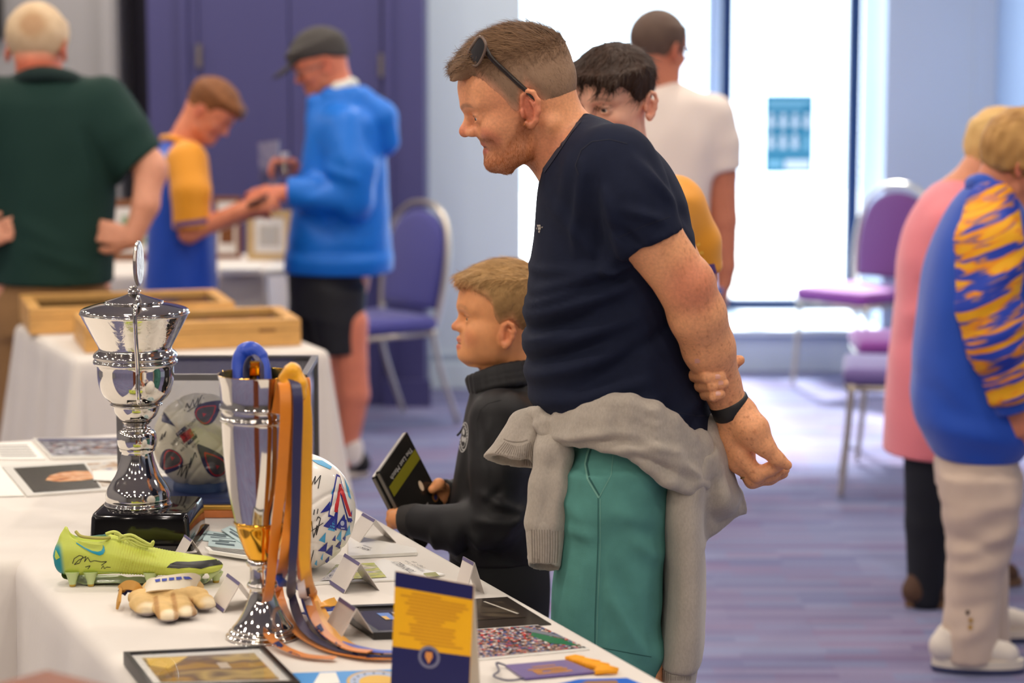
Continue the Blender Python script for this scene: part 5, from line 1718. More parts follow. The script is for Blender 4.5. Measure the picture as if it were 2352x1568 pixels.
def add_head(S, fr, L, ears=(1, -1), detail=True):
    S.fr = fr
    (cx, cy, cz), (rx, ry, rz) = L['cran']
    S.fn(skull_fn(L), (cx - rx, -ry, -.095), (max(.11, cx + rx), ry, cz + rz), .0)
    ex, ey, ez = L['eye']; nx, nz = L['nasion']; tx, tz = L['tip']; bx_, bz_ = L['nbase']; mx, mz = L['mouth']; chx, chz = L['chin']
    jx, jy, jz = L['jaw']
    for s in (1, -1):
        S.cap((jx, s * jy, jz), (chx - .02, s * .018, chz), .013, .014, .03)
        S.ell((ex - .024, s * .047, ez - .024), (.018, .012, .012), .030)
        S.cap((ex + .012, s * .010, ez + .0195), (ex - .006, s * .047, ez + .021), .0085, .007, .016)
        S.ell((ex + .022, s * ey, ez - .001), (.018, .017, .0105), .014, 's')
        S.ell((ex - .002, s * ey, ez), (.0150, .0155, .0125), .004)
        S.ell((ex + .012, s * (ey + .001), ez - .001), (.010, .0125, .0042), .0025, 's')
    S.cap((nx - .004, 0, nz), (tx - .011, 0, tz + .002), .0075, .0095 * L['nosew'], .012)
    S.ell((tx - .0095 * L['nosew'], 0, tz - .002), (.0095 * L['nosew'], .0095 * L['nosew'], .0085 * L['nosew']), .008)
    for s in (1, -1):
        S.ell((bx_ - .011, s * .0130 * L['nosew'], bz_ + .0055), (.0135, .0070, .0085), .006)
        S.ell((bx_ + .001, s * .0065 * L['nosew'], bz_ - .004), (.005, .003, .003), .003, 's')
    l = L['lip']; cz_ = L.get('corner', 0)
    for s in (1, -1):
        S.cap((mx + .001, 0, mz + .0065), (mx - .014, s * .022, mz + .001 + cz_), .0055 * l, .003, .007)
        S.cap((mx - .001, 0, mz - .008), (mx - .014, s * .021, mz - .001 + cz_), .0068 * l, .003, .007)
        S.cap((mx + .007, 0, mz - .0005), (mx - .008, s * .024, mz + cz_), L['open'], .0010, .003, 's')
    S.ell((chx - .006, 0, chz), (.014, .018, .014), .018)
    ax, ay, az = L['ear']; k = L['ears']
    for s in ears:
        def E(x, z, o=0.0):
            return (ax + x * .86 * k, s * (ay + (.006 - x * .30 + o) * k), az + z * k)
        S.chain([E(.004, .010), E(.0, .022), E(-.010, .029), E(-.021, .024), E(-.026, .010), E(-.022, -.006), E(-.013, -.020), E(-.004, -.026), E(.004, -.020)],
                [.003, .0036, .004, .004, .004, .0042, .005, .006, .0045], .004)
        S.ell(E(-.010, .002, -.008), (.0145 * k, .0045 * k, .0235 * k), .005)
        if detail:
            S.chain([E(-.009, .019, -.001), E(-.017, .006, -.001), E(-.013, -.010, -.001)], [.0028, .0032, .003], .003)
            S.ell(E(-.004, -.002, .003), (.0085 * k, .007 * k, .0125 * k), .0025, 's')
            S.ell(E(-.010, .018, .003), (.006 * k, .005 * k, .005 * k), .002, 's')
            S.cap(E(.006, .0, .0), E(.006, -.008, .0), .004, .004, .004)
    S.fr = ID
def eyes(parent, fr, L, iris, look=0.0, sc=1.0):
    ex, ey, ez = L['eye']
    for s in (1, -1):
        o = SDF()
        c = fr.w((ex - .0035, s * ey, ez))
        mb = MB().sphere(c, .0118 * fr.sc, 20, 14)
        e = mb.build('eye', MATS.get('eye_white') or mat('eye_white', (226, 216, 208), .15), parent, True)
        ic = fr.w((ex + .0060, s * ey + look, ez - .0015))
        d = (ic - c).normalized()
        ic = c + d * .0119 * fr.sc
        u = d.orthogonal().normalized(); w = d.cross(u)
        pts = [c + (d + (u * math.cos(a) + w * math.sin(a)) * .52).normalized() * .0120 * fr.sc for a in [6.283 * i / 20 for i in range(20)]]
        MB().add(pts + [c + d * .0123 * fr.sc], [(i, (i + 1) % 20, 20) for i in range(20)]).build('iris', mat('iris_' + iris[0], iris[1], .1), e, True)
        pts = [c + (d + (u * math.cos(a) + w * math.sin(a)) * .24).normalized() * .0124 * fr.sc for a in [6.283 * i / 14 for i in range(14)]]
        MB().add(pts + [c + d * .0126 * fr.sc], [(i, (i + 1) % 14, 14) for i in range(14)]).build('pupil', mat('pupil_black', (8, 8, 8), .08), e, True)
def face_paint(C, V, fr, L, lips=(186, 104, 92), brow=(110, 78, 56), beard=None, blush=.35, browk=1.0):
    """true colouring of a face: lips, brows, cheeks, stubble"""
    p = fr.loc(V)
    x, y, z = p[:, 0], np.abs(p[:, 1]), p[:, 2]
    ex, ey, ez = L['eye']; mx, mz = L['mouth']; tx, tz = L['tip']
    ax, ay, az = L['ear']
    def blob(cx_, cy_, cz_, rx, ry, rz):
        return smoothstep(1.25, .55, np.sqrt(((x - cx_) / rx) ** 2 + ((y - cy_) / ry) ** 2 + ((z - cz_) / rz) ** 2))
    C = blend(C, (206, 104, 84), blush * blob(ex - .01, .045, ez - .036, .03, .022, .022))
    C = blend(C, (206, 100, 80), blush * .9 * blob(tx - .006, 0, tz, .014, .016, .014))
    C = blend(C, (212, 108, 88), blush * 1.2 * blob(ax - .010, ay + .008, az, .03, .014, .034))
    if beard is not None:
        col, amt, top = beard
        zb = np.interp(x, [-.01, .015, .03, .05, .07, .10], [top, top - .012, top - .035, top - .052, mz + .0225, mz + .0235])
        w = smoothstep(-.004, .014, zb - z + .004 * wob(V, 160, 5)) * smoothstep(-.022, .012, x) * smoothstep(-.118, -.096, z)
        n = .75 + .25 * wob(V, 700, 3)
        C = blend(C, col, np.clip(amt * w * n, 0, 1))
    C = blend(C, lips, .8 * blob(mx + .002, 0, mz + .0055, .010, .020, .0048))
    C = blend(C, lips, .85 * blob(mx, 0, mz - .008, .010, .018, .0062))
    C = blend(C, (90, 40, 36), .9 * blob(mx + .004, 0, mz - .0005, .009, .020, .0016))
    zbr = ez + .0215 + .004 * np.sin(np.clip((y - .012) / .036, 0, 1) * 3.14)
    w = smoothstep(.0055, .002, np.abs(z - zbr)) * smoothstep(.008, .014, y) * smoothstep(.054, .042, y) * (x > ex - .03)
    C = blend(C, brow, .8 * browk * w)
    wl = smoothstep(1.0, .8, np.sqrt(((y - ey) / .0165) ** 2 + ((z - ez - .003) / .0045) ** 2)) * (x > ex - .01) * smoothstep(-.001, .002, z - ez - .002)
    C = blend(C, (96, 60, 50), .55 * wl)
    return C
SKIN = {}
def skin(name, freck=0.0, rough=.48):
    if name in SKIN:
        return SKIN[name]
    m = mat('skin_' + name, (210, 150, 120), rough, attr='Col', noise=(55 if not freck else 210, .07 + freck), bump=(420, .12, .001), sss=.12, spec=.4)
    SKIN[name] = m
    return m
def hair_shell(name, fr, L, mask, thick, m, parent, res=.004, extra=None, disp=None, colour=None, lo=(-.14, -.12, -.12), hi=(.16, .12, .19)):
    """hair follows the skull: mask(x,y,z) 0..1, thick(x,y,z) metres"""
    S = SDF(); S.fr = fr
    sk = skull_fn(L)
    def fn(x, y, z):
        d = sk(x, y, z)
        mk = mask(x, y, z)
        return d - (mk * thick(x, y, z) - (1 - mk) * .006)
    S.fn(fn, (-.125, -.10, -.10), (.13, .10, .17), .0)
    if extra:
        extra(S)
    S.fr = ID
    return sdf_obj(name, S, res, m, parent, disp=disp, colour=colour)
def strands(name, src, fr, n, dirf, lenf, m, parent, colf=None, w=.0009, keepf=None, lift=.25, seg=3, seed=1):
    """short tapering strands growing out of a hair shell"""
    V, Q = o_cache[src.name]
    N = normals(V, Q)
    rng = np.random.default_rng(seed)
    mlt = 2 if keepf is None else 8
    if keepf is not None:
        fr_ = keepf(fr.loc(V[Q[:, 0]])); Q = Q[fr_]
    q = rng.integers(0, len(Q), n * mlt)
    uv = rng.random((n * mlt, 2))
    a, b, c, d = (V[Q[q, i]] for i in range(4))
    u, v = uv[:, :1], uv[:, 1:]
    p = (a * (1 - u) + b * u) * (1 - v) + (d * (1 - u) + c * u) * v
    nn = N[Q[q, 0]]
    l = fr.loc(p)
    ok = np.ones(len(p), bool) if keepf is None else keepf(l)
    p, nn, l = p[ok][:n], nn[ok][:n], l[ok][:n]
    R = np.array(fr.R)
    dr = dirf(l) + rng.normal(0, .28, l.shape)
    dr = dr @ R.T
    dr = dr - nn * (dr * nn).sum(1)[:, None]
    dr /= np.linalg.norm(dr, axis=1)[:, None] + 1e-9
    ln = lenf(l) * rng.uniform(.55, 1.25, len(l))
    side = np.cross(dr, nn)
    k = len(p)
    rings = []
    for i in range(seg + 1):
        t = i / seg
        pos = p - nn * .001 + (dr * t + nn * (lift * (t - .55 * t * t) + .03)) * ln[:, None]
        ww = w * (1 - t * .85)
        rings.append((pos - side * ww, pos + side * ww))
    Vv = np.stack([r for pr in rings for r in pr], 1).reshape(-1, 3)
    base = np.arange(k)[:, None] * (2 * (seg + 1))
    Qq = np.concatenate([base + np.array([[2 * i, 2 * i + 1, 2 * i + 3, 2 * i + 2]]) for i in range(seg)])
    cols = None
    if colf is not None:
        cc = colf(l) * rng.uniform(.7, 1.3, (k, 1))
        cols = np.repeat(cc, 2 * (seg + 1), 0)
    off = np.array(root_loc(parent))
    me = fast_mesh(name, Vv - off, Qq, cols)
    o = link_mesh(name, me, m, parent, True)
    o['kind'] = 'stuff'
    return o
def add_hand(S, o, fd, up, side=1, curl=(.3, .35, .4, .45), sc=1.0, spread=.06, thumb=.5):
    """o wrist; fd towards the fingers; up = back of the hand; side=+1 thumb on the +y side"""
    S.fr = Frame(o, fd, up, sc)
    ys = (.030, .010, -.010, -.028)
    for y in ys:
        S.cap((0, y * .55 * side, 0), (.088 - abs(y) * .25, y * side, .002), .0145, .0115, .012)
    ln = ((.044, .026, .021), (.048, .030, .022), (.044, .028, .021), (.034, .021, .018))
    for f in range(4):
        p = np.array((.088 - abs(ys[f]) * .25, ys[f] * side, .001)); a = -.1
        r = .0098 if f < 3 else .0085
        sp = (ys[f] * 1.5) * spread / .06 * side
        for s_ in range(3):
            a += curl[f] * (1.0, 1.25, .8)[s_]
            q = p + np.array((math.cos(a) * ln[f][s_], sp * ln[f][s_], -math.sin(a) * ln[f][s_]))
            S.cap(p, q, r, r * .91, .006)
            p = q; r *= .91
    t0 = np.array((.018, .024 * side, -.006)); t1 = np.array((.050, .048 * side, -.014 - .01 * thumb)); t2 = np.array((.080 - .01 * thumb, (.054 - .018 * thumb) * side, -.022 - .012 * thumb)); t3 = np.array((.104 - .018 * thumb, (.052 - .032 * thumb) * side, -.026 - .018 * thumb))
    S.chain([t0, t1, t2, t3], [.0165, .0125, .0105, .0085], .012)
    S.fr = ID
M_shoe = mat('dark_shoe', (40, 36, 34), .5)
def simple_shoe(parent, p, d, L, m, sole, name='shoe', h=.075):
    """p heel on the floor, d direction"""
    d = Vector(d).normalized(); e = Vector((-d.y, d.x, 0))
    S = SDF()
    S.fr = Frame(p, d, (0, 0, 1))
    S.chain([(.035, 0, .045), (.12, 0, .042), (L - .045, 0, .034)], [.036, .038, .033], .03)
    S.cap((.03, 0, .05), (.045, 0, h), .034, .036, .03)
    S.fr = ID
    S.plane(Vector(p) + Vector((0, 0, .018)), (0, 0, -1), .004)
    o = sdf_obj(name, S, .006, m, parent)
    pts = []
    for i in range(24):
        a = 6.283 * i / 24
        pts.append(Vector(p) + d * (L / 2 + math.cos(a) * L / 2) + e * (math.sin(a) * (.042 if math.cos(a) > 0 else .036)) + Vector((0, 0, .002)))
    MB().slab(pts, (0, 0, 1), .022).build('sole', sole, parent, True, 40)
    return o
# ------------------------------------------------------------------ the man bending over the table (in focus)
YM = 4.17
def MP(px, py, dy=0.0):
    return P(px, py, YM + dy)
man = thing('person', 'man in navy t-shirt and green shorts leaning over the table, grey sweatshirt round his waist', 'person', (MP(1440, 1500).x, YM, 0))
a14 = math.radians(14)
mfr = Frame(MP(1203, 258), (-math.cos(a14), -.07, -math.sin(a14)), (-math.sin(a14), 0, math.cos(a14)), 1.0)
ML = dict(HEAD)
ML.update(cran=((-.003, 0, .050), (.0965, .0765, .086)),
          face=[(.085, .089, .064), (.065, .0965, .069), (.035, .0985, .071), (.016, .083, .071), (-.018, .0895, .068), (-.036, .080, .064), (-.058, .073, .056), (-.072, .076, .044), (-.084, .068, .030), (-.091, .055, .016)],
          eye=(.0775, .0315, .0115), nasion=(.0895, .022), tip=(.1155, -.0060), nbase=(.1035, -.0165), corner=-.011, mouth=(.0775, -.0405), chin=(.0775, -.070), jaw=(.022, .050, -.068), ear=(.002, .0775, .006), ears=1.08, open=.0024, lip=.85)
S = SDF()
add_head(S, mfr, ML)
# neck
S.cap(mfr.w((-.030, 0, -.005)), MP(1302, 348, 0), .055, .055, .03)
S.cap(mfr.w((-.012, 0, -.045)), MP(1306, 366), .044, .045, .03)
S.cap(mfr.w((-.046, -.0, -.005)), MP(1326, 348, 0), .038, .046, .03)
for s in (1, -1):
    S.cap(mfr.w((-.035, s * .055, -.03)), MP(1275, 385, -s * .02), .014, .012, .02)
# hidden trunk under the clothes
S.chain([MP(1368, 405), MP(1410, 540), MP(1425, 760), MP(1430, 960), MP(1420, 1060)], [.08, .125, .12, .12, .09], .05)
S.cap(MP(1390, 410, -.13), MP(1390, 410, .13), .07, .07, .05)
# near (left) arm
S.chain([MP(1425, 400, -.165), MP(1490, 540, -.195), MP(1575, 655, -.185), MP(1601, 722, -.17), MP(1628, 800, -.14), MP(1657, 885, -.105), MP(1672, 925, -.095)],
        [.058, .0515, .0465, .0475, .0435, .0325, .0265], .03)
S.ell(MP(1594, 652, -.19), (.018, .026, .026), .03)
S.chain([MP(1672, 925, -.095), MP(1690, 955, -.09)], [.0265, .0285], .02)
# near hand
S.chain([MP(1690, 955, -.09), MP(1694, 1000, -.085), MP(1700, 1052, -.085)], [.028, .0305, .027], .02, 'u', ((0, 1, 0), 1.25))
S.chain([MP(1706, 955, -.10), MP(1726, 985, -.115), MP(1736, 1008, -.115)], [.024, .026, .021], .02)
S.chain([MP(1738, 990, -.115), MP(1760, 1028, -.12), MP(1784, 1053, -.118), MP(1808, 1068, -.115)], [.020, .0145, .0112, .0085], .014)
for a, b_, c, d, dy, k in (((1702, 1046), (1739, 1089), (1770, 1076), (1798, 1066), -.100, 1.0), ((1692, 1052), (1730, 1100), (1770, 1091), (1803, 1079), -.082, 1.0), ((1692, 1050), (1728, 1104), (1768, 1098), (1800, 1088), -.064, .97), ((1692, 1040), (1722, 1096), (1756, 1098), (1784, 1092), -.048, .88)):
    S.chain([MP(*a, dy), MP(*b_, dy - .004), MP(*c, dy - .004), MP(*d, dy)], [.0165 * k, .0128 * k, .0108 * k, .0082 * k], .008)
# far (right) arm and the hand wrapped round the near forearm
S.chain([MP(1430, 400, .17), MP(1520, 540, .20), MP(1588, 690, .16), MP(1622, 800, .06), MP(1640, 850, -.04)], [.058, .05, .046, .036, .028], .03)
S.chain([MP(1640, 850, -.04), MP(1632, 868, -.065), MP(1606, 868, -.075)], [.027, .027, .020], .02)
fng = ((( 1600, 838), (1584, 824), (1594, 824), (1611, 831), .0102), ((1612, 862), (1597, 862), (1625, 866), (1655, 866), .0112), ((1622, 884), (1609, 886), (1636, 886), (1662, 880), .0104), ((1632, 902), (1620, 906), (1640, 909), (1655, 905), .0094))
for (a, b_, c, d, r) in fng:
    S.chain([MP(*a, -.08), MP(*b_, -.118), MP(*c, -.163), MP(*d, -.163)], [r * 1.1, r * 1.05, r, r * .9], .0015)
S.chain([MP(1655, 850, -.05), MP(1682, 832, -.085), MP(1699, 827, -.105)], [.017, .0115, .0088], .010)
# legs
for s in (-1, 1):
    S.chain([MP(1420, 1080, s * .075), MP(1400, 1250, s * .10), MP(1440, 1520, s * .105), MP(1470, 1760, s * .105), MP(1490, 2180, s * .105)], [.066, .074, .062, .055, .042], .05)
    S.cap(Vector((MP(1490, 2200).x, YM + s * .105, .09)), Vector((MP(1490, 2200).x - .08, YM + s * .105, .05)), .042, .035, .03)
def man_col(V):
    C = np.tile(arr((238, 168, 120)), (len(V), 1))
    p = mfr.loc(V)
    C = blend(C, (216, 128, 98), .45 * smoothstep(.0, .05, .12 - np.abs(p[:, 2] - .0)) * (.5 + .5 * wob(V, 30)))
    C = face_paint(C, V, mfr, ML, lips=(196, 112, 96), brow=(150, 104, 76), beard=((150, 82, 44), .8, .012), blush=.5)
    # sunburnt neck, elbow, freckled forearm, pale close-cropped sides
    d = np.linalg.norm(V - np.array(MP(1590, 655, -.22)), axis=1)
    C = blend(C, (208, 112, 90), .55 * smoothstep(.07, .02, d))
    arm = smoothstep(.0, .1, V[:, 0] - MP(1420, 0).x) * (V[:, 2] < MP(0, 480).z)
    fre = smoothstep(.25, .8, wob(V, 420, 2) + wob(V, 260, 9) * .8)
    C = blend(C, (176, 104, 62), .50 * arm * fre)
    nk = smoothstep(-.03, -.06, p[:, 2]) * smoothstep(.03, -.03, p[:, 0]) * (p[:, 2] > -.2)
    C = blend(C, (210, 124, 94), .4 * nk)
    return C
fb = [((MP(1040, 40, -.12)), (MP(1340, 400, .12)), .0028), (MP(1560, 790, -.2), MP(1830, 1125, .0), .0025)]
fineb = []
for a, b_, r in fb:
    a, b_ = np.array(a), np.array(b_)
    fineb.append((np.minimum(a, b_), np.maximum(a, b_), r))
V_, Q_ = None, None
body = sdf_obj('body', S, .007, skin('freckled', .05), man, fine=fineb, colour=man_col)
eyes(man, mfr, ML, ('blue', (96, 120, 140)))
# nails
bvM = bvh_of(body)
nails = []
for x, y in ((1602, 829), (1649, 865), (1656, 879), (1650, 904)):
    nails.append([(x - 6, y - 5), (x + 2, y - 6), (x + 6, y - 2), (x + 5, y + 4), (x - 6, y + 5)])
for q in nails:
    decal('fingernail', bvM, [q], mat('nail', (226, 164, 146), .3), man, .0005, 4)

# t-shirt: near sleeve, far sleeve, then the trunk
S = SDF()
for s in (-1, 1):
    S.chain([MP(1412, 385, s * .155), MP(1450, 460, s * .185), MP(1506, 590, s * .20)], [.070, .0675, .0605], .03)
S.plane(MP(1486, 530), (.377, 0, -.926), .003)
rows = []
for py, l, r, hw in ((262, 1326, 1352, .03), (275, 1312, 1382, .075), (300, 1292, 1440, .125), (330, 1275, 1490, .165), (365, 1254, 1527, .188), (400, 1240, 1549, .196), (460, 1233, 1575, .198), (540, 1226, 1594, .195), (600, 1218, 1600, .190), (680, 1211, 1604, .184), (760, 1206, 1606, .182), (830, 1207, 1611, .184), (900, 1216, 1624, .190), (960, 1244, 1640, .196), (1000, 1262, 1646, .196)):
    rows.append((MP(1400, py).z, MP(l, py).x, MP(r, py).x, YM, hw))
S.loft(rows, .035, e=2.2)
for s in (-1, 1):   # rounded shoulder caps
    S.cap(MP(1350, 352, s * .06), MP(1412, 408, s * .165), .048, .055, .05)
# neck opening
nk0, nk1 = MP(1240, 392), MP(1336, 268)
ndir = Vector((-(nk1 - nk0).z, 0, (nk1 - nk0).x)).normalized()
if ndir.x > 0: ndir = -ndir
S.plane(nk0.lerp(nk1, .5) + ndir * .002, ndir, .004)
S.plane(MP(1445, 968), (-.0, 0, -1), .003)
fl = [(MP(1216, 690), MP(1330, 640), .006, .010), (MP(1212, 770), MP(1300, 735), .006, .010), (MP(1260, 450), MP(1400, 600), .004, .02), (MP(1300, 880), MP(1560, 700), -.005, .02), (MP(1232, 655), MP(1470, 560), .007, .016), (MP(1222, 610), MP(1400, 585), .004, .012), (MP(1214, 715), MP(1430, 630), .008, .016), (MP(1210, 790), MP(1440, 700), .007, .018), (MP(1212, 850), MP(1420, 775), .006, .018), (MP(1225, 905), MP(1480, 840), .005, .02),
      (MP(1210, 750), MP(1350, 700), -.004, .012), (MP(1214, 820), MP(1380, 750), -.004, .014), (MP(1450, 620), MP(1480, 900), .004, .03), (MP(1330, 360), MP(1318, 560), .004, .012), (MP(1350, 400), MP(1370, 600), -.004, .014), (MP(1300, 350), MP(1290, 470), .003, .014),
      (MP(1380, 420), MP(1420, 560), .006, .014), (MP(1440, 350), MP(1560, 470), .004, .014), (MP(1480, 350), MP(1585, 520), -.003, .012), (MP(1540, 930), MP(1600, 880), .005, .02), (MP(1350, 930), MP(1500, 880), .005, .02), (MP(1420, 455), MP(1500, 480), .004, .012), (MP(1395, 490), MP(1460, 540), -.004, .012)]
ff = folds([(q[0], q[1], q[2] * 1.35, q[3] * .72) for q in fl])
M_navyt = mat('navy_jersey', (23, 29, 50), .85, noise=(60, .08), bump=(500, .15, .001), spec=.2)
shirt = sdf_obj('t_shirt', S, .006, M_navyt, man, disp=lambda V: 1.7 * ff(V) + .002 * wob(V, 26, 4))
bvSh = bvh_of(shirt)
M_navyd = mat('navy_seam', (20, 25, 44), .9)
# shoulder seam, hem stitch, small pale chest print
decal('seam', bvSh, stroke_poly([(1329, 402), (1322, 380), (1335, 345), (1360, 325), (1400, 320), (1440, 330)], 2.4), M_navyd, man, .0006, 14)
decal('collar_rib', bvSh, stroke_poly([(1248, 395), (1268, 367), (1289, 336), (1309, 305), (1332, 277)], 9), mat('navy_rib', (24, 29, 50), .9), man, .0012, 10)
decal('hem_stitch', bvSh, stroke_poly([(1422, 545), (1470, 522), (1540, 497)], 1.6) + stroke_poly([(1560, 948), (1600, 955), (1636, 955)], 1.6), M_navyd, man, .0006, 14)
M_palep = mat('pale_chest_print', (170, 160, 150), .7)
decal('chest_print', bvSh, [[(1234, 516), (1242, 516), (1243, 520), (1235, 521)], [(1236, 522), (1243, 521), (1243, 527), (1237, 528)], [(1238, 529), (1242, 529), (1240, 535), (1237, 533)], [(1232, 524), (1234, 522), (1234, 528)], [(1244, 521), (1248, 520), (1246, 524)]], M_palep, man, .0008, 4)

# shorts
S = SDF()
M_teals = mat('sea_green_cotton', (88, 146, 138), .85, noise=(18, .13), bump=(420, .2, .001), spec=.25)
for s in (-1, 1):
    rows = []
    o = 0 if s < 0 else 14
    for py, l, r, hw in ((1060, 1296, 1512, .090), (1120, 1289, 1514, .097), (1200, 1284, 1516, .100), (1280, 1272, 1516, .101), (1340, 1265, 1514, .101), (1420, 1264, 1505, .100), (1480, 1268, 1500, .099), (1550, 1276, 1506, .098)):
        rows.append((MP(1400, py).z, MP(l + o, py).x, MP(r + o, py).x, YM + s * .097, hw))
    S.loft(rows, .03, e=2.3)
S.plane(MP(1433, 1518), (-.22, 0, -1), .003)
rows = []
for py, l, r, hw in ((925, 1300, 1560, .165), (990, 1300, 1560, .178), (1060, 1293, 1540, .186), (1130, 1290, 1525, .188), (1190, 1292, 1515, .15)):
    rows.append((MP(1400, py).z, MP(l, py).x, MP(r, py).x, YM, hw))
S.loft(rows, .05, e=2.2)
ff2 = folds([(MP(1390, 1300), MP(1480, 1460), .006, .016), (MP(1440, 1180), MP(1500, 1240), .005, .014), (MP(1300, 1170), MP(1360, 1180), .004, .012), (MP(1400, 1240), MP(1470, 1420), -.004, .014), (MP(1290, 1100), MP(1330, 1150), .003, .012), (MP(1500, 1420), MP(1490, 1500), .006, .014), (MP(1376, 1180), MP(1368, 1500), -.0018, .004), (MP(1330, 1250), MP(1300, 1420), .004, .02), (MP(1400, 1120), MP(1480, 1150), .003, .014)])
shorts = sdf_obj('shorts', S, .006, M_teals, man, disp=lambda V: 1.9 * ff2(V) + .0016 * wob(V, 30, 2))
bvP = bvh_of(shorts)
M_seam = mat('pale_green_seam', (112, 164, 150), .85)
M_seam_shade = mat('deep_green_seam_and_shade', (42, 92, 88), .85)
decal('side_seam', bvP, stroke_poly([(1374, 1140), (1374, 1240), (1370, 1340), (1367, 1420), (1366, 1490)], 2.0), M_seam_shade, man, .0006, 14)
decal('side_stitch', bvP, stroke_poly([(1379, 1145), (1379, 1240), (1375, 1340), (1372, 1420), (1370, 1490)], 1.4), M_seam, man, .0008, 14)
decal('pocket_edge', bvP, stroke_poly([(1362, 1010), (1350, 1040), (1344, 1066), (1350, 1100), (1375, 1142)], 4), M_seam, man, .0009, 12)
decal('pocket_shade', bvP, stroke_poly([(1366, 1012), (1354, 1042), (1348, 1066), (1354, 1098), (1378, 1140)], 4), M_seam_shade, man, .0006, 12)  # shade along the pocket edge, painted as a deep green line
decal('pocket_edge', bvP, stroke_poly([(1410, 1024), (1404, 1090), (1375, 1144)], 1.6), M_seam, man, .0009, 12)
decal('hem_stitch', bvP, stroke_poly([(1366, 1484), (1430, 1496), (1496, 1508)], 1.6), M_seam_shade, man, .0007, 14)

# grey sweatshirt knotted round the waist
S = SDF()
up_l = [(1238, 972), (1290, 950), (1350, 938), (1410, 928), (1450, 928), (1500, 944), (1540, 972), (1580, 1010), (1612, 1040)]
lo_l = [(1246, 1002), (1290, 1000), (1330, 998), (1385, 1002), (1440, 1022), (1500, 1052), (1545, 1084), (1582, 1112), (1608, 1106)]
dyl = [-.05, -.13, -.172, -.196, -.205, -.202, -.19, -.165, -.13]
for f in (0, .27, .52, .76, 1.0):
    pts = [MP(a[0] * (1 - f) + b_[0] * f, a[1] * (1 - f) + b_[1] * f, d) for a, b_, d in zip(up_l, lo_l, dyl)]
    S.chain(pts, [.012, .014, .0165, .018, .018, .019, .019, .018, .016], .006)
# round the back and the far side
for f in (0, .4, .8):
    S.chain([MP(1600, 1010 + 70 * f, -.13), MP(1632, 1020 + 70 * f, .0), MP(1600, 1000 + 60 * f, .14), MP(1480, 950 + 60 * f, .20), MP(1340, 950 + 40 * f, .18), MP(1245, 975 + 20 * f, .04), MP(1232, 985, -.03)], [.022] * 7, .02)
# knot
for pts, r in ((((1214, 975, -.05), (1222, 950, -.085), (1240, 948, -.10), (1250, 985, -.105), (1244, 1012, -.085)), .0125), (((1228, 968, -.07), (1240, 956, -.10), (1258, 966, -.115), (1262, 998, -.115), (1252, 1018, -.10)), .0125), (((1226, 985, -.08), (1240, 975, -.11), (1252, 992, -.118), (1246, 1010, -.10)), .011)):
    S.chain([MP(*p) for p in pts], [r] * len(pts), .003)
M_marl = mat('grey_marl_fleece', (178, 168, 156), .95, noise=(300, .10, (1, 1, .5)), bump=(350, .3, .001), sheen=.3, spec=.15)
ff3 = folds([(MP(1262, 975), MP(1400, 945), .005, .007), (MP(1262, 985), MP(1420, 965), -.005, .006), (MP(1264, 992), MP(1380, 988), .005, .007), (MP(1420, 945), MP(1560, 1000), .004, .008), (MP(1440, 1010), MP(1570, 1085), .005, .008), (MP(1420, 985), MP(1590, 1060), -.005, .007), (MP(1550, 1010), MP(1612, 1085), .005, .008), (MP(1270, 985), MP(1500, 985), .004, .010), (MP(1300, 962), MP(1520, 965), -.003, .009), (MP(1340, 1000), MP(1560, 1075), .004, .010), (MP(1480, 1000), MP(1590, 1090), -.003, .009)])
sweat = sdf_obj('tied_sweatshirt', S, .005, M_marl, man, disp=lambda V: 1.4 * ff3(V) + .0018 * wob(V, 60, 5) + .0012 * wob(V, 140, 2, (.5, .5, 1.6)))
# hanging body of the sweatshirt behind, with hem rib
S = SDF()
rows = []
for py, l, r, hw in ((1010, 1540, 1636, .16), (1070, 1516, 1622, .175), (1130, 1505, 1610, .18), (1220, 1510, 1612, .18), (1320, 1512, 1614, .18), (1420, 1508, 1612, .178), (1482, 1502, 1606, .175), (1490, 1500, 1600, .172)):
    rows.append((MP(1560, py).z, MP(l, py).x, MP(r, py).x, YM, hw))
S.loft(rows, .02, e=3.0)
S.chain([MP(1618, 985, -.06), MP(1628, 1060, -.06), MP(1640, 1120, -.05), MP(1690, 1160, -.04)], [.030, .036, .040, .014], .03, 'u', ((0, 1, 0), .6))
S.chain([MP(1630, 1120, -.05), MP(1620, 1190, -.05), MP(1600, 1205, -.05)], [.040, .026, .02], .03, 'u', ((0, 1, 0), .6))
S.chain([MP(1655, 1150, -.045), MP(1650, 1185, -.045)], [.028, .022], .02)
S.chain([MP(1694, 1150, -.04), MP(1708, 1172, -.04)], [.012, .007], .015)
S.cap(MP(1690, 1222, -.05), MP(1655, 1232, -.05), .024, .020, .012, 's')
ff4 = folds([(MP(1620, 990), MP(1660, 1150), .006, .014), (MP(1650, 1040), MP(1700, 1150), -.004, .012), (MP(1660, 1150), MP(1700, 1110), .005, .012), (MP(1560, 1100), MP(1566, 1480), .004, .018), (MP(1540, 1120), MP(1530, 1400), -.003, .015), (MP(1605, 1215), MP(1690, 1165), .004, .007)])
sdf_obj('sweatshirt_body', S, .005, M_marl, man, disp=lambda V: 1.4 * ff4(V) + .002 * wob(V, 40, 6))
def rib_mesh(name, S, axis, n, amp, parent, m=M_marl):
    def dsp(V):
        t = np.arctan2(V[:, 1] - axis[1], V[:, 0] - axis[0])
        return amp * np.sin(t * n)
    return sdf_obj(name, S, .0035, m, parent, disp=dsp)
S = SDF()
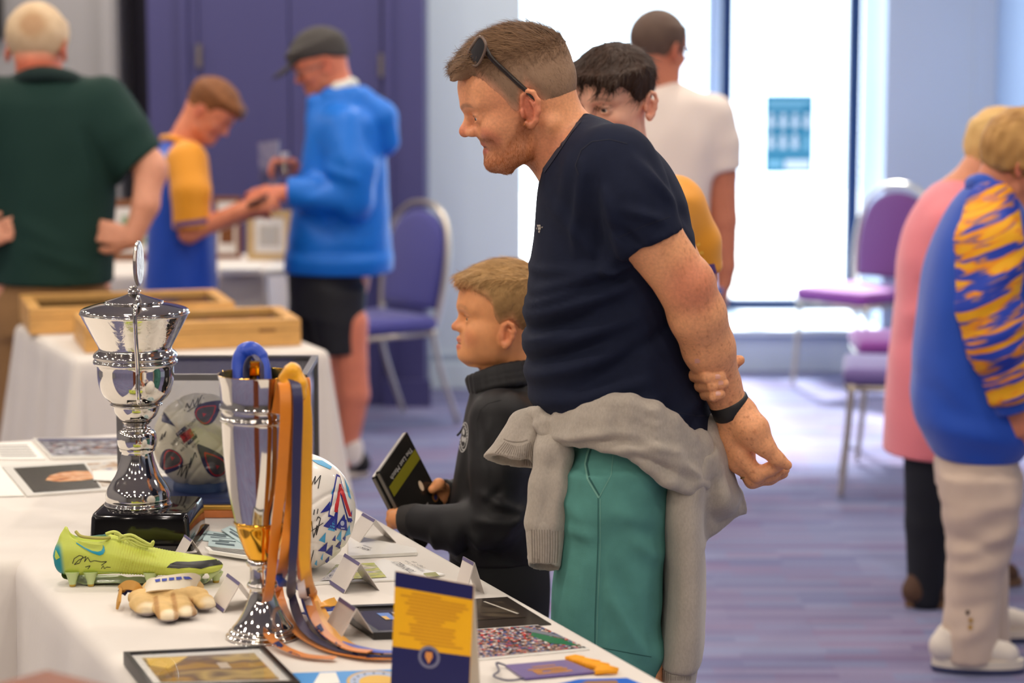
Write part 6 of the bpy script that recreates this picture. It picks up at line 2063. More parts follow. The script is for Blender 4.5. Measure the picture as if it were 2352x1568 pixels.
S.loft([(MP(1550, 1560).z, MP(1508, 1560).x, MP(1586, 1560).x, YM, .160), (MP(1550, 1525).z, MP(1504, 1525).x, MP(1592, 1525).x, YM, .166), (MP(1550, 1488).z, MP(1503, 1488).x, MP(1598, 1488).x, YM, .171)], .01, e=3.0)
hr = rib_mesh('hem_rib', S, (MP(1550, 1500).x, YM), 150, .0006, man)
rl = []
for i in range(19):
    f = i / 18
    rl += stroke_poly([(1508 + 82 * f, 1494), (1509 + 78 * f, 1530), (1512 + 72 * f, 1562)], 1.3)
bvq = bvh_of(hr)
decal('rib_lines', bvq, rl, mat('grey_marl_rib', (140, 130, 119), .95), man, .0006, 14)['kind'] = 'stuff'
# short sleeve pointing at the boy, long sleeve hanging down
S = SDF()
S.chain([MP(1236, 965, -.075), MP(1212, 985, -.080), MP(1196, 1030, -.085)], [.026, .034, .040], .02, 'u', ((0, 1, 0), 1.2))
S.cap(MP(1196, 1030, -.085), MP(1160, 1078, -.085), .043, .045, .01, 'u', ((0, 1, 0), 1.2))
S.plane(MP(1180, 1062, -.085), (-.24, -.45, -1), .003)
S.cap(MP(1186, 1044, -.085), MP(1164, 1092, -.085), .034, .038, .003, 's', ((0, 1, 0), 1.2))
ff5 = folds([(MP(1222, 960), MP(1200, 1020), .006, .009), (MP(1204, 1000), MP(1150, 1040), .004, .010), (MP(1215, 1000), MP(1205, 1060), -.004, .008)])
ss_ = sdf_obj('sweatshirt_sleeve', S, .0035, M_marl, man, disp=lambda V: ff5(V) + .0015 * wob(V, 70, 1))
M_ribd = mat('grey_marl_rib', (140, 130, 119), .95)
rl = []
for i in range(17):
    f = i / 16
    rl += stroke_poly([(1160 + 58 * f, 1014 + 10 * math.sin(3.1 * f)), (1131 + 98 * f, 1048 + 26 * f)], 1.4)
bvq = bvh_of(ss_)
decal('rib_lines', bvq, rl, M_ribd, man, .0006, 12)['kind'] = 'stuff'
decal('cuff_seam', bvq, stroke_poly([(1157, 1008), (1166, 1012), (1176, 1014), (1188, 1015), (1200, 1014), (1212, 1010)], 2.4), M_ribd, man, .0007, 10)
S = SDF()
S.chain([MP(1262, 995, -.10), MP(1272, 1040, -.125), MP(1262, 1120, -.135), MP(1252, 1200, -.14)], [.024, .032, .034, .036], .02, 'u', ((0, 1, 0), 1.3))
ff6 = folds([(MP(1290, 1020), MP(1265, 1190), .004, .008), (MP(1262, 1030), MP(1240, 1180), -.003, .009), (MP(1230, 1205), MP(1280, 1200), .004, .006)])
sdf_obj('sweatshirt_sleeve', S, .0035, M_marl, man, disp=lambda V: ff6(V) + .0015 * wob(V, 70, 3))
S = SDF()
S.chain([MP(1252, 1212, -.14), MP(1250, 1300, -.145)], [.0335, .0275], .01, 'u', ((0, 1, 0), 1.2))
S.plane(MP(1250, 1304, -.145), (-.12, -.5, -1), .002)
S.cap(MP(1250, 1270, -.145), MP(1250, 1330, -.15), .021, .023, .002, 's', ((0, 1, 0), 1.2))
cuff_l = rib_mesh('sleeve_cuff', S, (MP(1250, 1260).x, YM - .14), 46, .0006, man)
M_ribd = mat('grey_marl_rib', (140, 130, 119), .95)
bvq = bvh_of(cuff_l)
rl = []
for i in range(11):
    f = i / 10
    rl += stroke_poly([(1221 + 60 * f, 1216), (1222 + 59 * f, 1256), (1223 + 56 * f, 1292)], 1.5)
decal('rib_lines', bvq, rl, M_ribd, man, .0006, 14)['kind'] = 'stuff'

# wristband, ring
wc0 = MP(1678, 934, -.094)
wd0 = (MP(1690, 965, -.09) - MP(1660, 890, -.1)).normalized()
wd0 = (wd0 + Vector((.02, 0, .10))).normalized()
wu = wd0.orthogonal().normalized(); ww = wd0.cross(wu)
pth = [wc0 + (wu * math.cos(a) + ww * math.sin(a)) * .0305 for a in [6.2832 * i / 40 for i in range(41)]]
vs_, fs = [], []
for i, p in enumerate(pth):
    r = (p - wc0).normalized()
    for o, h in ((-.001, -.013), (.002, -.0135), (.004, -.011), (.004, .011), (.002, .0135), (-.001, .013)):
        vs_.append(p + r * o + wd0 * h)
for i in range(40):
    for j in range(6):
        l = (j + 1) % 6
        fs.append((6 * i + j, 6 * i + l, 6 * i + 6 + l, 6 * i + 6 + j))
MB().add(vs_, fs).build('wristband', mat('black_rubber', (26, 25, 27), .5), man, True, 40)
rc = MP(1717, 1087, -.083); rdv = (MP(1730, 1100, -.086) - MP(1692, 1052, -.082)).normalized()
ru = rdv.orthogonal().normalized(); rw = rdv.cross(ru)
MB().tube([rc + (ru * math.cos(a) + rw * math.sin(a)) * .0138 for a in [6.2832 * i / 24 for i in range(24)]], .0018, 8, True).build('ring', mat('gold_ring_metal', (214, 180, 120), .2, 1.0), man, True)

# hair: cropped sides, longer brown top swept forward
hl = np.array([(-.12, -.038), (-.095, -.036), (-.06, -.022), (-.034, .0), (-.012, .035), (.004, .018), (.012, -.002), (.022, .004), (.034, .030), (.050, .052), (.062, .072), (.080, .086), (.105, .092)])
def man_mask(x, y, z):
    return smoothstep(-.002, .010, z - np.interp(x, hl[:, 0], hl[:, 1]))
def man_thick(x, y, z):
    top = smoothstep(.060, .125, z)
    hh = z - np.interp(x, hl[:, 0], hl[:, 1])
    return .0012 + .0035 * smoothstep(.005, .05, hh) + .012 * top
def man_extra(S):
    for y in (-.05, -.03, -.01, .01, .03, .05):
        S.cap((.045, y, .127 - abs(y) * .35), (.090, y * .9, .106 - abs(y) * .3), .014, .009, .012)
        S.cap((.085, y * .9, .106 - abs(y) * .3), (.106, y * .9, .096 - abs(y) * .25), .009, .0035, .010)
def man_hcol(l):
    top = smoothstep(.06, .11, l[:, 2])[:, None]
    n = (.5 + .5 * wob(l, 60))[:, None]
    side = arr((160, 128, 102)) * (1 - n * .4) + arr((116, 92, 74)) * n * .4
    fd = smoothstep(.0, .035, l[:, 2] - np.interp(l[:, 0], hl[:, 0], hl[:, 1]))[:, None]
    fd = np.maximum(fd, (l[:, 0] > .066)[:, None])
    side = arr((214, 152, 120)) * (1 - fd) + side * fd
    tp = arr((112, 82, 58)) * (1 - n * .4) + arr((150, 116, 84)) * n * .4
    return side * (1 - top) + tp * top
M_hair = mat('hair', (110, 80, 58), .6, attr='Col', spec=.25)
hair = hair_shell('hair', mfr, ML, man_mask, man_thick, M_hair, man, .003, man_extra, disp=lambda V: (.0016 * wob(V, 260, 2) + .0012 * wob(V, 600, 8)) * smoothstep(.05, .10, mfr.loc(V)[:, 2]), colour=lambda V: man_hcol(mfr.loc(V)))
def man_dir(l):
    t = smoothstep(.07, .11, l[:, 2])[:, None]
    return np.array([.9, 0, .45]) * t + np.array([-.25, 0, -1.0]) * (1 - t)
strands('hair_strands', hair, mfr, 15000, man_dir, lambda l: .0065 + .020 * smoothstep(.075, .125, l[:, 2]), M_hair, man, man_hcol, .00055,
        lambda l: (l[:, 2] > np.interp(l[:, 0], hl[:, 0], hl[:, 1]) + .002), .35)
# short beard bristles
strands('beard_bristles', body, mfr, 5200, lambda l: np.tile(np.array([.35, 0, -1.0]), (len(l), 1)), lambda l: .007 + 0 * l[:, 0], M_hair, man, lambda l: np.tile(arr((168, 98, 54)), (len(l), 1)), .0005,
        lambda l: (l[:, 2] > -.10) & (l[:, 2] < np.interp(l[:, 0], [-.01, .015, .03, .05, .07, .10], [.0, -.012, -.030, -.044, -.022, -.019])) & (l[:, 0] > .0) & (np.abs(l[:, 1]) < .09) & ~((np.abs(l[:, 2] + .042) < .010) & (np.abs(l[:, 1]) < .02) & (l[:, 0] > .07)), .3, seed=5)

# sunglasses pushed up on the head
sg_ = thing('sunglasses', 'dark sunglasses pushed up onto the hair of the man in the navy t-shirt', 'sunglasses', MP(1110, 120, 0))
M_fr_ = mat('dark_acetate', (44, 36, 32), .25)
M_fre = mat('taupe_acetate', (112, 92, 80), .25)
M_lens = mat('dark_lens', (22, 16, 16), .04, coat=.5)
lens_px = [(1085, 149), (1077, 138), (1078, 118), (1092, 95), (1102, 84), (1112, 92), (1116, 108), (1108, 132), (1096, 150)]
for s in (-1, 1):
    pts = []
    for x, y in lens_px:
        d = .058 + (x - 1077) / 39 * .044
        pts.append(MP(x, y, s * d))
    loop_ = catmull(pts + [pts[0]], 4)[:-1]
    MB().tube(loop_, .0024, 8, True).build('rim', M_fre, sg_, True)
    c = sum(loop_, Vector()) / len(loop_)
    MB().add(loop_ + [c + Vector((-.004, s * .0, .002))], [(i, (i + 1) % len(loop_), len(loop_)) for i in range(len(loop_))]).build('lens', M_lens, sg_, True)
    MB().tube(catmull([MP(1112, 100, s * .088), MP(1126, 130, s * .090), MP(1165, 168, s * .088), MP(1205, 205, s * .089), MP(1238, 233, s * .084)], 5), [.0042] * 20 + [.0030], 8, flat=.5).build('temple', M_fr_, sg_, True)
MB().tube(catmull([MP(1080, 122, -.048), MP(1070, 112, -.02), MP(1070, 112, .02), MP(1080, 122, .048)], 4), .0025, 8).build('bridge', M_fre, sg_, True)
for s in (-1, 1):
    simple_shoe(man, Vector((MP(1490, 2200).x + .09, YM + s * .105, .001)), (-1, -.05 * s, 0), .29, M_shoe, M_blk)
# ------------------------------------------------------------------ helper for figures placed from measured outlines
class Fig:
    def __init__(s, Y):
        s.Y = Y
    def __call__(s, px, py, dy=0.0):
        return P(px, py, s.Y + dy)
    def rows(s, rr, dy=0.0):
        out = []
        for r in rr:
            py, l, rt, hw = r[:4]
            o = r[4] if len(r) > 4 else 0.0
            out.append((s(1176, py).z, s(l, py).x, s(rt, py).x, s.Y + dy + o, hw))
        return out
def box_of(pts, r, res):
    A = np.array([np.array(p) for p in pts])
    return (A.min(0) - r, A.max(0) + r, res)

# ------------------------------------------------------------------ the boy
B = Fig(4.75)
boy = thing('person', 'boy with cropped fair hair in a black zip top, standing in front of the man', 'person', (B(1150, 1400).x, B.Y, 0))
bfr = Frame(B(1150, 762), (-1, -.10, .02), (.02, 0, 1), 1.0)
BL = dict(HEAD)
BL.update(cran=((-.008, 0, .056), (.088, .0735, .078)),
          face=[(.095, .073, .060), (.070, .080, .066), (.045, .0785, .0675), (.030, .069, .067), (.003, .0800, .064), (-.018, .0825, .057), (-.032, .0800, .050), (-.046, .0780, .040), (-.055, .071, .028), (-.061, .057, .015)],
          backx=[(.075, -.06), (.02, -.05), (-.02, -.03), (-.045, .0), (-.067, .035)],
          eye=(.0625, .029, .030), nasion=(.0735, .036), tip=(.0980, .0110), nbase=(.0880, .0025), mouth=(.0815, -.0215), corner=-.004, chin=(.0735, -.046), jaw=(.016, .047, -.036), ear=(.0, .0735, .004), ears=.82, lip=.7, nosew=.8, open=.0026)
S = SDF()
add_head(S, bfr, BL)
S.fr = bfr
for s in (-1, 1):
    S.ell((.022, s * .040, -.010), (.040, .022, .034), .03)
S.fr = ID
S.cap(bfr.w((-.030, 0, .0)), B(1168, 905), .048, .056, .03)
S.cap(bfr.w((-.012, 0, -.03)), B(1164, 890), .043, .046, .02)
S.chain([B(1170, 965), B(1160, 1060), B(1150, 1250)], [.06, .08, .07], .04)
for s in (-1, 1):
    S.chain([B(1155, 1290, s * .06), B(1150, 1450, s * .08), B(1150, 1750, s * .08), B(1150, 1990, s * .08)], [.058, .055, .045, .035], .04)
    S.cap(Vector((B(1150, 0).x, B.Y + s * .08, .06)), Vector((B(1150, 0).x - .06, B.Y + s * .08, .04)), .032, .028, .03)
# arms: near hand in its cuff under the cases, far hand with its thumb on the cover
S.chain([B(1155, 960, -.12), B(1150, 1190, -.15), B(1020, 1205, -.13), B(935, 1190, -.085)], [.04, .036, .032, .024], .03)
S.chain([B(935, 1190, -.085), B(915, 1190, -.075)], [.022, .020], .01)
for (a, b_, r) in (((912, 1183), (898, 1179), .0084), ((912, 1194), (896, 1193), .0084), ((914, 1205), (899, 1206), .0080)):
    S.chain([B(*a, -.07), B(*b_, -.055), B(b_[0] + 9, b_[1] - 5, -.030)], [r * 1.1, r, r * .9], .004)
S.chain([B(1155, 960, .12), B(1140, 1150, .15), B(1070, 1150, .11), B(1030, 1140, .085)], [.04, .036, .03, .024], .03)
S.chain([B(1030, 1140, .085), B(1018, 1135, .06)], [.022, .020], .01)
S.chain([B(1018, 1124, .05), B(1008, 1112, .028), B(993, 1124, .022)], [.014, .0112, .0088], .008)
for k in range(3):
    S.chain([B(1018, 1136 + 9 * k, .06), B(1000, 1140 + 9 * k, .078), B(985, 1142 + 9 * k, .082)], [.010, .009, .0075], .004)
def boy_col(V):
    C = np.tile(arr((236, 162, 108)), (len(V), 1))
    C = face_paint(C, V, bfr, BL, lips=(202, 112, 98), brow=(150, 108, 70), blush=.3, browk=.4)
    return C
bbody = sdf_obj('body', S, .007, skin('tanned', .0), boy, fine=[box_of([B(1020, 590, -.09), B(1230, 870, .09)], 0, .0028), box_of([B(890, 1100, -.09), B(1030, 1215, .09)], .0, .003)], colour=boy_col)
eyes(boy, bfr, BL, ('grey', (96, 104, 104)))
hb = np.array([(-.12, -.040), (-.090, -.040), (-.060, -.035), (-.045, -.022), (-.032, .004), (-.015, .028), (.000, .020), (.010, .016), (.018, .028), (.026, .058), (.040, .074), (.060, .084), (.10, .090)])
def b_mask(x, y, z):
    return smoothstep(-.002, .010, z - np.interp(x, hb[:, 0], hb[:, 1]))
def b_thick(x, y, z):
    return .0012 + .003 * smoothstep(.0, .05, z - np.interp(x, hb[:, 0], hb[:, 1])) + .009 * smoothstep(.05, .12, z)
def b_extra(S):
    for y in (-.045, -.025, -.005, .015, .035):
        S.cap((.045, y, .122 - abs(y) * .3), (.082, y, .108 - abs(y) * .2), .012, .006, .010)
        S.cap((.080, y, .108 - abs(y) * .2), (.088, y - .004, .096 - abs(y) * .2), .006, .003, .008)
def b_hcol(l):
    n = (.5 + .5 * wob(l, 70))[:, None]
    top = smoothstep(.03, .11, l[:, 2])[:, None]
    c = arr((146, 110, 70)) * (1 - top) + arr((190, 150, 98)) * top
    c = c * (.8 + .35 * n)
    fd = smoothstep(.0, .030, l[:, 2] - np.interp(l[:, 0], hb[:, 0], hb[:, 1]))[:, None] * .75 + .25
    return arr((222, 158, 112)) * (1 - fd) + c * fd
bhair = hair_shell('hair', bfr, BL, b_mask, b_thick, M_hair, boy, .003, b_extra, disp=lambda V: .0012 * wob(V, 260, 2) + .0008 * wob(V, 600, 8), colour=lambda V: b_hcol(bfr.loc(V)))
def b_dir(l):
    t = smoothstep(.08, .12, l[:, 2])[:, None]
    return np.array([1.0, .1, .0]) * t + np.array([-.35, 0, -1.0]) * (1 - t)
strands('hair_strands', bhair, bfr, 9000, b_dir, lambda l: .007 + .018 * smoothstep(.07, .12, l[:, 2]), M_hair, boy, b_hcol, .0005, lambda l: l[:, 2] > np.interp(l[:, 0], hb[:, 0], hb[:, 1]) + .003, .18, seed=8)
# zip top
M_char = mat('black_sports_knit', (27, 26, 29), .6, noise=(40, .08), bump=(500, .12, .001), spec=.35)
S = SDF()
S.chain([B(1150, 962, -.115), B(1146, 1080, -.15), B(1140, 1196, -.16), B(1040, 1212, -.14), B(965, 1198, -.105)], [.060, .054, .048, .044, .034], .03)
S.chain([B(1150, 962, .115), B(1130, 1150, .155), B(1075, 1150, .115), B(1034, 1140, .085)], [.060, .050, .042, .034], .03)
S.loft(B.rows([(868, 1098, 1235, .070), (884, 1080, 1242, .085), (915, 1076, 1256, .125), (945, 1069, 1264, .145), (1000, 1058, 1270, .152), (1060, 1048, 1272, .152), (1120, 1038, 1270, .150), (1190, 1032, 1268, .150), (1290, 1030, 1266, .152)]), .03, e=2.2)
S.plane(B(1150, 1268), (0, 0, -1), .004)
S.cap(bfr.w((-.035, 0, -.04)), B(1165, 850), .05, .052, .004, 's')
bf = folds([(B(1110, 1090), B(1190, 1130), .006, .010), (B(1100, 1150), B(1190, 1150), .006, .010), (B(1080, 1180), B(1160, 1240), .005, .010), (B(1040, 1190), B(1060, 1250), .005, .010), (B(1100, 1190), B(1110, 1250), .005, .009), (B(1000, 1180), B(1010, 1240), .004, .008), (B(1120, 1110), B(1150, 1080), -.005, .009),
            (B(1150, 1190), B(1200, 1120), .006, .012), (B(1100, 930), B(1140, 1060), -.003, .012), (B(1125, 940), B(1105, 1010), .003, .010), (B(1100, 1215), B(1200, 1260), -.004, .012), (B(1070, 1170), B(1080, 1240), -.004, .007)])
top = sdf_obj('zip_top', S, .005, M_char, boy, disp=lambda V: 1.8 * bf(V) + .0015 * wob(V, 45, 3))
# stand collar, open at the front
S = SDF()
ct = [(1074, 871, 0), (1096, 862, -.050), (1140, 846, -.068), (1190, 836, -.056), (1222, 832, 0), (1190, 836, .056), (1140, 846, .068), (1100, 858, .050)]
cb = [(1084, 900, 0), (1100, 898, -.060), (1145, 886, -.082), (1200, 878, -.070), (1238, 872, 0), (1200, 878, .070), (1145, 886, .082), (1104, 896, .060)]
for f in (0, .33, .66, 1.0):
    pts = [B(a[0] * (1 - f) + b_[0] * f, a[1] * (1 - f) + b_[1] * f, a[2] * (1 - f) + b_[2] * f) for a, b_ in zip(ct, cb)]
    S.chain(catmull(pts, 3), [.0055] * 40, .010)
sdf_obj('collar', S, .0032, M_char, boy)
S = SDF()
S.chain([B(980, 1200, -.110), B(955, 1195, -.096), B(932, 1192, -.084)], [.034, .031, .028], .01)
S.plane(B(914, 1191, -.078), (-1, .15, -.05), .003)
S.cap(B(922, 1191, -.078), B(890, 1190, -.068), .021, .021, .004, 's')
cuff = sdf_obj('sleeve_cuff', S, .0035, mat('charcoal_rib', (46, 43, 42), .8, bump=(500, .2, .001)), boy)
S = SDF()
S.chain([B(1045, 1142, .09), B(1022, 1130, .068)], [.033, .027], .01)
S.cap(B(1022, 1130, .068), B(1005, 1122, .055), .019, .02, .004, 's')
sdf_obj('sleeve_cuff', S, .004, M_char, boy)
MB().tube(catmull([B(1078, 880, -.006), B(1084, 905, -.006), B(1078, 945, -.004), B(1062, 985, -.004), B(1050, 1000, -.002)], 6), .0022, 6).build('zip', mat('dull_black', (18, 18, 20), .35), boy, True)
bvT = bvh_of(top)
M_sil = mat('silver_print', (190, 188, 186), .5)
cx_, cy_ = 1066, 1004
def ell_px(rx, ry, n=28, cx=cx_, cy=cy_, a0=0):
    rot = math.radians(6)
    out = []
    for i in range(n):
        a = 6.2832 * i / n
        x, y = rx * math.cos(a), ry * math.sin(a)
        out.append((cx + x * math.cos(rot) - y * math.sin(rot), cy + x * math.sin(rot) + y * math.cos(rot)))
    return out
def ring_px(rx, ry, w):
    o = ell_px(rx, ry); i_ = ell_px(rx - w, ry - w * 1.6)
    n = len(o)
    return [[o[k], o[(k + 1) % n], i_[(k + 1) % n], i_[k]] for k in range(n)]
cr = ring_px(10.5, 35, 1.5) + ring_px(6.5, 23, 1.0)
for t in range(26):
    a = 6.2832 * t / 26
    x, y = cx_ + 8.2 * math.cos(a), cy_ + 29 * math.sin(a)
    cr.append([(x - .8, y - 2), (x + .8, y - 2), (x + .8, y + 2), (x - .8, y + 2)])
for (x, y) in ((1066, 992), (1064, 1008), (1069, 1010)):
    cr += [[(x + 2.6 * math.cos(6.283 * i / 10), y + 7 * math.sin(6.283 * i / 10)) for i in range(10)]]
cm = decal('chest_crest', bvT, cr, M_sil, boy, .001, 6)
cm['kind'] = 'stuff'
decal('seam', bvT, stroke_poly([(1098, 1010), (1094, 970), (1104, 940), (1122, 925), (1150, 918)], 1.6), mat('seam_black', (20, 20, 22), .7), boy, .0007, 12)
# trousers
S = SDF()
S.loft(B.rows([(1235, 1034, 1262, .138), (1280, 1032, 1262, .140), (1340, 1034, 1262, .142), (1400, 1040, 1260, .135)]), .03, e=2.3)
for s in (-1, 1):
    S.chain([B(1150, 1360, s * .075), B(1150, 1600, s * .08), B(1150, 1940, s * .08)], [.085, .075, .055], .04)
sdf_obj('trousers', S, .007, mat('black_trousers', (20, 20, 22), .8), boy)
for s in (-1, 1):
    simple_shoe(boy, Vector((B(1150, 0).x + .06, B.Y + s * .08, .001)), (-1, 0, 0), .22, M_shoe, M_blk)

# the two film cases in his hands
A_, D_ = B(936, 991, .045), B(872, 1083, -.045)
lv = (B(1025, 1165, .045) - A_).normalized()
wv = (D_ - A_); wlen = wv.length; wv.normalize()
nv = wv.cross(lv).normalized()
if nv.y > 0: nv = -nv
M_case = mat('black_case', (24, 23, 24), .25)
M_cover = mat('dark_cover', (34, 32, 30), .15, noise=(18, .3))
M_clearp = mat('clear_plastic_edge', (178, 174, 170), .15)
for k in range(2):
    o0 = A_ - nv * (.0145 * k) + lv * (.006 * k) + wv * (.003 * k)
    t = thing('film_case', ('black film case titled The Last Match in front, in the boy\'s hands', 'second black film case behind the one titled The Last Match')[k], 'film case', o0, None)
    Lc, Wc = .185, wlen
    c = o0 + lv * (Lc / 2) + wv * (Wc / 2) - nv * .007
    MB().box(c, (Lc, Wc, .0125), lv, wv, nv, bev=.002).build('case', M_case, t)
    MB().box(c + nv * .0066, (Lc - .002, Wc - .004, .0008), lv, wv, nv).build('cover', M_cover, t)
    MB().box(o0 + wv * (Wc / 2) - nv * .007 - lv * .0008, (.0022, Wc - .006, .009), lv, wv, nv, bev=.0005).build('clear_edge', M_clearp, t)
    MB().box(o0 + wv * Wc + lv * (Lc / 2) - nv * .007, (Lc - .006, .0016, .008), lv, wv, nv).build('spine', mat('grey_spine', (96, 92, 84), .3), t)
    if k == 0:
        def cov(u, v, o=.0074):
            return o0 + lv * (Lc * u) + wv * (Wc * v) - nv * .007 + nv * o
        def cp_(name, uv, m, o=.0074):
            return MB().add([cov(u, v, o) for u, v in uv], [tuple(range(len(uv)))]).build(name, m, t)
        cp_('yellow_band', rect(.20, .03, .32, .97), mat('mustard_band', (120, 116, 30), .3))
        lettering('lettering', 'The Last Match', cov(.14, .10, .0078), wv, lv, .013, M_sil, t, width=Wc * .74)
        M_flare = mat('floodlight', (226, 206, 180), .4)
        for u, v, r in ((.52, .30, .006), (.66, .88, .005)):
            cp_('floodlight_print', [(u + r / Lc * 1.8 * math.cos(6.283 * i / 12), v + r / Wc * math.sin(6.283 * i / 12)) for i in range(12)], M_flare, .0078)
        cp_('crest_print', ringpts(.74, .12, .055, .085, 14), mat('amber_blue_crest', (150, 100, 48), .4), .0078)
        cp_('crest_core', ringpts(.75, .12, .028, .05, 10), mat('navy_crest', (40, 50, 110), .4), .0081)
        lettering('lettering', 'The Final', cov(.88, .14, .0078), wv, lv, .012, M_sil, t, width=Wc * .38)
        for i, (u, a_, b_) in enumerate(((.70, .34, .60), (.75, .40, .62), (.80, .36, .58))):
            cp_('small_print', rect(u, a_, u + .022, b_), M_inkg, .0078)
        cp_('round_logo', ringpts(.86, .72, .055, .06, 14), mat('logo_grey', (150, 146, 146), .4), .0078)
        for i in range(3):
            cp_('picture_tile', rect(.93, .10 + .10 * i, .99, .18 + .10 * i), (mat('tile_blue', (50, 70, 120), .3), mat('tile_red', (100, 50, 40), .3), mat('tile_green', (90, 110, 50), .3))[i], .0078)
def eyeglasses(parent, fr, L, m, rr=.0022):
    ex, ey, ez = L['eye']
    for s in (1, -1):
        pts = [fr.w((ex + .022 - .006 * abs(math.cos(a)), s * (ey + .024 * math.cos(a)), ez - .002 + .018 * math.sin(a))) for a in [6.283 * i / 16 for i in range(16)]]
        MB().tube(pts, rr * fr.sc, 6, True).build('glasses_rim', m, parent, True)
        MB().add(pts, [tuple(range(16))]).build('glasses_lens', glass_mat('spectacle_glass', (.97, .98, 1), .10), parent)
        MB().tube([fr.w((ex + .016, s * (ey + .024), ez)), fr.w((ex - .02, s * .078, ez + .002)), fr.w((-.012, s * .082, ez + .004))], rr * .85 * fr.sc, 6).build('glasses_temple', m, parent, True)
def hairline(pts):
    a = np.array(pts)
    return lambda x, y, z: smoothstep(-.003, .010, z - np.interp(x, a[:, 0], a[:, 1]))
def flat_col(c, fr=None, L=None, **k):
    def f(V):
        C = np.tile(arr(c), (len(V), 1))
        if fr is not None:
            C = face_paint(C, V, fr, L, **k)
        return C
    return f
def hc(a, b_):
    return lambda V: arr(a) * (.5 + .5 * wob(V, 60))[:, None] + arr(b_) * (.5 - .5 * wob(V, 60))[:, None]

# ------------------------------------------------------------------ dark-haired youth behind the man
F = Fig(5.02)
o = thing('person', 'dark haired youth in amber shirt, face half hidden behind the man in navy', 'person', (F(1440, 0).x, F.Y, 0))
tf = Frame(F(1406, 245), (-.56, -.81, -.16), (0, -.12, 1), .97)
TL = dict(HEAD); TL.update(cran=((-.006, 0, .044), (.097, .0755, .078)), nosew=.95, lip=.95, ears=1.0, jaw=(.014, .046, -.050))
S = SDF(); add_head(S, tf, TL)
S.cap(tf.w((-.030, 0, -.02)), F(1440, 440, .02), .048, .058, .03)
S.chain([F(1445, 470, .02), F(1445, 640), F(1445, 960)], [.09, .10, .10], .04)
S.chain([F(1330, 470), F(1300, 640, .05), F(1310, 830, -.02)], [.05, .04, .03], .03)
S.chain([F(1570, 480, .02), F(1600, 640, .06), F(1585, 820, -.02), F(1575, 860, -.03)], [.05, .04, .03, .026], .03)
add_hand(S, F(1575, 860, -.03), (0, -.1, -1), (.9, -.4, 0), -1)
for s in (-1, 1):
    S.chain([F(1445 + s * 75, 980), F(1445 + s * 80, 1400), F(1445 + s * 80, 1850)], [.08, .06, .04], .04)
body = sdf_obj('body', S, .008, skin('fair', .0), o, fine=[box_of([F(1310, 120, -.13), F(1520, 330, .12)], 0, .0032)], colour=flat_col((238, 180, 152), tf, TL, lips=(190, 106, 98), brow=(90, 62, 48), blush=.3, browk=.6))
eyes(o, tf, TL, ('brown', (70, 48, 34)))
tm = hairline([(-.12, -.045), (-.085, -.040), (-.05, -.025), (-.03, .006), (-.012, .028), (.0, .016), (.012, .014), (.028, .022), (.045, .044), (.07, .062), (.10, .066)])
def t_extra(S):
    for y in (-.055, -.035, -.015, .005, .025, .045, .06):
        S.cap((.050, y, .098 - abs(y) * .3), (.090, y * 1.05, .078 - abs(y) * .15), .012, .009, .010)
        S.cap((.090, y * 1.05, .078 - abs(y) * .15), (.099, y + .006 * math.sin(y * 300), .058 + .007 * math.sin(y * 170)), .009, .0025, .004)
thair = hair_shell('hair', tf, TL, tm, lambda x, y, z: .004 + .010 * smoothstep(.02, .09, z), M_hair, o, .0038, t_extra, disp=lambda V: .0026 * wob(V, 150, 2, (1, 1, .25)) + .0014 * wob(V, 420, 8, (1, 1, .3)), colour=hc((66, 42, 28), (40, 26, 18)))
def t_dir(l):
    f = smoothstep(-.02, .03, l[:, 0])[:, None]
    return np.array([.8, 0, -.7]) * f + np.array([-.4, 0, -1.0]) * (1 - f)
strands('hair_strands', thair, tf, 5000, t_dir, lambda l: .030 + 0 * l[:, 0], M_hair, o, lambda l: np.tile(arr((60, 42, 32)), (len(l), 1)), .0009, None, .12, seed=4)
M_amber = mat('amber_jersey', (240, 158, 20), .6, bump=(300, .15, .001), sheen=.2)
S = SDF()
S.chain([F(1335, 470), F(1305, 600, .05)], [.062, .056], .03)
S.chain([F(1552, 475, .02), F(1590, 560, .05), F(1606, 640, .06)], [.066, .060, .052], .03)
S.plane(F(1606, 628, .06), (.12, 0, -1), .003)
S.loft(F.rows([(395, 1400, 1480, .05), (420, 1350, 1545, .09), (460, 1320, 1590, .11), (560, 1325, 1585, .12), (760, 1330, 1580, .12), (960, 1325, 1585, .125)]), .03, e=2.4)
sh = sdf_obj('amber_shirt', S, .007, M_amber, o, disp=lambda V: .003 * wob(V, 30, 4))
bvv = bvh_of(sh)
decal('sleeve_trim', bvv, [[(1560, 617), (1640, 605), (1650, 640), (1560, 650)]], mat('violet_trim', (92, 66, 128), .6), o, .0012)
decal('sleeve_print', bvv, [[(1598, 560), (1606, 556), (1608, 562), (1600, 566)], [(1602, 578), (1614, 576), (1616, 583), (1604, 585)], [(1606, 596), (1618, 592), (1620, 597), (1608, 602)]], mat('yellow_print', (248, 190, 70), .6), o, .0012, 5)
S = SDF()
S.loft(F.rows([(950, 1335, 1575, .12), (1010, 1335, 1578, .12)]), .02)
for s in (-1, 1):
    S.chain([F(1448 + s * 58, 1010), F(1445 + s * 70, 1400), F(1445 + s * 76, 1880)], [.085, .075, .06], .04)
sdf_obj('trousers', S, .009, mat('dark_trousers', (30, 32, 44), .8), o)
for s in (-1, 1):
    simple_shoe(o, Vector((F(1445 + s * 80, 0).x + .03, F.Y + .06, .001)), (-.45, -.9, 0), .27, M_shoe, M_blk)

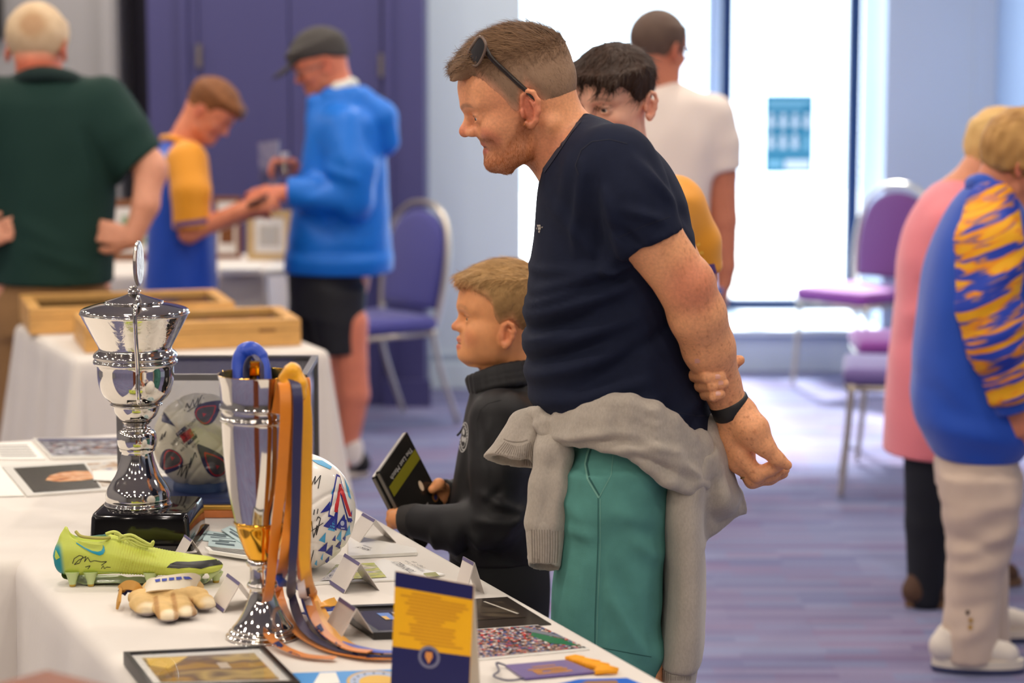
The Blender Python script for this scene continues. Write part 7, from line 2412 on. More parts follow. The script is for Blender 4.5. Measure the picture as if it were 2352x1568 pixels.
# ------------------------------------------------------------------ man in white t-shirt by the window
F = Fig(8.5)
o = thing('person', 'man in cream t-shirt and glasses seen from behind against the bright window', 'person', (F(1550, 0).x, F.Y, 0))
wf = Frame(F(1512, 126), (.66, .75, -.05), (0, 0, 1), 1.12)
WL = dict(HEAD)
S = SDF(); add_head(S, wf, WL, detail=False)
S.cap(wf.w((-.03, 0, -.02)), F(1530, 235), .056, .066, .03)
S.chain([F(1545, 290), F(1545, 480), F(1540, 700)], [.11, .12, .12], .05)
S.chain([F(1640, 275), F(1655, 400), F(1662, 505), F(1668, 610), F(1665, 650)], [.07, .058, .05, .036, .030], .03)
add_hand(S, F(1665, 645), (-.12, -.15, -1), (.9, -.3, 0), 1, (.5, .6, .6, .6), 1.05)
S.chain([F(1450, 285), F(1430, 420), F(1425, 640)], [.07, .05, .034], .03)
for s in (-1, 1):
    S.chain([F(1540 + s * 55, 720), F(1540 + s * 60, 950), F(1540 + s * 60, 1130)], [.09, .065, .045], .04)
body = sdf_obj('body', S, .010, skin('ruddy', .0), o, fine=[box_of([F(1440, 15, -.1), F(1600, 190, .12)], 0, .006)], colour=flat_col((206, 130, 100), wf, WL, lips=(180, 100, 90)))
hm = hairline([(-.12, -.050), (-.08, -.046), (-.05, -.030), (-.03, .0), (-.012, .03), (.0, .02), (.014, .0), (.03, .04), (.05, .075), (.10, .10)])
hair_shell('hair', wf, WL, hm, lambda x, y, z: .004 + .003 * smoothstep(.0, .06, z), M_hair, o, .006, disp=lambda V: .001 * wob(V, 200), colour=hc((104, 84, 72), (84, 66, 58)))
eyeglasses(o, wf, WL, mat('dark_wire', (60, 44, 40), .3), .0042)
M_creamt = mat('cream_jersey', (240, 226, 216), .8, sheen=.2)
S = SDF()
S.chain([F(1632, 268), F(1648, 330), F(1656, 405)], [.085, .082, .076], .04)
S.plane(F(1655, 392), (.1, 0, -1), .003)
S.chain([F(1455, 275), F(1432, 400)], [.085, .075], .04)
S.loft(F.rows([(188, 1500, 1562, .06), (205, 1480, 1600, .09), (240, 1450, 1650, .12), (320, 1435, 1650, .15), (450, 1440, 1632, .16), (600, 1445, 1625, .165), (700, 1440, 1628, .17)]), .04, e=2.3)
sdf_obj('t_shirt', S, .009, M_creamt, o, disp=lambda V: .005 * wob(V, 16, 3))
S = SDF()
S.loft(F.rows([(690, 1445, 1625, .16), (760, 1445, 1625, .16)]), .02)
for s in (-1, 1):
    S.chain([F(1538 + s * 46, 780), F(1540 + s * 55, 950), F(1540 + s * 58, 1150)], [.10, .085, .07], .05)
sdf_obj('trousers', S, .012, mat('slate_trousers', (60, 64, 84), .8), o)
for s in (-1, 1):
    simple_shoe(o, Vector((F(1540 + s * 60, 0).x - .03, F.Y - .07, .001)), (.5, .85, 0), .28, M_shoe, M_blk)
M_bottle = glass_mat('bottle_plastic', (.86, .92, .98), .14)
def bottle(label, top_, h, r, capm):
    t = thing('water_bottle', label, 'bottle', top_ - Vector((0, 0, h)))
    b0 = top_ - Vector((0, 0, h))
    MB().lathe(b0, [(0, r * .8), (.006, r), (h * .3, r), (h * .33, r * .93), (h * .36, r), (h * .66, r), (h * .8, r * .6), (h * .87, r * .42), (h * .93, r * .42)], 20).build('bottle_body', M_bottle, t, True, 50)
    MB().lathe(b0 + Vector((0, 0, h * .91)), [(0, r * .46), (h * .09, r * .46)], 16).build('bottle_cap', capm, t, True, 50)
bottle('water bottle with a blue cap in the hand of the man in the cream t-shirt', F(1652, 662, -.075), .19, .032, mat('blue_cap', (60, 120, 200), .4))

# ------------------------------------------------------------------ man in the bright blue jacket
F = Fig(9.07)
o = thing('person', 'man in bright blue hooded jacket, dark cap and black shorts beside the violet cupboard', 'person', (F(760, 0).x, F.Y, 0))
jf = Frame(F(742, 158), (-.93, -.08, -.34), (-.34, 0, .93), 1.02)
JL = dict(HEAD)
S = SDF(); add_head(S, jf, JL, detail=False)
S.cap(jf.w((-.03, 0, -.02)), F(790, 260), .058, .07, .03)
S.chain([F(800, 320), F(785, 450), F(770, 640)], [.13, .14, .13], .05)
S.chain([F(800, 310, -.15), F(800, 455, -.2), F(672, 442, -.2), F(656, 444, -.2)], [.05, .045, .034, .030], .03)
add_hand(S, F(660, 443, -.2), (-1, 0, -.04), (0, -.55, .8), -1, (.35, .45, .5, .5), 1.05)
S.chain([F(780, 310, .15), F(750, 430, .2), F(690, 402, .1)], [.05, .045, .032], .03)
add_hand(S, F(695, 402, .1), (-.9, 0, .35), (.3, .9, .3), 1, (.7, .8, .8, .8), 1.0)
for s, dx in ((-1, 0), (1, -66)):
    S.chain([F(800 + dx, 740, s * .1), F(806 + dx, 830, s * .1), F(812 + dx, 905, s * .1), F(800 + dx, 1020, s * .1)], [.075, .062, .060, .038], .05)
    S.cap(Vector((F(802 + dx, 0).x, F.Y + s * .1, .07)), Vector((F(770 + dx, 0).x, F.Y + s * .1 - .03, .045)), .036, .03, .03)
body = sdf_obj('body', S, .010, SKIN['ruddy'], o, fine=[box_of([F(640, 120, -.1), F(780, 260, .1)], 0, .006)], colour=flat_col((222, 134, 104), jf, JL, lips=(180, 100, 90), beard=((150, 96, 66), .5, -.01)))
eyeglasses(o, jf, JL, mat('pale_wire', (120, 110, 110), .3))
cm_ = hairline([(-.12, .0), (-.06, .022), (-.02, .040), (.04, .050), (.10, .056)])
def c_extra(S):
    for y in (-.05, -.025, 0, .025, .05):
        S.cap((.085, y, .060), (.182 - abs(y) * .6, y, .030), .009, .006, .012)
M_cap = mat('washed_black_cap', (62, 58, 56), .8)
hair_shell('cap', jf, JL, cm_, lambda x, y, z: .012 + .006 * smoothstep(.05, .1, z), M_cap, o, .006, c_extra, lo=(-.14, -.12, -.12), hi=(.2, .12, .19))
M_jack = mat('bright_blue_shell', (0, 112, 216), .5, bump=(5, .3, .02), spec=.4)
S = SDF()
S.chain([F(800, 300, -.15), F(808, 380, -.21), F(800, 455, -.22), F(735, 455, -.22), F(668, 440, -.2)], [.095, .09, .082, .072, .056], .04)
S.plane(F(662, 440, -.2), (-1, 0, -.05), .003)
S.chain([F(780, 300, .15), F(750, 420, .2), F(700, 405, .12)], [.09, .08, .055], .04)
S.loft(F.rows([(215, 760, 830, .08), (240, 728, 858, .13), (275, 712, 880, .17), (320, 704, 888, .19), (400, 688, 890, .20), (470, 674, 892, .205), (550, 660, 897, .21), (600, 653, 902, .215), (622, 652, 900, .21)]), .05, e=2.4)
# hood lying on the shoulders
S.chain([F(765, 225, -.06), F(820, 232, -.08), F(868, 270, -.07), F(884, 325, -.05)], [.045, .055, .065, .055], .03)
S.chain([F(770, 225, .06), F(825, 232, .08), F(872, 270, .07), F(884, 325, .05)], [.045, .055, .065, .055], .03)
S.chain([F(735, 262, -.05), F(722, 235, -.06)], [.05, .028], .03)
jfold = folds([(F(720, 470), F(800, 500), -.018, .03), (F(700, 480), F(760, 520), -.016, .03), (F(760, 380), F(830, 400), .014, .022), (F(790, 300), F(830, 420), .012, .03), (F(850, 290), F(870, 350), -.014, .02), (F(665, 590), F(890, 590), .010, .03), (F(665, 570), F(890, 572), -.010, .02), (F(760, 540), F(790, 480), -.014, .03), (F(720, 250), F(715, 380), .010, .02), (F(780, 400), F(720, 430), -.012, .02), (F(850, 400), F(870, 560), .008, .04)])
sdf_obj('jacket', S, .009, M_jack, o, disp=lambda V: jfold(V) + .006 * wob(V, 18, 5))
S = SDF()
S.chain([F(748, 228, -.035), F(775, 204, -.065), F(805, 194, -.03), F(808, 194, .03), F(775, 206, .065)], [.020, .024, .024, .024, .02], .02)
sdf_obj('shirt_collar', S, .006, mat('pale_collar', (214, 216, 206), .8), o)
S = SDF()
S.loft(F.rows([(600, 664, 845, .17), (660, 662, 842, .18), (720, 662, 838, .18)]), .04)
for s, dx in ((-1, 0), (1, -55)):
    S.loft(F.rows([(660, 720 + dx, 842 + dx, .085), (730, 722 + dx, 838 + dx, .09), (803, 735 + dx, 832 + dx, .085)], s * .1), .04)
sdf_obj('shorts', S, .009, mat('black_shorts', (18, 20, 28), .7), o, disp=lambda V: .004 * wob(V, 22, 3))
M_sole = mat('cream_sole', (226, 214, 200), .6)
M_blacks = mat('black_canvas', (20, 19, 20), .7)
for s, dx in ((-1, 0), (1, -66)):
    a = Vector((F(840 + dx, 0).x, F.Y + s * .1 + .02, .001))
    simple_shoe(o, a, (-.9, -.25, 0), .27, M_blacks, M_sole)
    S = SDF(); S.cap(Vector((F(804 + dx, 0).x, F.Y + s * .1, .075)), Vector((F(803 + dx, 0).x, F.Y + s * .1, .115)), .046, .043, .01)
    sdf_obj('sock', S, .008, mat('white_sock', (222, 214, 208), .9), o)
bottle('water bottle with a white cap held up by the man in the blue jacket', F(655, 350, .06), .20, .032, mat('white_cap', (236, 234, 232), .4))
bk = thing('booklet', 'grey blue booklet held up beside the white capped bottle', 'booklet', F(625, 380, .08))
bq = [F(598, 432, .10), F(640, 425, .06), F(640, 322, .06), F(592, 328, .10)]
MB().slab(bq, (.2, 1, 0), .006).build('cover', photo_mat('booklet_print', [(120, 124, 150), (150, 152, 176), (90, 92, 120)], 12), bk)

# ------------------------------------------------------------------ youth in blue and amber shirt
F = Fig(8.98)
o = thing('person', 'youth in blue shirt with amber sleeve looking down at a phone', 'person', (F(420, 0).x, F.Y, 0))
yf = Frame(F(474, 266), (.80, -.12, -.58), (.58, 0, .80), .94)
YL = dict(HEAD); YL.update(nosew=.9)
S = SDF(); add_head(S, yf, YL, detail=False)
S.cap(yf.w((-.035, 0, -.01)), F(408, 355), .050, .062, .03)
S.chain([F(415, 420), F(415, 520), F(415, 680)], [.10, .11, .11], .05)
S.chain([F(432, 390, -.14), F(434, 535, -.20), F(545, 487, -.2), F(560, 480, -.2)], [.05, .038, .030, .026], .03)
add_hand(S, F(552, 482, -.2), (.93, 0, .28), (-.2, -.7, .6), 1, (.4, .5, .5, .5), .92)
S.chain([F(410, 390, .14), F(430, 535, .2), F(540, 500, .05)], [.05, .038, .028], .03)
add_hand(S, F(540, 500, .05), (.9, 0, .3), (-.2, .7, .6), -1, (.4, .5, .5, .5), .9)
for s in (-1, 1):
    S.chain([F(415, 690, s * .09), F(415, 900, s * .09), F(415, 1040, s * .09)], [.08, .06, .04], .05)
sdf_obj('body', S, .010, SKIN['tanned'], o, fine=[box_of([F(410, 200, -.1), F(550, 360, .1)], 0, .006)], colour=flat_col((228, 142, 106), yf, YL, lips=(190, 100, 90), browk=.8))
ym_ = hairline([(-.12, -.030), (-.085, -.015), (-.05, .0), (-.03, .02), (-.012, .035), (.0, .03), (.014, .02), (.03, .05), (.05, .062), (.10, .07)])
def y_extra(S):
    for y in (-.045, -.02, .005, .03, .05):
        S.cap((.04, y, .125 - abs(y) * .3), (.095, y, .098), .020, .014, .014)
        S.cap((.095, y, .098), (.112, y, .070), .013, .007, .010)
yh = hair_shell('hair', yf, YL, ym_, lambda x, y, z: .005 + .016 * smoothstep(.03, .11, z), M_hair, o, .006, y_extra, disp=lambda V: .002 * wob(V, 140, 2), colour=hc((150, 96, 56), (104, 64, 38)))
M_shirtb = mat('royal_blue_jersey', (10, 74, 190), .55, sheen=.2)
S = SDF()
S.loft(F.rows([(318, 372, 442, .065), (335, 366, 450, .09), (360, 356, 470, .14), (410, 350, 480, .16), (480, 344, 488, .165), (560, 338, 494, .168), (640, 333, 498, .17), (720, 332, 500, .17)]), .04, e=2.3)
S.cap(yf.w((-.04, 0, -.03)), F(405, 322), .058, .060, .004, 's')
jr = sdf_obj('shirt', S, .008, M_shirtb, o, disp=lambda V: .005 * wob(V, 18, 1))
S = SDF()
S.chain([F(430, 372, -.12), F(440, 440, -.18), F(440, 540, -.20)], [.078, .074, .066], .03)
S.plane(F(438, 524, -.2), (.05, 0, -1), .003)
sl = sdf_obj('amber_sleeve', S, .008, M_amber, o, disp=lambda V: .004 * wob(V, 22, 6))
S = SDF()
S.chain([F(412, 370, .12), F(432, 525, .20)], [.072, .064], .03)
sdf_obj('amber_sleeve', S, .010, M_amber, o)
S = SDF()
S.chain(catmull([F(374, 318), F(395, 318, -.065), F(440, 335, -.06), F(452, 348, 0), F(440, 335, .06), F(395, 318, .065), F(374, 318)], 4), [.012] * 40, .008)
sdf_obj('amber_collar', S, .006, M_amber, o)
bvs_ = bvh_of(jr)
decal('shoulder_print', bvs_, [[(364, 350), (406, 352), (402, 364), (362, 360)]], mat('pale_blue_print', (110, 150, 220), .6), o, .002)
bvs_ = bvh_of(sl)
decal('sleeve_trim', bvs_, [[(395, 512), (480, 500), (482, 512), (396, 524)]], mat('violet_trim', (92, 66, 128), .6), o, .002)
S = SDF()
for s in (-1, 1):
    S.chain([F(415, 700, s * .085), F(415, 880, s * .09), F(415, 1060, s * .09)], [.10, .085, .07], .05)
sdf_obj('trousers', S, .012, mat('navy_trousers', (24, 28, 50), .8), o)
for s in (-1, 1):
    simple_shoe(o, Vector((F(400, 0).x, F.Y + s * .09, .001)), (1, 0, 0), .26, M_shoe, M_blk)
ph = thing('phone', 'dark phone held between the youth in blue and the man in the blue jacket', 'phone', F(590, 458, -.22))
MB().box(F(592, 459, -.22), (.08, .072, .010), (.9, 0, .42), (0, 1, .1), (-.42, 0, .9), bev=.004).build('phone_case', mat('phone_black', (22, 22, 34), .25), ph)
MB().box(F(592, 459, -.22) + Vector((-.42, 0, .9)).normalized() * .0056, (.072, .064, .001), (.9, 0, .42), (0, 1, .1), (-.42, 0, .9)).build('phone_screen', mat('dark_glass', (6, 6, 8), .08), ph)

# ------------------------------------------------------------------ man in dark green polo shirt, from behind
F = Fig(8.02)
o = thing('person', 'white haired man in dark green polo shirt seen from behind, hands on hips', 'person', (F(115, 0).x, F.Y, 0))
gf = Frame(F(86, 122), (.05, 1, -.10), (0, .10, 1), 1.12)
GL = dict(HEAD); GL.update(ears=1.1)
S = SDF(); add_head(S, gf, GL, detail=False)
S.cap(gf.w((-.035, 0, -.02)), F(100, 215, .02), .062, .075, .03)
S.chain([F(110, 300), F(118, 470), F(118, 640)], [.12, .13, .13], .05)
S.chain([F(-25, 252), F(110, 240), F(255, 252)], [.06, .07, .06], .05)
S.chain([F(255, 245), F(345, 385, -.05), F(335, 470, -.10), F(305, 548, -.12)], [.06, .050, .045, .032], .03)
S.cap(F(345, 385, -.05), F(352, 392, -.055), .052, .045, .03)
add_hand(S, F(306, 548, -.125), (-.93, .12, .22), (0, -1, .1), 1, (.25, .3, .3, .3), 1.0, thumb=-.3)
S.chain([F(-25, 245), F(-125, 385, -.04), F(-95, 470, -.05), F(-45, 555, -.03)], [.06, .050, .045, .032], .03)
add_hand(S, F(-60, 556, -.13), (.86, -.05, .30), (0, -1, .1), 1, (.15, .2, .2, .2), 1.0, thumb=-.3)
for s in (-1, 1):
    S.chain([F(118 + s * 66, 660), F(118 + s * 70, 950), F(118 + s * 70, 1150)], [.10, .07, .045], .05)
def g_col(V):
    C = np.tile(arr((226, 160, 130)), (len(V), 1))
    p = gf.loc(V)
    w = smoothstep(.0, -.04, p[:, 2]) * (p[:, 2] > -.2) * (np.abs(p[:, 1]) < .1)
    C = blend(C, (236, 120, 86), .8 * w)
    return face_paint(C, V, gf, GL, blush=.6)
sdf_obj('body', S, .010, SKIN['ruddy'], o, fine=[box_of([F(10, 20, -.12), F(165, 180, .12)], 0, .006)], colour=g_col)
gm = hairline([(-.12, -.045), (-.09, -.045), (-.06, -.035), (-.035, -.005), (-.012, .03), (.0, .02), (.014, .0), (.03, .05), (.10, .085)])
def g_hcol(V):
    p = gf.loc(V)
    c = hc((226, 200, 164), (206, 176, 138))(V)
    crown = smoothstep(.055, .02, np.sqrt((p[:, 1] + .01) ** 2 + (p[:, 2] - .075) ** 2)) * (p[:, 0] < 0)
    c = blend(c, (178, 132, 92), .7 * crown)
    return blend(c, (186, 130, 96), .6 * smoothstep(.02, -.03, p[:, 2]) * (p[:, 0] < -.02))
hair_shell('hair', gf, GL, gm, lambda x, y, z: .008 + .005 * smoothstep(.0, .06, z), M_hair, o, .006, disp=lambda V: .0012 * wob(V, 200), colour=g_hcol)
M_green = mat('bottle_green_pique', (20, 52, 46), .8, bump=(200, .2, .001), spec=.3)
S = SDF()
S.chain([F(236, 240), F(285, 310, -.02), F(328, 385, -.04)], [.095, .092, .086], .05)
S.plane(F(322, 372, -.04), (.55, 0, -.62), .003)
S.chain([F(-6, 240), F(-60, 310, -.02), F(-105, 385, -.04)], [.095, .092, .086], .05)
S.loft(F.rows([(160, 48, 158, .062), (178, 34, 190, .085), (205, 6, 232, .11), (245, -18, 262, .135), (300, -24, 276, .145), (400, -20, 268, .15), (500, -16, 262, .155), (580, -12, 260, .16), (648, -10, 258, .165)]), .06, e=2.4)
gfold = folds([(F(40, 420), F(20, 620), -.010, .03), (F(200, 330), F(230, 560), .010, .03), (F(60, 500), F(170, 560), .008, .03), (F(215, 300), F(262, 420), -.012, .02), (F(90, 560), F(220, 610), .008, .025)])
sdf_obj('polo_shirt', S, .009, M_green, o, disp=lambda V: gfold(V) + .004 * wob(V, 16, 2))
S = SDF()
S.chain(catmull([F(38, 188, -.02), F(70, 172, -.085), F(120, 170, -.088), F(168, 182, -.05), F(178, 196, .03)], 4), [.022] * 40, .02)
sdf_obj('collar', S, .007, mat('bottle_green_rib', (16, 42, 40), .85), o)
S = SDF()
S.loft(F.rows([(625, -2, 250, .15), (680, -2, 250, .155), (760, 0, 245, .16)]), .04)
for s in (-1, 1):
    S.chain([F(122 + s * 62, 730), F(120 + s * 66, 950), F(120 + s * 68, 1200)], [.115, .09, .08], .05)
sdf_obj('trousers', S, .010, mat('tan_trousers', (150, 112, 70), .85), o)
for s in (-1, 1):
    simple_shoe(o, Vector((F(120 + s * 70, 0).x, F.Y - .08, .001)), (.1 * s, 1, 0), .28, M_shoe, M_blk)

# ------------------------------------------------------------------ woman in blue jacket with tiger-striped sleeves
def tiger_mat():
    m = bpy.data.materials.new('tiger_stripe_knit'); m.use_nodes = True
    nt = m.node_tree; N, Lk = nt.nodes, nt.links
    b = N['Principled BSDF']; b.inputs['Roughness'].default_value = .7
    tc = N.new('ShaderNodeTexCoord'); mp = N.new('ShaderNodeMapping')
    mp0 = N.new('ShaderNodeMapping'); mp0.inputs['Rotation'].default_value = (0, math.radians(24), 0)
    mp.inputs['Scale'].default_value = (6, 6, 46)
    Lk.new(tc.outputs['Object'], mp0.inputs[0]); Lk.new(mp0.outputs[0], mp.inputs[0])
    n = N.new('ShaderNodeTexNoise'); n.inputs['Scale'].default_value = 1.0; n.inputs['Detail'].default_value = 3; n.inputs['Distortion'].default_value = .6
    Lk.new(mp.outputs[0], n.inputs['Vector'])
    cr = N.new('ShaderNodeValToRGB'); el = cr.color_ramp.elements
    el[0].position = .47; el[0].color = lin((28, 64, 180)); el[1].position = .55; el[1].color = lin((240, 140, 16))
    e = el.new(.51); e.color = lin((150, 110, 110))
    e = el.new(.62); e.color = lin((246, 178, 20))
    Lk.new(n.outputs['Fac'], cr.inputs[0]); Lk.new(cr.outputs[0], b.inputs['Base Color'])
    return m
F = Fig(6.33)
o = thing('person', 'woman in blue jacket with orange tiger-striped sleeve and beige trousers at the right edge', 'person', (F(2230, 0).x, F.Y, 0))
zf = Frame(F(2338, 388), (.86, .05, -.5), (.5, 0, .86), .98)
ZL = dict(HEAD); ZL.update(nosew=.9)
S = SDF(); add_head(S, zf, ZL, detail=False)
S.cap(zf.w((-.04, 0, -.02)), F(2268, 480), .050, .062, .03)
S.chain([F(2270, 540), F(2250, 700), F(2240, 1000)], [.11, .13, .10], .05)
S.chain([F(2275, 490, -.13), F(2278, 700, -.2), F(2318, 900, -.2), F(2325, 930, -.19)], [.06, .05, .035, .03], .03)
add_hand(S, F(2322, 930, -.19), (.45, .0, -.9), (-.2, -.9, -.2), 1, (.6, .7, .7, .7), .92)
S.chain([F(2290, 490, .13), F(2320, 700, .2), F(2400, 860, .1)], [.06, .05, .035], .03)
for s, dx in ((-1, 0), (1, 70)):
    S.chain([F(2240, 1110, s * .08), F(2230 + dx * .5, 1280, s * .08), F(2215 + dx, 1500, s * .1)], [.065, .055, .04], .05)
    S.cap(F(2210 + dx, 1500, s * .1), F(2260 + dx, 1525, s * .1), .036, .03, .03)
sdf_obj('body', S, .009, SKIN['ruddy'], o, fine=[box_of([F(2260, 290, -.1), F(2420, 480, .1)], 0, .006)], colour=flat_col((212, 134, 100), zf, ZL, browk=.6))
zm = hairline([(-.13, -.075), (-.08, -.070), (-.05, -.04), (-.02, -.005), (.01, .0), (.03, .02), (.05, .05), (.10, .06)])
def z_extra(S):
    S.ell((-.055, .0, .03), (.062, .078, .075), .03)
    S.ell((-.03, -.055, .02), (.05, .03, .045), .02)
zh = hair_shell('hair', zf, ZL, zm, lambda x, y, z: .014 + .016 * smoothstep(-.02, .08, z), M_hair, o, .006, z_extra, disp=lambda V: .006 * wob(V, 75, 2, (1, 1, .6)) + .003 * wob(V, 200, 8), colour=hc((206, 160, 96), (140, 98, 54)))
M_bjack = mat('cobalt_knit', (16, 76, 186), .75, sheen=.25, bump=(220, .15, .001))
S = SDF()
S.loft(F.rows([(418, 2238, 2300, .065), (440, 2208, 2325, .10), (480, 2178, 2350, .15), (540, 2150, 2372, .18), (620, 2128, 2385, .19), (720, 2112, 2392, .20), (820, 2098, 2398, .205), (890, 2093, 2400, .205), (960, 2102, 2396, .20), (1010, 2126, 2370, .185), (1038, 2144, 2345, .172)]), .04, e=2.3)
S.cap(zf.w((-.04, 0, -.03)), F(2275, 430), .055, .058, .004, 's')
zfold = folds([(F(2130, 950), F(2300, 990), .012, .03), (F(2160, 560), F(2140, 760), .008, .03), (F(2110, 860), F(2180, 960), -.010, .03), (F(2200, 470), F(2180, 640), -.006, .03)])
jk = sdf_obj('jacket', S, .009, M_bjack, o, disp=lambda V: zfold(V) + .004 * wob(V, 16, 3))
S = SDF()
S.loft(F.rows([(1004, 2124, 2366, .183), (1022, 2134, 2352, .180), (1042, 2146, 2342, .172)]), .01, e=2.3)
rib_mesh('hem_rib', S, (F(2240, 1020).x, F.Y), 120, .001, o, M_bjack)
S = SDF()
S.chain(catmull([F(2236, 424), F(2262, 422, -.062), F(2320, 470, -.075), F(2345, 510, -.03), F(2345, 510, .03), F(2320, 470, .075), F(2262, 422, .062), F(2236, 424)], 4), [.022] * 40, .01)
sdf_obj('collar', S, .008, M_bjack, o)
S = SDF()
S.chain([F(2278, 476, -.10), F(2272, 560, -.17), F(2272, 700, -.205), F(2290, 800, -.215), F(2316, 905, -.20)], [.070, .088, .084, .076, .052], .03)
S.plane(F(2320, 915, -.2), (.3, 0, -1), .003)
zs = folds([(F(2210, 640), F(2330, 560), .010, .02), (F(2200, 760), F(2330, 700), .010, .02), (F(2210, 840), F(2330, 790), -.010, .02), (F(2240, 900), F(2340, 860), .012, .02), (F(2210, 700), F(2320, 640), -.008, .02)])
sdf_obj('tiger_sleeve', S, .007, tiger_mat(), o, disp=lambda V: zs(V) + .003 * wob(V, 30, 3))
S = SDF()
S.chain([F(2290, 490, .10), F(2320, 700, .2), F(2395, 850, .1)], [.08, .08, .05], .03)
sdf_obj('tiger_sleeve', S, .012, tiger_mat(), o)
S = SDF()
S.chain([F(2312, 896, -.20), F(2326, 948, -.19)], [.052, .043], .01)
S.plane(F(2325, 946, -.19), (.3, 0, -1), .003)
sdf_obj('cuff', S, .006, M_bjack, o)
MB().tube([F(2272 + 16 * math.cos(a), 940 + 26 * math.sin(a), -.16) for a in [6.283 * i / 16 for i in range(16)]], .012, 8, True).build('watch', mat('black_strap', (18, 20, 24), .4), o, True)
M_beige = mat('beige_trousers', (212, 190, 172), .85, noise=(10, .05))
S = SDF()
S.loft(F.rows([(1010, 2158, 2332, .165), (1060, 2152, 2334, .17), (1120, 2154, 2330, .165)]), .03, e=2.2)
S.loft(F.rows([(1080, 2152, 2330, .095), (1180, 2156, 2322, .095), (1260, 2164, 2306, .090), (1320, 2160, 2284, .086), (1400, 2154, 2280, .085), (1494, 2150, 2272, .085)], -.085), .04, e=2.2)
S.loft(F.rows([(1080, 2170, 2335, .095), (1260, 2195, 2330, .085), (1400, 2215, 2330, .08), (1494, 2225, 2335, .08)], .085), .04, e=2.2)
tz = folds([(F(2160, 1170), F(2310, 1120), .008, .025), (F(2165, 1250), F(2300, 1190), .010, .02), (F(2170, 1210), F(2290, 1240), -.008, .02), (F(2165, 1290), F(2260, 1270), .008, .02), (F(2170, 1440), F(2240, 1400), .007, .02), (F(2300, 1060), F(2290, 1200), .008, .02), (F(2160, 1370), F(2260, 1350), -.006, .02)])
tr = sdf_obj('trousers', S, .008, M_beige, o, disp=lambda V: tz(V) + .004 * wob(V, 20, 3))
bvz = bvh_of(tr)
for cx_, cy_, mm in ((2223, 1406, mat('dark_eyelet', (60, 44, 36), .5)), (2230, 1424, M_goldline), (2229, 1440, M_goldline)):
    decal('trouser_stud', bvz, [[(cx_ + 5 * math.cos(6.283 * i / 8), cy_ + 6 * math.sin(6.283 * i / 8)) for i in range(8)]], mm, o, .003, 5)
M_wsh = mat('white_trainer', (222, 212, 200), .5)
def trainer(par, heel, d, L):
    d = Vector(d).normalized(); e = Vector((-d.y, d.x, 0)); Zv = Vector((0, 0, 1))
    S = SDF(); S.fr = Frame(heel, d, (0, 0, 1))
    S.chain([(.035, 0, .060), (.12, 0, .060), (L - .05, 0, .046)], [.036, .038, .034], .03)
    S.cap((.035, 0, .07), (.05, 0, .105), .034, .034, .03)
    S.cap((.055, 0, .125), (.05, 0, .09), .028, .026, .01, 's')
    S.fr = ID; S.plane(Vector(heel) + Zv * .03, (0, 0, -1), .004)
    u = sdf_obj('trainer', S, .006, M_wsh, par)
    pts = [Vector(heel) + d * (L / 2 + math.cos(a) * L / 2) + e * (math.sin(a) * .044) + Zv * .003 for a in [6.283 * i / 24 for i in range(24)]]
    MB().slab(pts, (0, 0, 1), .012).build('outsole', mat('navy_outsole', (54, 60, 100), .6), par, True, 40)
    pts = [Vector(heel) + d * (L / 2 + math.cos(a) * L * .495) + e * (math.sin(a) * .045) + Zv * .015 for a in [6.283 * i / 24 for i in range(24)]]
    MB().slab(pts, (0, 0, 1), .022).build('midsole', mat('cream_midsole', (226, 216, 200), .6), par, True, 40)
    for k in range(4):
        c = Vector(heel) + d * (.10 + .022 * k) + Zv * (.108 - .008 * k)
        MB().tube(catmull([c - e * .026 - Zv * .012, c + Zv * .004, c + e * .026 - Zv * .012], 4), .0035, 6).build('lace', M_wsh, par, True)
    bv_ = bvh_of(u)
    return u, bv_
h1 = Vector((F(2158, 0).x, F.Y - .10, .001))
u, bv_ = trainer(o, h1, (1, -.12, 0), .245)
decal('blue_flash', bv_, [[(2196, 1508), (2232, 1490), (2236, 1496), (2206, 1514)], [(2220, 1518), (2254, 1512), (2256, 1520), (2226, 1524)]], mat('pale_blue_flash', (130, 170, 214), .5), o, .002, 6)
trainer(o, Vector((F(2262, 0).x, F.Y + .22, .001)), (1, -.05, 0), .245)

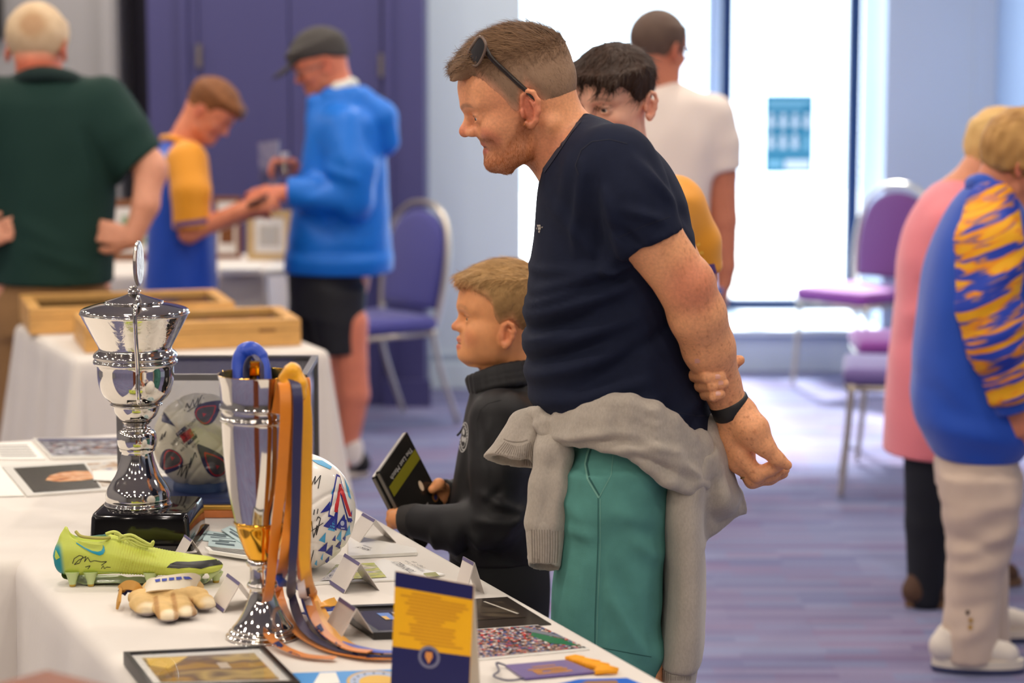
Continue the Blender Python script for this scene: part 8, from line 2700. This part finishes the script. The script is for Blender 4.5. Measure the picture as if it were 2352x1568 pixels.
# ------------------------------------------------------------------ woman in pink
F = Fig(7.05)
o = thing('person', 'woman in long pink top and black trousers, mostly hidden behind the tiger-striped sleeve', 'person', (F(2160, 0).x, F.Y, 0))
kf = Frame(F(2292, 372), (.84, .2, -.5), (.5, .1, .84), .98)
S = SDF(); add_head(S, kf, ZL, detail=False)
S.cap(kf.w((-.04, 0, -.02)), F(2205, 470), .054, .066, .03)
S.chain([F(2195, 470), F(2185, 560), F(2175, 760), F(2165, 1000)], [.075, .10, .12, .12], .05)
S.chain([F(2200, 520, -.14), F(2230, 720, -.2), F(2300, 860, -.1)], [.055, .045, .032], .03)
for s, dx in ((-1, 0), (1, 60)):
    S.chain([F(2150, 1040, s * .09), F(2135 + dx * .6, 1250, s * .1), F(2120 + dx, 1380, s * .12)], [.075, .06, .04], .05)
sdf_obj('body', S, .010, SKIN['fair'], o, fine=[box_of([F(2210, 300, -.1), F(2350, 470, .1)], 0, .007)], colour=flat_col((222, 152, 118), kf, ZL, browk=.5))
hair_shell('hair', kf, ZL, zm, lambda x, y, z: .014 + .016 * smoothstep(-.02, .08, z), M_hair, o, .007, z_extra, disp=lambda V: .006 * wob(V, 70, 5, (1, 1, .6)) + .003 * wob(V, 180, 9), colour=hc((232, 196, 130), (196, 150, 88)))
M_pink = mat('pink_knit', (236, 130, 140), .8, sheen=.3)
S = SDF()
S.loft(F.rows([(412, 2172, 2240, .07), (430, 2142, 2275, .12), (470, 2108, 2300, .16), (540, 2074, 2310, .18), (620, 2060, 2310, .19), (700, 2060, 2305, .185), (760, 2048, 2300, .185), (860, 2038, 2295, .19), (960, 2032, 2290, .20), (1036, 2030, 2290, .205)]), .04, e=2.3)
S.chain([F(2200, 520, -.13), F(2230, 720, -.2), F(2290, 840, -.12)], [.075, .065, .05], .04)
pkf = folds([(F(2090, 620), F(2150, 700), -.010, .03), (F(2060, 720), F(2150, 690), .010, .03), (F(2060, 780), F(2150, 730), -.008, .03), (F(2120, 500), F(2130, 640), .008, .03)])
sdf_obj('long_top', S, .010, M_pink, o, disp=lambda V: pkf(V) + .004 * wob(V, 16, 5))
S = SDF()
for s, dx in ((-1, 0), (1, 60)):
    S.chain([F(2150 + dx * .3, 1030, s * .085), F(2138 + dx * .6, 1200, s * .1), F(2126 + dx, 1372, s * .12)], [.095, .075, .052], .05)
sdf_obj('trousers', S, .010, mat('black_navy_trousers', (14, 18, 30), .85), o)
M_br = mat('brown_suede', (84, 58, 42), .8)
simple_shoe(o, Vector((F(2092, 0).x, F.Y - .13, .001)), (1, .1, 0), .25, M_br, mat('brown_sole', (120, 88, 60), .7), h=.09)
simple_shoe(o, Vector((F(2215, 0).x, F.Y + .13, .001)), (1, .1, 0), .25, M_br, mat('brown_sole', (120, 88, 60), .7), h=.09)
